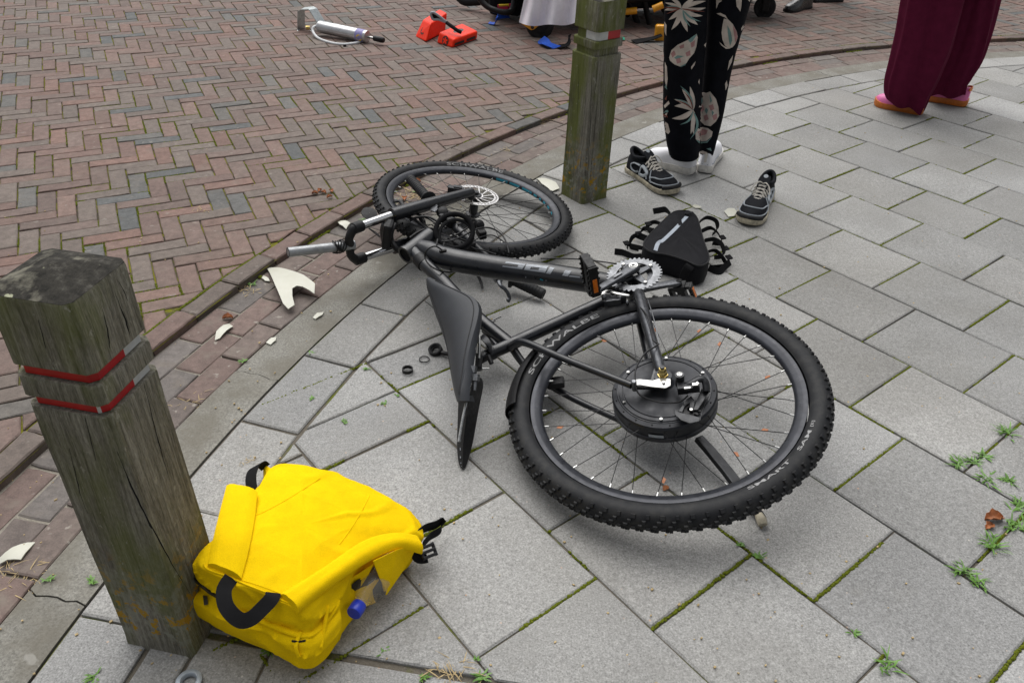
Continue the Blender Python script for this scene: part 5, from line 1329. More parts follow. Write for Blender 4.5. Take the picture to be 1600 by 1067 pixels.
mb = MB(); mb.box(G(650, 326, .15), Vec((.9, .3, 0)), Vec((-.3, .9, 0)), Vec((0, 0, 1)), .075, .028, .024); build(mb, 'lever_body', 'black', hbr, smooth=False, bevel=.006)
mb = MB(); mb.box(G(702, 338, .15), Vec((.7, .7, 0)), Vec((-.7, .7, 0)), Vec((0, 0, 1)), .022, .040, .030); build(mb, 'lever_body', 'black', hbr, smooth=False, bevel=.006)
mb = MB(); mb.box(G(692, 340, .165), Vec((.7, -.5, 0)), Vec((.5, .7, 0)), Vec((0, 0, 1)), .03, .02, .02); build(mb, 'shifter_body', 'black', hbr, smooth=False, bevel=.004)
# near-side brake lever
mb = MB(); mb.tube(curve([G(779, 437, .075), G(782, 446, .07), G(788, 451, .06), G(793, 457, .05), G(796, 466, .035), G(793, 471, .03)], 24), [.0035, .008, .0085, .0075]+[.0065]*16+[.0065, .0075, .008, .005], 10, flat=.55); build(mb, 'brake_lever', 'dalu', hbr)
mb = MB(); mb.box(G(778, 435, .075), Vec((.8, .3, 0)), Vec((-.3, .8, 0)), Vec((0, 0, 1)), .030, .024, .02); build(mb, 'lever_body', 'alu', hbr, smooth=40, bevel=.003)
mb = MB(); mb.tube(curve([G(742, 425, .03), G(748, 433, .025), G(752, 443, .02), G(754, 451, .012)], 12), [.003, .006, .007, .005]+[.005]*4+[.004]*4, 8, flat=.4); build(mb, 'strap_end', 'black', hbr)
mb = MB(); mb.lathe(G(748, 352, .135), Vec((.3, -.8, .45)), [(.0005, .026), (.010, .026), (.0125, .024), (.013, .006), (.018, .004), (.018, -.02), (.012, -.026), (.001, -.026)], 24); build(mb, 'thumb_control', 'black', hbr, smooth=40)
mb = MB(); mb.box(G(752, 364, .12), Vec((.8, .4, 0)), Vec((-.4, .8, .2)), Vec((0, -.2, 1)), .03, .04, .03); build(mb, 'clamp', 'black', hbr, smooth=False, bevel=.005)
mb = MB(); mb.box(G(735, 384, .12), Vec((.6, -.7, 0)), Vec((.7, .6, 0)), Vec((0, 0, 1)), .03, .03, .026); build(mb, 'clamp', 'black', hbr, smooth=False, bevel=.005)
# coiled hose ring over the bar and loose cables
def G3(L): return [G(*q) for q in L]
lc_ = G(710, 361, .190); mb = MB(); e1 = Vec((.92, .35, .1)).normalized(); e2 = Vec((-.30, .62, .72)).normalized()
mb.tube([lc_+e1*(.057*cos(2*pi*k_/40))+e2*(.053*sin(2*pi*k_/40)) for k_ in range(40)], .0078, 10, closed=True); build(mb, 'cable_loom', 'webbing', hbr)
mb = MB(); mb.tube([lc_+e1*(.052*cos(2*pi*k_/40)+.004)+e2*(.049*sin(2*pi*k_/40)-.004)+Vec((0, 0, -.012)) for k_ in range(40)], .0055, 10, closed=True); build(mb, 'cable_loom', 'black', hbr)
for pts, r_ in (([(684, 374, .20), (683, 385, .19), (690, 390, .17), (695, 378, .18)], .003), ([(690, 377, .20), (705, 376, .20), (725, 368, .19), (748, 357, .17), (768, 357, .14), (785, 368, .12), (793, 385, .12), (795, 396, .13)], .0026),
                ([(730, 385, .13), (748, 372, .14), (770, 368, .11), (790, 380, .09)], .002), ([(596, 332, .16), (612, 330, .17), (632, 332, .17), (655, 336, .17), (675, 345, .17), (685, 356, .16), (686, 365, .16)], .0032),
                ([(612, 345, .15), (618, 338, .16), (640, 331, .16)], .005), ([(655, 338, .15), (662, 350, .13), (670, 358, .12), (682, 360, .13), (690, 355, .15)], .006), ([(617, 342, .15), (612, 360, .15), (614, 378, .14), (624, 391, .12), (634, 392, .10)], .0055),
                ([(684, 362, .13), (668, 362, .12), (650, 366, .10), (638, 374, .09)], .007), ([(702, 371, .15), (715, 366, .16), (728, 358, .17), (738, 352, .15)], .003), ([(690, 380, .15), (705, 384, .14), (722, 392, .13), (735, 398, .12)], .003),
                ([(640, 345, .16), (652, 340, .17), (668, 339, .175), (684, 346, .17), (697, 356, .18)], .004), ([(628, 336, .17), (645, 342, .165), (660, 352, .15), (676, 366, .16), (690, 378, .17)], .0045), ([(716, 352, .18), (726, 346, .17), (742, 344, .15), (750, 350, .15)], .0035), ([(640, 372, .15), (655, 362, .15), (672, 357, .15), (690, 362, .16)], .004), ([(720, 378, .15), (740, 388, .14), (758, 392, .13), (775, 398, .12)], .0022), ([(696, 352, .17), (706, 344, .17), (720, 345, .16), (730, 352, .15)], .0028),
                ([(574, 355, .10), (580, 360, .09), (590, 368, .08), (596, 372, .08), (588, 364, .09), (577, 357, .10)], .0018), ([(700, 372, .16), (712, 380, .15), (724, 386, .14)], .0042), ([(706, 365, .17), (716, 372, .16), (730, 378, .15), (733, 388, .13)], .0035)):
    cable(G3(pts), r_, hbr)
mb = MB(); mb.box(G(700, 346, .15), Vec((.75, -.6, 0)), Vec((.6, .75, 0)), Vec((0, 0, 1)), .055, .03, .03); build(mb, 'bracket', 'black', hbr, smooth=False, bevel=.005)
mb = MB(); mb.box(G(660, 345, .12), Vec((.3, -.9, 0)), Vec((.9, .3, 0)), Vec((0, 0, 1)), .05, .016, .02); build(mb, 'bracket', 'black', hbr, smooth=False, bevel=.005)

# ------------------------------------------------------------------ people: seen from the thighs down
def leg_loft(levels, Y, depth=.92, seg=40, fold=.02, k_=5, seed=0, top=None, yshift=0.0, drape=0.0, hem=0.0):
    """levels: (py, left px, right px) at world depth Y -> stacked rings, z from the sight lines"""
    rings_ = []
    for i, (py, xl, xr) in enumerate(levels):
        yy = Y+yshift*i/len(levels); a = V(xl, py, yy); b = V(xr, py, yy); c = a.lerp(b, .5); w_ = (b-a).length/2
        rings_.append((c, w_))
    if top:
        rings_ = top+rings_
    rg = random.Random(seed+11); folds = [(rg.uniform(0, 2*pi), rg.uniform(-1, 1), rg.uniform(.09, .24), rg.uniform(-.35, .35)) for _ in range(16)]
    n = 44; cs = catmull([c for c, _ in rings_], n, False); ws = catmull([Vec((w_, 0, 0)) for _, w_ in rings_], n, False)
    out = []
    for i in range(n):
        row = []
        for j in range(seg):
            a = 2*pi*j/seg; z = cs[i].z
            f = 1+fold*(noise.noise(Vec((cos(a)*1.3+seed, sin(a)*1.3, z*9)))+.6*sin(k_*a+seed+z*4))
            if hem >= 0 and drape and drape < .1:
                hw_ = max(0, (i-n*.72)/(n*.28)); f += .035*hw_*sin(z*150+2.2*sin(a+seed)+a)+.02*hw_*noise.noise(Vec((a*2, z*60, seed)))
                kn = math.exp(-((i-n*.42)/4.0)**2); f += .018*kn*sin(z*90+3*sin(a))
            if drape:
                for (fa_, am, fw_, dr) in folds:
                    dd_ = (a-fa_-dr*z*2+pi) % (2*pi)-pi; f += drape*am*math.exp(-(dd_/fw_)**2)*(1.25-z*.7)
            row.append(cs[i]+Vec((cos(a)*ws[i].x*f, sin(a)*ws[i].x*depth*f, 0)))
        if hem:
            t = max(0, (i-n*.62)/(n*.38)); cx = cs[i].x; w0 = max(.01, ws[i].x)
            row = [p+Vec((0, 0, -hem*t*t*(p.x-cx)/w0+.010*t*t*sin(5*(p.x-cx)/w0+seed))) for p in row]
        out.append(row)
    return out
def upper_figure(root, hip, face, ht, cloth):
    """torso, arms and head above the picture's top edge: one continuous skinned figure"""
    f = Vec((cos(face), sin(face), 0)); r = Vec((f.y, -f.x, 0)); s = ht/1.68
    def P(x, y, z): return hip+(r*x+f*y)*s+Vec((0, 0, z*s))
    J = {'pel': (P(0, 0, 0), .135), 'wst': (P(0, .01, .16), .115), 'cst': (P(0, .0, .36), .130), 'nkb': (P(0, -.01, .52), .065), 'nk': (P(0, .01, .58), .052), 'hd': (P(0, .03, .68), .085), 'hd2': (P(0, .03, .77), .072)}
    E_ = [('pel', 'wst'), ('wst', 'cst'), ('cst', 'nkb'), ('nkb', 'nk'), ('nk', 'hd'), ('hd', 'hd2')]
    for s_, n_ in ((-1, 'l'), (1, 'r')):
        J[n_+'s'] = (P(s_*.17, -.01, .45), .058); J[n_+'e'] = (P(s_*.22, .02, .18), .042); J[n_+'w'] = (P(s_*.16, .20, .12), .030); J[n_+'p'] = (P(s_*.13, .27, .12), .034)
        E_ += [('cst', n_+'s'), (n_+'s', n_+'e'), (n_+'e', n_+'w'), (n_+'w', n_+'p')]
        for q in range(4): J[n_+'f%d' % q] = (P(s_*(.10+.018*q), .35-.01*abs(q-1.5), .10), .009); E_.append((n_+'p', n_+'f%d' % q))
        J[n_+'t'] = (P(s_*.08, .29, .135), .010); E_.append((n_+'p', n_+'t'))
    ks = list(J); me = bpy.data.meshes.new('body'); me.from_pydata([tuple(J[q][0]-hip) for q in ks], [(ks.index(a), ks.index(b)) for a, b in E_], [])
    me.materials.append(MT[cloth]); o = link('body', me, root, Matrix.Translation(hip))
    sk = o.modifiers.new('skin', 'SKIN'); sk.use_smooth_shade = True
    for i, q in enumerate(ks): me.skin_vertices[0].data[i].radius = (J[q][1]*s, J[q][1]*s*(.72 if q in ('pel', 'wst', 'cst') else 1))
    me.skin_vertices[0].data[0].use_root = True
    d = o.modifiers.new('sub', 'SUBSURF'); d.levels = 2; d.render_levels = 2
    mb = MB(); c = P(0, .0, .74); X, Y_, Z = r, f, Vec((0, 0, 1))
    rows = []
    for i in range(9):
        t = pi*.62*i/8; rows.append([c+(X*cos(2*pi*j/20)*sin(t)*.098+Y_*(sin(2*pi*j/20)*sin(t)*.108-.012)+Z*(cos(t)*.105+.01))*s for j in range(20)])
    mb.rings(rows, cap0=True, cap1=False); build(mb, 'hair', 'hair', root)
# --- person in floral trousers
pA = thing('person', 'person standing in black floral print trousers and white sneakers behind the post', 'person', V(1078, 262, 3.2)*1.0, 'bystanders')
tl = [(-70, 1037, 1116), (-30, 1038, 1108), (0, 1038, 1104), (60, 1037, 1102), (120, 1036, 1097), (180, 1036, 1093), (222, 1041, 1093), (240, 1045, 1091), (246, 1048, 1089)]
tr_ = [(-70, 1108, 1190), (-30, 1106, 1182), (0, 1105, 1174), (40, 1104, 1163), (80, 1102, 1151), (130, 1098, 1140), (190, 1094, 1128), (228, 1092, 1118), (240, 1093, 1115)]
yl, yr = 3.16, 3.22
hipA = V(1112, -95, 3.2); hipA.z += .02
lA = leg_loft(tl, yl, .95, fold=.028, seed=1, drape=.03); rA = leg_loft(tr_, yr, .95, fold=.028, seed=4, drape=.03)
mb = MB(); mb.rings(lA, cap0=True, cap1=True); mb.rings(rA, cap0=True, cap1=True)
c = hipA; mb2 = []
hw = (V(1190, -70, 3.2)-V(1037, -70, 3.2)).length/2; zt0 = V(1112, -70, 3.19).z
for z, fx in ((zt0-.02, .98), (zt0+.04, 1.02), (zt0+.12, 1.04), (zt0+.2, .98), (zt0+.26, .9)):
    mb2.append([Vec((c.x+cos(2*pi*j/40)*hw*fx, 3.19+sin(2*pi*j/40)*hw*.72*fx, z)) for j in range(40)])
mb.rings(mb2); trousers = build(mb, 'trousers', 'floral', pA, smooth=70); bva = mb.bvh()
upper_figure(pA, Vec((c.x, 3.19, zt0+.22)), radians(120), 1.68, 'topcloth')
def zA(x, y): return (1000+x/3.81, y/3.81)
def petal(cx, cy, tx, ty, wd, bend=.12, n=9):
    dx, dy = tx-cx, ty-cy; L = hypot(dx, dy); px_, py_ = -dy/L, dx/L; up = []; dn = []
    for i in range(n+1):
        t = i/n; wv = wd*sin(pi*min(1, t**.8))**.8*(1 if t < 1 else 0); b = bend*L*sin(pi*t)
        x, y = cx+dx*t+px_*b, cy+dy*t+py_*b; up.append((x+px_*wv/2, y+py_*wv/2)); dn.append((x-px_*wv/2, y-py_*wv/2))
    return up+dn[::-1][1:-1]
prints = {'petal': [], 'pink_p': [], 'teal_p': [], 'rust_p': []}
for t_, w_, b_ in (((148, 62), 26, .05), ((172, 120), 26, -.05), ((188, 180), 30, -.08), ((283, 192), 34, .04), ((343, 150), 34, .06), ((372, 96), 26, .1), ((392, 48), 22, .06), ((390, 8), 26, -.05), ((330, -20), 26, .0), ((180, -10), 22, .1), ((150, 18), 18, .05)): prints['petal'].append(petal(248, 52, *t_, w_, b_))
for t_, w_ in (((360, 130), 12), ((300, 160), 12), ((160, 40), 10)): prints['teal_p'].append(petal(255, 60, *t_, w_, .1))
for t_, w_ in (((150, 45), 12), ((160, 85), 8), ((385, 70), 9)): prints['rust_p'].append(petal(245, 52, *t_, w_, .02))
prints['petal'].append([(175, 345), (188, 300), (225, 268), (262, 250), (300, 232), (335, 203), (342, 225), (334, 280), (320, 318), (292, 350), (272, 384), (238, 397), (205, 384), (180, 362)])
for q in ([(185, 320), (205, 300), (215, 325), (195, 345)], [(235, 275), (262, 262), (262, 285), (240, 292)], [(270, 315), (298, 300), (300, 330), (278, 338)], [(215, 350), (240, 345), (245, 372), (222, 380)], [(300, 258), (325, 240), (322, 275), (305, 285)]): prints['pink_p'].append(q)
for q in ([(205, 345), (225, 330), (262, 335), (240, 345), (215, 352)], [(285, 240), (320, 212), (338, 205), (312, 245), (298, 255)], [(240, 395), (275, 378), (270, 388), (242, 399)]): prints['teal_p'].append(q)
prints['petal'].append([(455, 82), (480, 78), (508, 92), (525, 120), (505, 105), (480, 94)])
prints['petal'].append([(500, 112), (525, 118), (552, 145), (575, 190), (580, 222), (568, 258), (550, 282), (530, 290), (505, 272), (490, 235), (486, 195), (492, 150)])
prints['teal_p'].append([(520, 150), (540, 190), (548, 240), (535, 275), (528, 240), (522, 195)]); prints['pink_p'].append([(552, 150), (574, 192), (578, 225), (565, 255), (560, 220), (556, 185)]); prints['petal'].append([(472, 250), (500, 275), (535, 290), (512, 292), (485, 272)])
for t_, w_, b_ in (((205, 632), 30, .1), ((190, 706), 30, -.12), ((205, 592), 24, .08), ((250, 530), 30, .06), ((296, 515), 26, .04), ((300, 800), 26, -.05), ((318, 808), 20, .02)): prints['petal'].append(petal(316, 655, *t_, w_, b_))
for t_, w_, b_ in (((238, 510), 12, .14), ((236, 742), 12, -.2), ((296, 830), 14, -.2), ((210, 590), 8, .14)): prints['teal_p'].append(petal(312, 660, *t_, w_, b_))
for t_, w_, b_ in (((215, 600), 8, .1), ((260, 545), 8, .1)): prints['rust_p'].append(petal(312, 655, *t_, w_, b_))
prints['petal'].append([(350, 690), (348, 640), (362, 600), (366, 545), (385, 585), (395, 555), (410, 590), (418, 545), (435, 585), (452, 590), (466, 640), (470, 690), (450, 725), (420, 752), (385, 745), (360, 720)])
for q in ([(360, 640), (378, 625), (385, 655), (368, 668)], [(410, 630), (435, 620), (442, 650), (420, 660)], [(380, 690), (402, 680), (410, 710), (388, 722)], [(430, 690), (455, 675), (458, 705), (438, 718)]): prints['pink_p'].append(q)
for q in ([(366, 560), (378, 600), (370, 620)], [(415, 560), (430, 600), (420, 615)], [(395, 640), (408, 655), (398, 680), (388, 660)], [(425, 655), (440, 668), (430, 690)]): prints['teal_p'].append(q)
prints['petal'].append([(328, 785), (345, 765), (375, 757), (405, 764), (432, 785), (425, 815), (395, 840), (355, 842), (330, 830)]); prints['pink_p'].append([(340, 785), (372, 768), (405, 775), (395, 800), (350, 812)]); prints['teal_p'].append([(330, 832), (355, 844), (395, 842), (425, 818), (400, 850), (350, 855)])
for q in ([(148, 130), (160, 150), (158, 215), (148, 190)], [(150, 370), (162, 400), (166, 470), (160, 530), (150, 480)], [(135, 640), (172, 600), (178, 618), (150, 645)], [(136, 690), (165, 670), (160, 690), (140, 712)], [(138, 715), (168, 738), (180, 785), (160, 812), (145, 800)], [(600, 170), (630, 125), (625, 150), (602, 185)], [(520, 420), (530, 365), (552, 330), (545, 370), (528, 405)], [(505, 500), (515, 480), (520, 510), (508, 540)], [(342, 905), (375, 898), (400, 908), (405, 925), (370, 915)], [(640, 0), (668, 0), (662, 26)], [(570, -10), (606, -10), (602, 40), (596, 70), (585, 35), (575, 40)], [(455, 0), (490, 5), (470, 20), (455, 55)], [(302, 400), (330, 365), (322, 390), (305, 415)], [(345, 490), (352, 470), (352, 505)], [(378, 270), (392, 255), (388, 285)]): prints['petal'].append(q)
for q in ([(138, 660), (170, 655), (172, 668), (140, 672)], [(150, 520), (165, 535), (158, 500)], [(395, 885), (420, 880), (425, 900)]): prints['teal_p'].append(q)
for q in ([(140, 678), (165, 690), (168, 700), (142, 690)], [(150, 590), (164, 570), (160, 598)]): prints['rust_p'].append(q)
for key, off in (('petal', .0016), ('pink_p', .0024), ('teal_p', .0028), ('rust_p', .0030)):
    mb = MB()
    for q in prints[key]:
        vs, fs = subdiv_poly([zA(*p) for p in q], 5); print_on(mb, bva, vs, fs, off, .03)
    build(mb, 'floral_print', key, trousers, smooth=60, kind='stuff')
# the print goes on round the back of the legs
mb = MB()
for rr_ in (lA, rA):
    for q in range(16):
        i = random.randint(6, 38); j = random.randint(3, 17); p = rr_[i][j]; h = bva.find_nearest(p); nn = h[1]
        if nn.dot(Vec((p.x, p.y, 0))-Vec(((rr_[i][0].x+rr_[i][20].x)/2, (rr_[i][0].y+rr_[i][20].y)/2, 0))) < 0: nn = -nn
        ux = nn.cross(Vec((0, 0, 1))).normalized(); uy = Vec((0, 0, 1)); t0 = random.random()*6
        for m_ in range(4):
            a = t0+m_*.8; d = ux*cos(a)+uy*sin(a); e = -ux*sin(a)+uy*cos(a); c0 = h[0]+nn*.003
            pts = [c0, c0+d*.018+e*.007, c0+d*.042, c0+d*.018-e*.007]; pts = [bva.find_nearest(x)[0]+nn*.002 for x in pts]; mb.add(pts, [(0, 1, 2), (0, 2, 3)])
build(mb, 'floral_print', 'petal', trousers, smooth=False, kind='stuff')
mb = MB(); vs, fs = subdiv_poly([(1042, 241), (1049, 243), (1049, 247), (1042, 246)], 3); print_on(mb, bva, vs, fs, .003); build(mb, 'hem_tag', 'greytrim', trousers, smooth=False)
def plain_shoe(root, heel, toe, up, so_, **kw):
    m = {'upper': MB(), 'sole': MB()}; W = shoe(m, heel, toe, **kw)
    sh = build(m['upper'], 'shoe', up, root, smooth=50); build(m['sole'], 'sole', so_, sh, smooth=50); return sh, W, m['upper'].bvh()
sh, W, _ = plain_shoe(pA, G(1083, 272), G(1012, 252), 'white_shoe', 'white_sole', wd=.094, hh=.062, ht=.045, sole=.030)
sh, W, _ = plain_shoe(pA, G(1099, 271), G(1114, 237), 'white_shoe', 'white_sole', wd=.094, hh=.062, ht=.045, sole=.030)
for s_ in (-1, 1): mb = MB(); mb.tube(curve([W(.55, s_*.42, .034), W(.3, s_*.34, .036), W(.1, s_*.34, .038), W(-.01, s_*.1, .04)], 16), .0016, 6); build(mb, 'sole_line', 'greytrim', sh)
mb = MB(); mb.ribbon([W(.0, 0, .088), W(-.015, 0, .07), W(-.02, 0, .05)], Vec((1, .1, 0)), .010, .003); build(mb, 'heel_tab', 'lace', sh)
# --- person in maroon trousers
pB = thing('person', 'person in wide maroon trousers and pink shoes with orange soles', 'person', V(1450, 172, 4.1), 'bystanders')
fl = [(-70, 1424, 1520), (-30, 1418, 1512), (0, 1412, 1503), (60, 1402, 1487), (100, 1393, 1472), (125, 1387, 1461), (145, 1385, 1451), (158, 1387, 1446), (166, 1389, 1442)]
bl = [(-70, 1500, 1580), (-30, 1492, 1572), (0, 1484, 1563), (50, 1474, 1551), (90, 1466, 1538), (115, 1460, 1524), (128, 1457, 1515), (138, 1457, 1513), (145, 1458, 1511)]
lB = leg_loft(fl, 4.08, .8, seg=96, fold=.015, k_=4, seed=2, drape=.20, hem=.022); rB = leg_loft(bl, 4.26, .8, seg=96, fold=.015, k_=5, seed=6, drape=.20, hem=-.012)
mb = MB(); mb.rings(lB); mb.rings(rB)
cB = V(1502, -70, 4.17); hw = (V(1580, -70, 4.17)-V(1424, -70, 4.17)).length/2; mb2 = []
for dz, fx in ((-.03, .95), (.06, .98), (.16, .95), (.28, .85), (.36, .72)): mb2.append([Vec((cB.x+cos(2*pi*j/40)*hw*fx, 4.17+sin(2*pi*j/40)*hw*.8*fx, cB.z+dz)) for j in range(40)])
mb.rings(mb2); build(mb, 'trousers', 'maroon', pB, smooth=70)
upper_figure(pB, Vec((cB.x, 4.17, cB.z+.30)), radians(185), 1.70, 'topcloth')
sh, W, bv = plain_shoe(pB, G(1440, 179), G(1366, 164), 'pinkshoe', 'gum', wd=.10, hh=.06, ht=.042, sole=.030)
for zz in (.012, .02): mb = MB(); mb.tube(curve([W(.3, -.37, zz), W(.6, -.50, zz), W(.8, -.50, zz), W(.95, -.32, zz+.006), W(1.02, 0, zz+.01), W(.95, .32, zz+.006)], 26), .0016, 6); build(mb, 'sole_line', 'orange', sh)
sh, W, bv = plain_shoe(pB, G(1509, 166), G(1436, 152), 'pinkshoe', 'gum', wd=.10, hh=.066, ht=.042, sole=.030)
mb = MB(); mb.ribbon(curve([W(.10, -.34, .085), W(.03, -.26, .090), W(-.012, 0, .090), W(.03, .26, .09)], 14), Vec((0, 0, 1)), .018, .003); build(mb, 'heel_patch', 'orange', sh)
for zz in (.012, .02): mb = MB(); mb.tube(curve([W(.6, -.50, zz), W(.3, -.37, zz), W(.1, -.37, zz), W(0, -.24, zz+.003), W(-.02, 0, zz+.004)], 26), .0016, 6); build(mb, 'sole_line', 'orange', sh)
# --- far person: only one black boot reaches into the picture
pC = thing('person', 'person with polished black lace-up boot at the top edge', 'person', G(1245, 20), 'bystanders')
sh, W, bv = plain_shoe(pC, G(1264, 14), G(1227, 22), 'leather', 'black', wd=.10, hh=.10, ht=.055, sole=.022)
for q in range(3): mb = MB(); mb.tube([W(.45+.07*q, -.2, .118-.016*q), W(.47+.07*q, .2, .118-.016*q)], .003, 6); build(mb, 'lace', 'black', sh)
f1 = G(1262, 12); f2 = Vec((f1.x+.32, f1.y+.22, 0)); sh2, W2, _ = plain_shoe(pC, f2, f2+Vec((-.27, -.06, 0)), 'leather', 'black', wd=.10, hh=.10, ht=.055, sole=.022)
mb = MB()
for fpt in (f1, f2):
    p0 = Vec((fpt.x-.05, fpt.y, .09)); hip = Vec(((f1.x+f2.x)/2, (f1.y+f2.y)/2, .86)); rows = []
    for i in range(12):
        t = i/11; c = p0.lerp(hip+(p0-hip)*Vec((.35, .35, 0)).x*Vec((1, 1, 0)).length*0+ (Vec((fpt.x, fpt.y, 0))-Vec((hip.x, hip.y, 0)))*.45, t); w_ = .062+.035*t
        rows.append([c+Vec((cos(2*pi*j/20)*w_, sin(2*pi*j/20)*w_, 0)) for j in range(20)])
    mb.rings(rows)
build(mb, 'trousers', 'darkcloth', pC, smooth=60); upper_figure(pC, Vec(((f1.x+f2.x)/2, (f1.y+f2.y)/2, .92)), radians(190), 1.75, 'darkcloth')

# ------------------------------------------------------------------ ambulance stretcher at the top edge
st = thing('ambulance_stretcher', 'low ambulance stretcher with white sheet and yellow frame at the top edge', 'stretcher', G(960, 30))
# caster under the sheet
def caster(px, py, R_, fork):
    c = G(px, py, 0); c.z = R_; w_ = .035; cs_ = link('caster', None, st, Matrix.Translation(c))
    mb = MB(); mb.lathe(c-Vec((0, w_/2, 0)), Vec((.15, 1, 0)), [(.02, 0), (R_-.022, .001), (R_-.008, .001), (R_, .009), (R_, w_-.009), (R_-.008, w_-.001), (R_-.022, w_-.001), (.02, w_)], 36); build(mb, 'tyre', 'rubber', cs_)
    mb = MB(); mb.lathe(c-Vec((0, w_/2+.003, 0)), Vec((.15, 1, 0)), [(.001, -.002), (R_*.55, 0), (R_*.6, .004)], 24); build(mb, 'hub_cap', 'black', cs_)
    if fork:
        q = [(811, 35), (820, 33), (846, 37), (843, 40), (834, 47), (830, 48), (822, 43)]; ff = [V(x, y, c.y-.035) for x, y in q]; mb = MB(); mb.plate(ff, Vec((0, -1, 0)), .008); build(mb, 'fork', 'yellowp', cs_, smooth=False, bevel=.002); mb = MB(); mb.plate([p+Vec((0, .075, 0)) for p in ff], Vec((0, -1, 0)), .008); build(mb, 'fork', 'yellowp', cs_, smooth=False, bevel=.002)
        mb = MB(); mb.lathe(V(832, 43.5, c.y-.046), Vec((0, 1, 0)), [(.001, -.003), (.010, -.002), (.011, .003)], 12); build(mb, 'bolt', 'blackm', cs_)
        mb = MB(); mb.plate([V(818, 36, c.y-.045), V(826, 36, c.y-.045), V(824, 39.5, c.y-.045)], Vec((0, -1, 0)), .003); build(mb, 'cutout', 'dark', cs_, smooth=False)
    else: mb = MB(); mb.box(c+Vec((0, 0, .05)), (1, 0, 0), (0, 1, 0), (0, 0, 1), .05, .07, .16); build(mb, 'fork', 'black', cs_, smooth=False, bevel=.008)
    return c
cA = caster(842, 61, .088, True); cB_ = caster(1191, 29, .075, False)
cC = Vec((cA.x+.02, cA.y+.55, .088)); 
for q in ((cA.x+.05, cA.y+.60), (cB_.x-.02, cB_.y+.5)):
    p = Vec((q[0], q[1], 0)); pxy = PX(p); caster(pxy[0], pxy[1], .08, False)
z0 = .20
def bar(a_, b_, r_, mat, nm): mb = MB(); mb.tube([a_, b_], r_, 12); build(mb, nm, mat, st)
L0 = Vec((cA.x-.05, cA.y+.02, z0)); L1 = Vec((cB_.x+.05, cB_.y-.10, z0)); wv = Vec((-.10, .55, 0))
bar(L0, L1, .022, 'black', 'side_rail'); bar(L0+wv, L1+wv, .022, 'black', 'side_rail')
for t in (.0, .35, .7, 1): bar(L0.lerp(L1, t), L0.lerp(L1, t)+wv, .018, 'blackm', 'cross_bar')
mb = MB(); cen_ = L0.lerp(L1, .5)+wv*.5+Vec((0, 0, .14)); dL = (L1-L0).normalized(); mb.box(cen_, dL, Vec((-dL.y, dL.x, 0)), Vec((0, 0, 1)), (L1-L0).length+.30, .56, .12); build(mb, 'mattress', 'darkcloth', st, smooth=False, bevel=.03)
mb = MB(); mb.box(cen_-Vec((0, 0, .085)), dL, Vec((-dL.y, dL.x, 0)), Vec((0, 0, 1)), (L1-L0).length+.2, .50, .05); build(mb, 'undercarriage', 'black', st, smooth=False, bevel=.01)
for (x0, y0, x1, y1, yy) in ((975, 19, 995, 17, 5.55), (1020, 15, 1036, 8, 5.5)):
    mb = MB(); mb.tube([V(x0, y0, yy), V(x1, y1, yy)], .022, 12); build(mb, 'frame_link', 'yellowp', st)
for q in ((980, -5, 1000, 60, 5.75), (1005, -5, 1015, 52, 5.7), (1110, -10, 1108, 20, 5.6)):
    mb = MB(); mb.tube([V(q[0], q[1], q[4]), V(q[2], q[3]-14, q[4])], .020, 10); build(mb, 'leg_link', 'black', st)
# bent push bar on the left
mb = MB(); mb.tube(curve([V(735, -30, 5.5), V(748, -4, 5.5), V(760, 10, 5.48), V(775, 17, 5.46), V(790, 20, 5.46), V(799, 17, 5.48), V(803, 4, 5.5), V(806, -25, 5.55)], 36), .018, 12); build(mb, 'push_bar', 'black', st)
mb = MB(); mb.tube(curve([V(708, -25, 6.0), V(722, 0, 5.95), V(745, 2, 5.9), V(770, -2, 5.85), V(800, -6, 5.8)], 20), .032, 12); build(mb, 'push_bar', 'black', st)
mb = MB(); mb.box(L0.lerp(L1, .42)+wv*.75+Vec((0, 0, -.07)), dL, Vec((-dL.y, dL.x, 0)), Vec((0, 0, 1)), 1.0, .22, .14); build(mb, 'dark_underside', 'black', st, smooth=False, bevel=.02)  # dark panel added low down to fill out the stretcher's dark underside
for t in (.22, .34, .5, .62):
    mb = MB(); p = L0.lerp(L1, t)+wv*.35; mb.tube([p+Vec((0, 0, -.02)), p+Vec((.12, .1, -.16))], .016, 10); build(mb, 'leg_link', 'black', st)
mb = MB(); mb.box(V(792, 2, 5.75), (1, 0, 0), (0, 1, 0), (0, 0, 1), .24, .2, .16); build(mb, 'head_section', 'darkcloth', st, smooth=False, bevel=.04)
for q, m_ in (((786, 11), 'magenta'), ((799, 10), 'magenta'), ((787, 9), 'label_y')): mb = MB(); p = V(q[0], q[1], 5.62); mb.box(p, (1, 0, .1), (0, 1, 0), (-.1, 0, 1), .07 if q[0] < 790 else .03, .02, .03 if m_ == 'magenta' else .015); build(mb, 'strap_buckle', m_, st, smooth=False, bevel=.004)
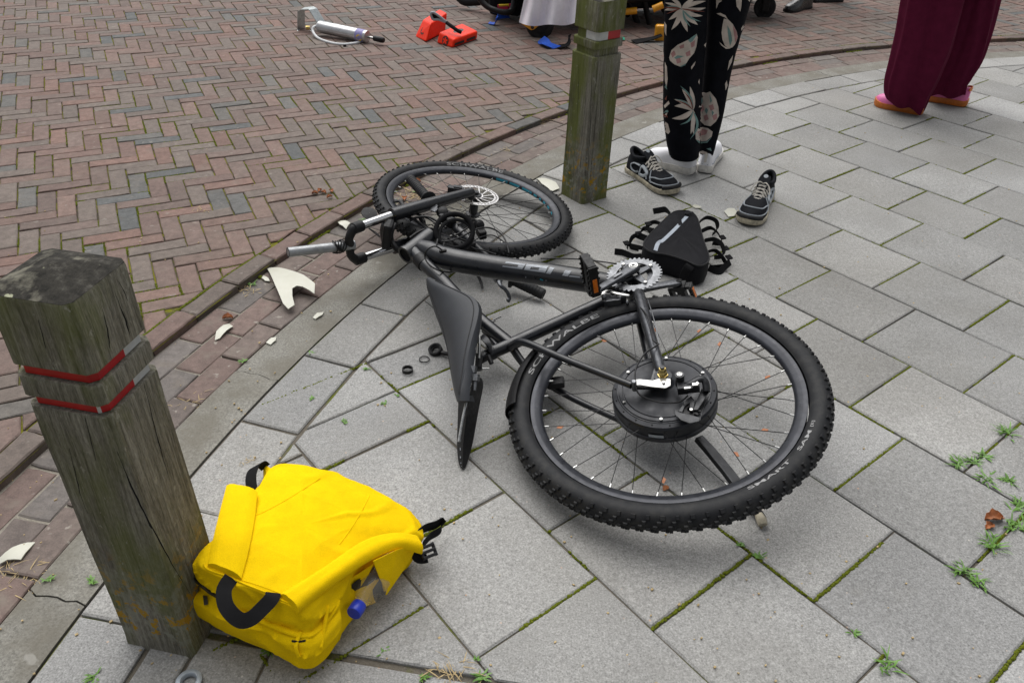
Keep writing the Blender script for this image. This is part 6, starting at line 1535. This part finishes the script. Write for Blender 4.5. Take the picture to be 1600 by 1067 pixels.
# sheet hanging over the side
cols_ = []; W_ = 34
for i in range(W_+1):
    t = i/W_; xt = 827+(905-827)*t; xb = 811+(900-811)*t; yb = 34+7*sin(pi*t*.9+.2)+2*sin(9*t); col_ = []
    for j in range(13):
        f = j/12; x = xt+(xb-xt)*f**1.4; y = -60+(yb+60)*f; yy = 5.18-.05*f+.022*sin(t*15+f*2)*(.3+f)+.01*sin(t*31)
        col_.append(V(x, y, yy))
    cols_.append(col_)
mb = MB(); mb.add([p for c_ in cols_ for p in c_], [(i*13+j, i*13+j+1, i*13+14+j, i*13+13+j) for i in range(W_) for j in range(12)])
o = build(mb, 'sheet', 'sheet', st, smooth=80); sm = o.modifiers.new('t', 'SOLIDIFY'); sm.thickness = .003
mb = MB(); mb.add([V(962, -10, 5.3), V(978, -10, 5.3), V(970, 12, 5.3), V(962, 22, 5.3)], [(0, 1, 2, 3)]); o = build(mb, 'sheet', 'sheet', st, smooth=False); sm = o.modifiers.new('t', 'SOLIDIFY'); sm.thickness = .003
mb = MB(); mb.ribbon([V(979, -6, 5.28), V(972, 8, 5.28), V(964, 24, 5.28), V(960, 50, 5.26)], Vec((1, 0, .4)), .022, .003); build(mb, 'strap', 'green', st)
mb = MB(); mb.ribbon(curve([V(1110, 4, 5.45), V(1107, 20, 5.45), V(1104, 36, 5.45), V(1103, 50, 5.5)], 12), Vec((1, 0, 0)), .03, .003); build(mb, 'strap', 'magenta', st)
# straps lying loose on the road
def loose(pts, mat, label, wd=.04):
    mb = MB(); mb.ribbon(curve([G(x, y, z) for x, y, z in pts], 20), Vec((.2, 1, .15)), wd, .004); o = build(mb, 'strap', mat, None); tag(o, label, 'strap', 'straps hanging from the stretcher'); return o
loose([(845, 62, .02), (851, 66, .035), (858, 70, .03), (866, 73, .02), (870, 75, .018)], 'blue', 'blue strap buckle on the bricks below the caster', .06)
loose([(764, 36, .02), (773, 37, .02), (776, 30, .05), (781, 26, .05), (795, 25, .03)], 'blue', 'blue strap end under the black push bar', .035)
loose([(958, 58, .018), (966, 60, .02), (976, 61, .018)], 'green', 'green strap end on the bricks right of the mossy post', .04)
loose([(990, 66, .018), (1005, 63, .02), (1020, 60, .03), (1034, 55, .05)], 'webbing', 'black belt lying on bricks below the stretcher', .05)
loose([(870, 74, .018), (885, 70, .03), (890, 60, .05)], 'webbing', 'black belt beside the blue buckle behind the mossy post', .05)
mb = MB(); p = G(1033, 52, .05); mb.box(p, (1, 0, 0), (0, 1, 0), (0, 0, 1), .08, .05, .10); tag(build(mb, 'buckle_box', 'yellowp', None, smooth=False, bevel=.012), 'yellow plastic part on the bricks left of the floral trousers', 'plastic part')

# ------------------------------------------------------------------ hand pump
pu = thing('hand_pump', 'silver hand air pump with pale hose and bent metal foot', 'pump', G(530, 55))
pa, pb_ = G(499, 42, .060), G(574, 58, .045); d_ = (pb_-pa); L_ = d_.length; d_.normalize()
mb = MB(); mb.lathe(pa, d_, [(.001, -.012), (.020, -.012), (.022, 0), (.034, .001), (.036, .006), (.036, L_-.006), (.034, L_), (.010, L_+.002), (.001, L_+.002)], 36); build(mb, 'barrel', 'pumpbody', pu, smooth=35)
mb = MB(); mb.lathe(pa, d_, [(.0363, L_*.80), (.0366, L_*.80), (.0366, L_*.95), (.0363, L_*.95)], 36); build(mb, 'label', 'label_v', pu)
mb = MB(); q = pa+d_*(L_*.89); x_, y_, z_ = frame_of(d_); nn = (CAM-q).normalized(); nn = (nn-d_*nn.dot(d_)).normalized(); e = nn.cross(d_)
nn = (nn*.75-Vec((0, 0, 1))*.35).normalized(); nn = (nn-d_*nn.dot(d_)).normalized(); e = nn.cross(d_)
mb.add([q+(nn*cos(v)+e*sin(v))*.0372+d_*u for u, v in [(cos(2*pi*k_/16)*.020, sin(2*pi*k_/16)*.55) for k_ in range(16)]], [tuple(range(16))]); build(mb, 'badge', 'label_y', pu, smooth=False)
mb = MB(); mb.tube([pb_, pb_+d_*.055], .007, 10); build(mb, 'rod', 'steel', pu)
mb = MB(); g0 = pb_+d_*.045; mb.lathe(g0, d_, [(.001, 0), (.013, 0), (.016, .004), (.017, .035), (.016, .066), (.013, .070), (.001, .070)], 20); build(mb, 'handle', 'black', pu)
pl = [[(470, 17), (473, 14.5), (486, 15), (489, 13)], ]
q1 = [V(x, y, 5.22) for x, y in ((469.5, 52), (470, 17), (483, 12), (488, 13.5), (500, 34), (496, 36), (484, 18.5), (475, 20), (474.5, 44), (484, 52))]
mb = MB(); wv = Vec((.02, .07, 0)); path = [G(488, 51, .004), G(473, 50, .004), V(470.5, 48, 5.24), V(470.5, 16.5, 5.24), V(473, 14.2, 5.24), V(486, 13.2, 5.24), V(489, 15, 5.23), V(502, 36, 5.21)]
mb.ribbon(path, wv, .085, .004); build(mb, 'foot_bracket', 'galv', pu, smooth=False)
mb = MB(); mb.tube([G(478, 44, .04), G(484, 44, .04)], .012, 8); build(mb, 'valve', 'brass', pu)
mb = MB(); mb.tube(curve([G(497, 41, .06), G(490, 43, .06), G(489, 50, .04), G(497, 60, .02), G(515, 67, .015), G(535, 70, .014), G(555, 68, .014), G(567, 64, .015), G(571, 58, .02)], 48), .0085, 10); build(mb, 'hose', 'hose', pu)
mb = MB(); c = G(539, 75, .005); mb.box(c+Vec((0, 0, .008)), (.8, .3, 0), (-.3, .8, 0), (0, 0, 1), .022, .012, .02); mb.box(c, (.8, .3, .2), (-.3, .8, 0), (0, 0, 1), .04, .02, .010); tag(build(mb, 'stopper', 'black', None, smooth=False, bevel=.003), 'small black rubber stopper on bricks below the pump hose', 'stopper')

# ------------------------------------------------------------------ orange-red head blocks
def block(bot, top, label):
    r_ = thing('head_block', label, 'head block', sum(bot, Vec())/4, 'orange head immobiliser blocks')
    mb = MB(); mb.add(bot+top, [(3, 2, 1, 0), (4, 5, 6, 7), (0, 1, 5, 4), (1, 2, 6, 5), (2, 3, 7, 6), (3, 0, 4, 7)]); build(mb, 'block', 'redblock', r_, smooth=False, bevel=.012, bseg=3); return r_
def emblem(root, o, ex, ey, R_):
    n_ = ex.cross(ey).normalized()
    if n_.dot(CAM-o) < 0: n_ = -n_
    mb = MB(); mb.add([o+n_*.0015+(ex*cos(2*pi*k_/28)+ey*sin(2*pi*k_/28))*R_ for k_ in range(28)], [tuple(range(28))]); build(mb, 'emblem', 'blackprint', root, smooth=False)
    mb = MB(); star = []
    for k_ in range(5):
        a = pi/2+2*pi*k_/5
        for da, r2 in ((-.42, .40), (-.30, .76), (.30, .76), (.42, .40)): star.append(o+n_*.003+(ex*cos(a+da)+ey*sin(a+da))*(R_*r2))
    mb.add(star+[o+n_*.003], [(i, (i+1) % 20, 20) for i in range(20)]); build(mb, 'emblem', 'redblock', root, smooth=False)
zb = Z_ROAD
B1b = [G(648, 58, zb), G(665.5, 67, zb), G(696, 51, zb), G(680, 42, zb)]; hz = .135
def up_to(p, px, py): return V(px, py, p.y)
B1t = [up_to(B1b[0]+Vec((0, .05, 0)), 661, 30.5), up_to(B1b[1]+Vec((0, .05, 0)), 673, 37), up_to(B1b[2]+Vec((0, .03, 0)), 699, 20), up_to(B1b[3]+Vec((0, .03, 0)), 687, 14)]
r_ = block(B1b, B1t, 'tilted orange-red head block standing left of its flat twin')
fc = [B1b[0], B1b[1], B1t[1], B1t[0]]; o_ = sum(fc, Vec())/4; ex = (fc[1]-fc[0]).normalized(); ey = (fc[3]-fc[0]); ey = (ey-ex*ey.dot(ex)).normalized(); emblem(r_, o_, ex, ey, .026)
B2b = [G(682, 68, zb), G(706.5, 76, zb), G(746, 62, zb), G(722, 52, zb)]
B2t = [up_to(B2b[0]+Vec((0, .008, 0)), 686, 50), up_to(B2b[1]+Vec((0, .008, 0)), 710, 62), up_to(B2b[2]+Vec((0, .0, 0)), 747, 48.5), up_to(B2b[3], 722, 36.5)]
r_ = block(B2b, B2t, 'orange-red head block lying flat with two slots in its side')
fc = [B2b[0], B2b[1], B2t[1], B2t[0]]; o_ = sum(fc, Vec())/4; ex = (fc[1]-fc[0]).normalized(); ey = (fc[3]-fc[0]); ey = (ey-ex*ey.dot(ex)).normalized(); emblem(r_, o_, ex, ey, .028)
fa, fb_, ga, gb_ = B2b[1], B2b[2], B2t[1], B2t[2]
nn = (fb_-fa).cross(ga-fa).normalized(); nn = nn if nn.dot(CAM-fa) > 0 else -nn
for u0, u1 in ((.06, .44), (.54, .90)):
    mb = MB(); mb.add([(fa.lerp(fb_, u)).lerp(ga.lerp(gb_, u), v)+nn*.0015 for u, v in ((u0, .22), (u1, .22), (u1, .52), (u0, .52))], [(0, 1, 2, 3)]); build(mb, 'slot', 'blackprint', r_, smooth=False)
mb = MB(); cc = sum(B2t, Vec())/4+Vec((0, 0, .001)); ex = (B2t[2]-B2t[1]).normalized(); ey = (B2t[0]-B2t[1]).normalized()
mb.tube([cc+ex*(.055*cos(2*pi*k_/28))+ey*(.030*sin(2*pi*k_/28)) for k_ in range(28)], .006, 8, closed=True, flat=.4); build(mb, 'ear_hole', 'redblock', r_)
mb = MB(); mb.add([cc+Vec((0, 0, .0012))+ex*(.050*cos(2*pi*k_/28))+ey*(.026*sin(2*pi*k_/28)) for k_ in range(28)], [tuple(range(28))]); build(mb, 'ear_hole', 'blackprint', r_, smooth=False)
hs_ = thing('head_strap', 'black strap with pale edged loop lying over both orange blocks', 'strap', G(695, 45))
za = lambda x, y, z: V(x, y, 5.06+z)
mb = MB(); mb.tube(curve([za(698, 36, .0), za(706, 42, -.03), za(716, 49, -.05), za(721, 51, -.05)], 14), .011, 10); build(mb, 'grip', 'webbing', hs_)
mb = MB(); lp = [za(698, 36, 0), za(692, 30.5, 0), za(684, 24, 0), za(677, 20, 0), za(673.5, 21.5, 0), za(674, 26, 0), za(677, 31, 0), za(685, 31, 0), za(692, 33.5, 0)]
mb.tube(catmull(lp, 40), .0075, 8, closed=True); build(mb, 'loop', 'greytrim', hs_)
mb = MB(); mb.add(lp, [tuple(range(len(lp)))]); build(mb, 'pad', 'webbing', hs_, smooth=False)

# ------------------------------------------------------------------ weeds, dry grass, leaves, moss
def weed(px, py, n_, ln, label, mat='weed', z=0.0, wide=.006, flatn=.25, group='weeds in the paving joints', name='weed'):
    c = G(px, py, z); mb = MB()
    for q in range(n_):
        a = random.uniform(0, 2*pi); d = Vec((cos(a), sin(a), 0)); L_ = ln*.66*random.uniform(.45, 1.1); el = random.uniform(flatn, flatn+.6); w_ = wide*.66*random.uniform(.6, 1.2)
        b = c+Vec((random.gauss(0, 1), random.gauss(0, 1), 0))*ln*(.14 if mat == 'weed' else .38)
        p = [b+d*(L_*t*cos(el*(1-.5*t)))+Vec((0, 0, L_*(t*sin(el)-.55*t*t*sin(el)))) for t in (0, .35, .7, 1)]
        s = Vec((-d.y, d.x, random.uniform(-.4, .4))).normalized(); ws = (w_*.45, w_, w_*.75, w_*.05); base = len(mb.v)
        mb.v += [p[i]+s*(sg*ws[i]/2) for i in range(4) for sg in (-1, 1)]
        for i in range(3): mb.f.append([base+2*i, base+2*i+1, base+2*i+3, base+2*i+2]); mb.mi.append(0)
    o = build(mb, name, mat, None, smooth=80); return tag(o, label, 'weed' if mat == 'weed' else 'dry grass', group)
W_L = [(1497, 726, 14, .050, 'leafy weed left of the weed row at right edge'), (1520, 722, 10, .045, 'weed beside the leftmost weed of the right edge row'), (1540, 748, 16, .055, 'weed at the joint corner above the brown leaf'), (1575, 752, 9, .040, 'small weed left of the slab corner near right edge'), (1535, 712, 8, .045, 'weed halfway up the joint to the right edge'), (1568, 676, 16, .055, 'uppermost weed in the joint at the right edge'), (1592, 795, 22, .065, 'dense grass tuft right of the brown leaf'), (1588, 824, 18, .060, 'grass tuft just below right of the brown leaf'), (1550, 852, 16, .060, 'spreading weed below the brown leaf'), (1502, 892, 14, .050, 'weed in the joint below the spreading weed'), (1528, 912, 8, .045, 'small weed at the end of the lower right joint'), (1390, 1040, 14, .075, 'long grass blades at the bottom right joint'), (1335, 990, 8, .030, 'small weed left above the long grass blades'), (1157, 850, 10, .028, 'moss sprout in the joint under the kickstand foot'), (1185, 872, 9, .040, 'weed in the joint right of the kickstand moss sprout'), (752, 1058, 18, .045, 'weed at the bottom centre joint'), (662, 1058, 8, .035, 'short weed at bottom left of the centre weed'), (745, 1030, 6, .020, 'tiny sprout above the bottom centre weed'), (600, 1018, 8, .035, 'thin weed right of the yellow backpack'), (420, 1015, 12, .050, 'grass blades below the yellow backpack'), (380, 564, 12, .035, 'weed at the kerb crack beside the gutter'), (485, 552, 10, .030, 'weed where two border slabs meet'), (487, 622, 8, .025, 'sprout in the joint of the border slabs'), (573, 577, 9, .028, 'sprout at the slab corner left of rings'), (620, 618, 9, .026, 'sprout at slab corner below the rings'), (600, 630, 9, .030, 'row of small sprouts left of saddle guard'), (538, 660, 9, .030, 'small sprout in middle of the left slab joint'), (144, 908, 9, .040, 'small plant at the kerb crack left of post'), (75, 905, 8, .040, 'plant beside dry grass left of the post'), (148, 1058, 10, .050, 'weed at the bottom edge left of the post')]
for px, py, n_, ln, lb_ in W_L: weed(px, py, n_+(4 if px < 1480 else 16), ln*(.62 if px < 1100 else (.75 if px < 1480 else .95)), lb_, flatn=random.uniform(.1, .5))
D_L = [(28, 905, 70, .075, 'dry straw tuft in the gutter left of the near post', gz, .003), (292, 632, 40, .055, 'dry straw tuft right of the near post', gz, .003), (262, 700, 10, .03, 'dry grass stalks beside near post in the gutter', gz, .003), (700, 1056, 40, .060, 'dry grass along the bottom joint', 0, .003), (386, 455, 26, .040, 'dry grass at the road edge above the large fender', gz, .003), (845, 188, 46, .075, 'dry grass at the road edge behind the mossy post', gz, .004), (645, 305, 60, .080, 'dry grass inside the front wheel', gz, .004), (390, 722, 20, .030, 'dry grass in the joint behind the backpack', 0, .002), (315, 330, 10, .04, 'straw on the bricks left of the road edge', Z_ROAD, .003), (795, 235, 14, .04, 'straw scrap in the gutter behind the front wheel', gz, .003)]
for px, py, n_, ln, lb_, z, wd in D_L: weed(px, py, n_, ln, lb_, 'straw', z, wd, .08, 'dry grass tufts', 'dry_grass')
for px, py, n_, ln, lb_ in ((655, 300, 18, .06, 'green weed inside the front wheel rim'), (612, 320, 16, .06, 'green grass at the road edge left of the front wheel'), (570, 345, 14, .05, 'green grass below the front fork mudguard'), (395, 445, 14, .04, 'green grass at the road edge by the large fender'), (285, 505, 10, .04, 'weed at the road edge right of the near post')): weed(px, py, n_, ln, lb_, z=gz)
def dead_leaf(px, py, L_, a, label, z=0.0, curl=.35):
    c = G(px, py, z+.002); d = Vec((cos(a), sin(a), 0)); e = Vec((-d.y, d.x, 0)); mb = MB(); rows = []
    for i in range(9):
        t = i/8; w_ = L_*.34*sin(pi*min(1, t*.96+.02))**.7*(1+.25*sin(t*17)); rows.append([c+d*(L_*(t-.5))+e*(w_*s)+Vec((0, 0, L_*curl*(s*s)*(.6+.4*sin(3*t))+L_*.12*sin(pi*t))) for s in (-1, -.5, 0, .5, 1)])
    mb.add([p for r in rows for p in r], [(i*5+j, i*5+j+1, i*5+6+j, i*5+5+j) for i in range(8) for j in range(4)])
    o = build(mb, 'dead_leaf', 'leaf', None, smooth=80); sm = o.modifiers.new('t', 'SOLIDIFY'); sm.thickness = .0008; return tag(o, label, 'leaf', 'fallen leaves')
dead_leaf(1552, 812, .042, .1, 'curled brown leaf on slab at the right edge'); dead_leaf(1545, 824, .026, .6, 'small brown leaf piece below the curled leaf')
dead_leaf(1040, 763, .020, .9, 'orange brown leaf scrap on the slab under the rear wheel', curl=.1)
for i, (px, py, lb_) in enumerate(((492, 303, 'left'), (500, 299, 'upper'), (506, 302, 'middle'), (515, 309, 'lower'), (518, 300, 'right'))): dead_leaf(px, py, .024, i*1.3, 'brown leaf on the bricks left of front wheel, %s one of five' % lb_, Z_ROAD)
for i, (px, py, lb_) in enumerate(((652, 285, 'dead leaf inside the front wheel beside the grip'), (632, 312, 'dead leaf below the grip inside the front wheel'), (356, 498, 'small dead leaf in gutter above the curved splinter'), (270, 706, 'dead leaf in gutter beside the near post'), (42, 576, 'tiny orange leaf on bricks left of near post'), (1004, 667, 'leaf scrap in the joint by the rear hub'))): dead_leaf(px, py, .03 if i < 4 else .018, i*1.7, lb_, gz if i < 4 else (Z_ROAD if i == 4 else 0.0))
# moss cushions in the joints
ms = MB()
def cushion(c, r_):
    a0 = random.random()*6; vs = []
    for (rr_, h) in ((1.0, -.1), (.75, .55), (.3, .85)):
        for k_ in range(6): a = a0+k_*pi/3; q = rr_*random.uniform(.75, 1.2); vs.append(c+Vec((cos(a)*r_*q, sin(a)*r_*q, h*r_*random.uniform(.8, 1.1))))
    vs.append(c+Vec((0, 0, r_*.9))); fs = []
    for i in range(2):
        for k_ in range(6): fs.append((i*6+k_, i*6+(k_+1) % 6, i*6+6+(k_+1) % 6, i*6+6+k_))
    fs += [(12+k_, 12+(k_+1) % 6, 18) for k_ in range(6)]; ms.add(vs, fs)
def moss_line(a_, b_, z, thr, scl, rad, step):
    L_ = hypot(b_[0]-a_[0], b_[1]-a_[1]); n_ = int(L_/step)
    for i in range(n_):
        t = (i+random.random())/n_; p = Vec((a_[0]+(b_[0]-a_[0])*t, a_[1]+(b_[1]-a_[1])*t, 0))
        v = noise.noise(p*scl)+.45*noise.noise(p*scl*4)
        if v > thr: cushion(Vec((p.x+random.gauss(0, .0012), p.y+random.gauss(0, .0012), z)), rad*random.uniform(.6, 1.3))
for row in range(-4, 14):
    for s in range(-14, 26):
        a_ = tg(row, s); 
        if not inframe((*a_, 0), 60) or hypot(a_[0]-CC[0], a_[1]-CC[1]) > R_ROW: continue
        if (s-row) % 2 == 0: moss_line(tg(row, s), tg(row+1, s), -.003, -.16, 5.0, .0036, .0028)
        moss_line(tg(row, s), tg(row, s+1), -.003, .18, 5.0, .0032, .0032)
a = A0
while a > A1:
    p, q = arc(R_ROAD+.068, a), arc(R_ROAD+.068, a-.02)
    if inframe((*p, 0), 20): moss_line(p, q, Z_ROAD-.003, -.05, 6, .0048, .003)
    p, q = arc(R_ROAD-.006, a), arc(R_ROAD-.006, a-.02)
    if inframe((*p, 0), 20): moss_line(p, q, gz, .30, 5, .006, .004)
    p, q = arc(R_ROW, a), arc(R_ROW, a-.02)
    if inframe((*p, 0), 20): moss_line(p, q, -.004, .32, 5, .0035, .004)
    a -= .02
for poly, c_ in vis:
    if dist_cam(c_) > 4.6: continue
    for i in range(len(poly)):
        moss_line(poly[i], poly[(i+1) % len(poly)], Z_ROAD-.004, .16, 4.0, .0032, .005)
o = build(ms, 'moss', 'moss', None, smooth=80, kind='stuff'); o['label'] = 'green moss growing in the paving joints'; o['category'] = 'moss'
# grit lying about
gr = MB()
for q in range(420):
    p = G(random.uniform(0, 1600), random.uniform(120, 1067), .001); r_ = random.uniform(.0008, .0022)
    if hypot(p.x-CC[0], p.y-CC[1]) > R_ROAD: p.z = Z_ROAD+.001
    gr.box(p, (1, random.random(), 0), (-random.random(), 1, 0), (0, 0, 1), r_*2, r_*1.6, r_*1.4)
o = build(gr, 'grit', 'straw', None, smooth=False, kind='stuff'); o['label'] = 'scattered grit and crumbs on the paving'; o['category'] = 'grit'
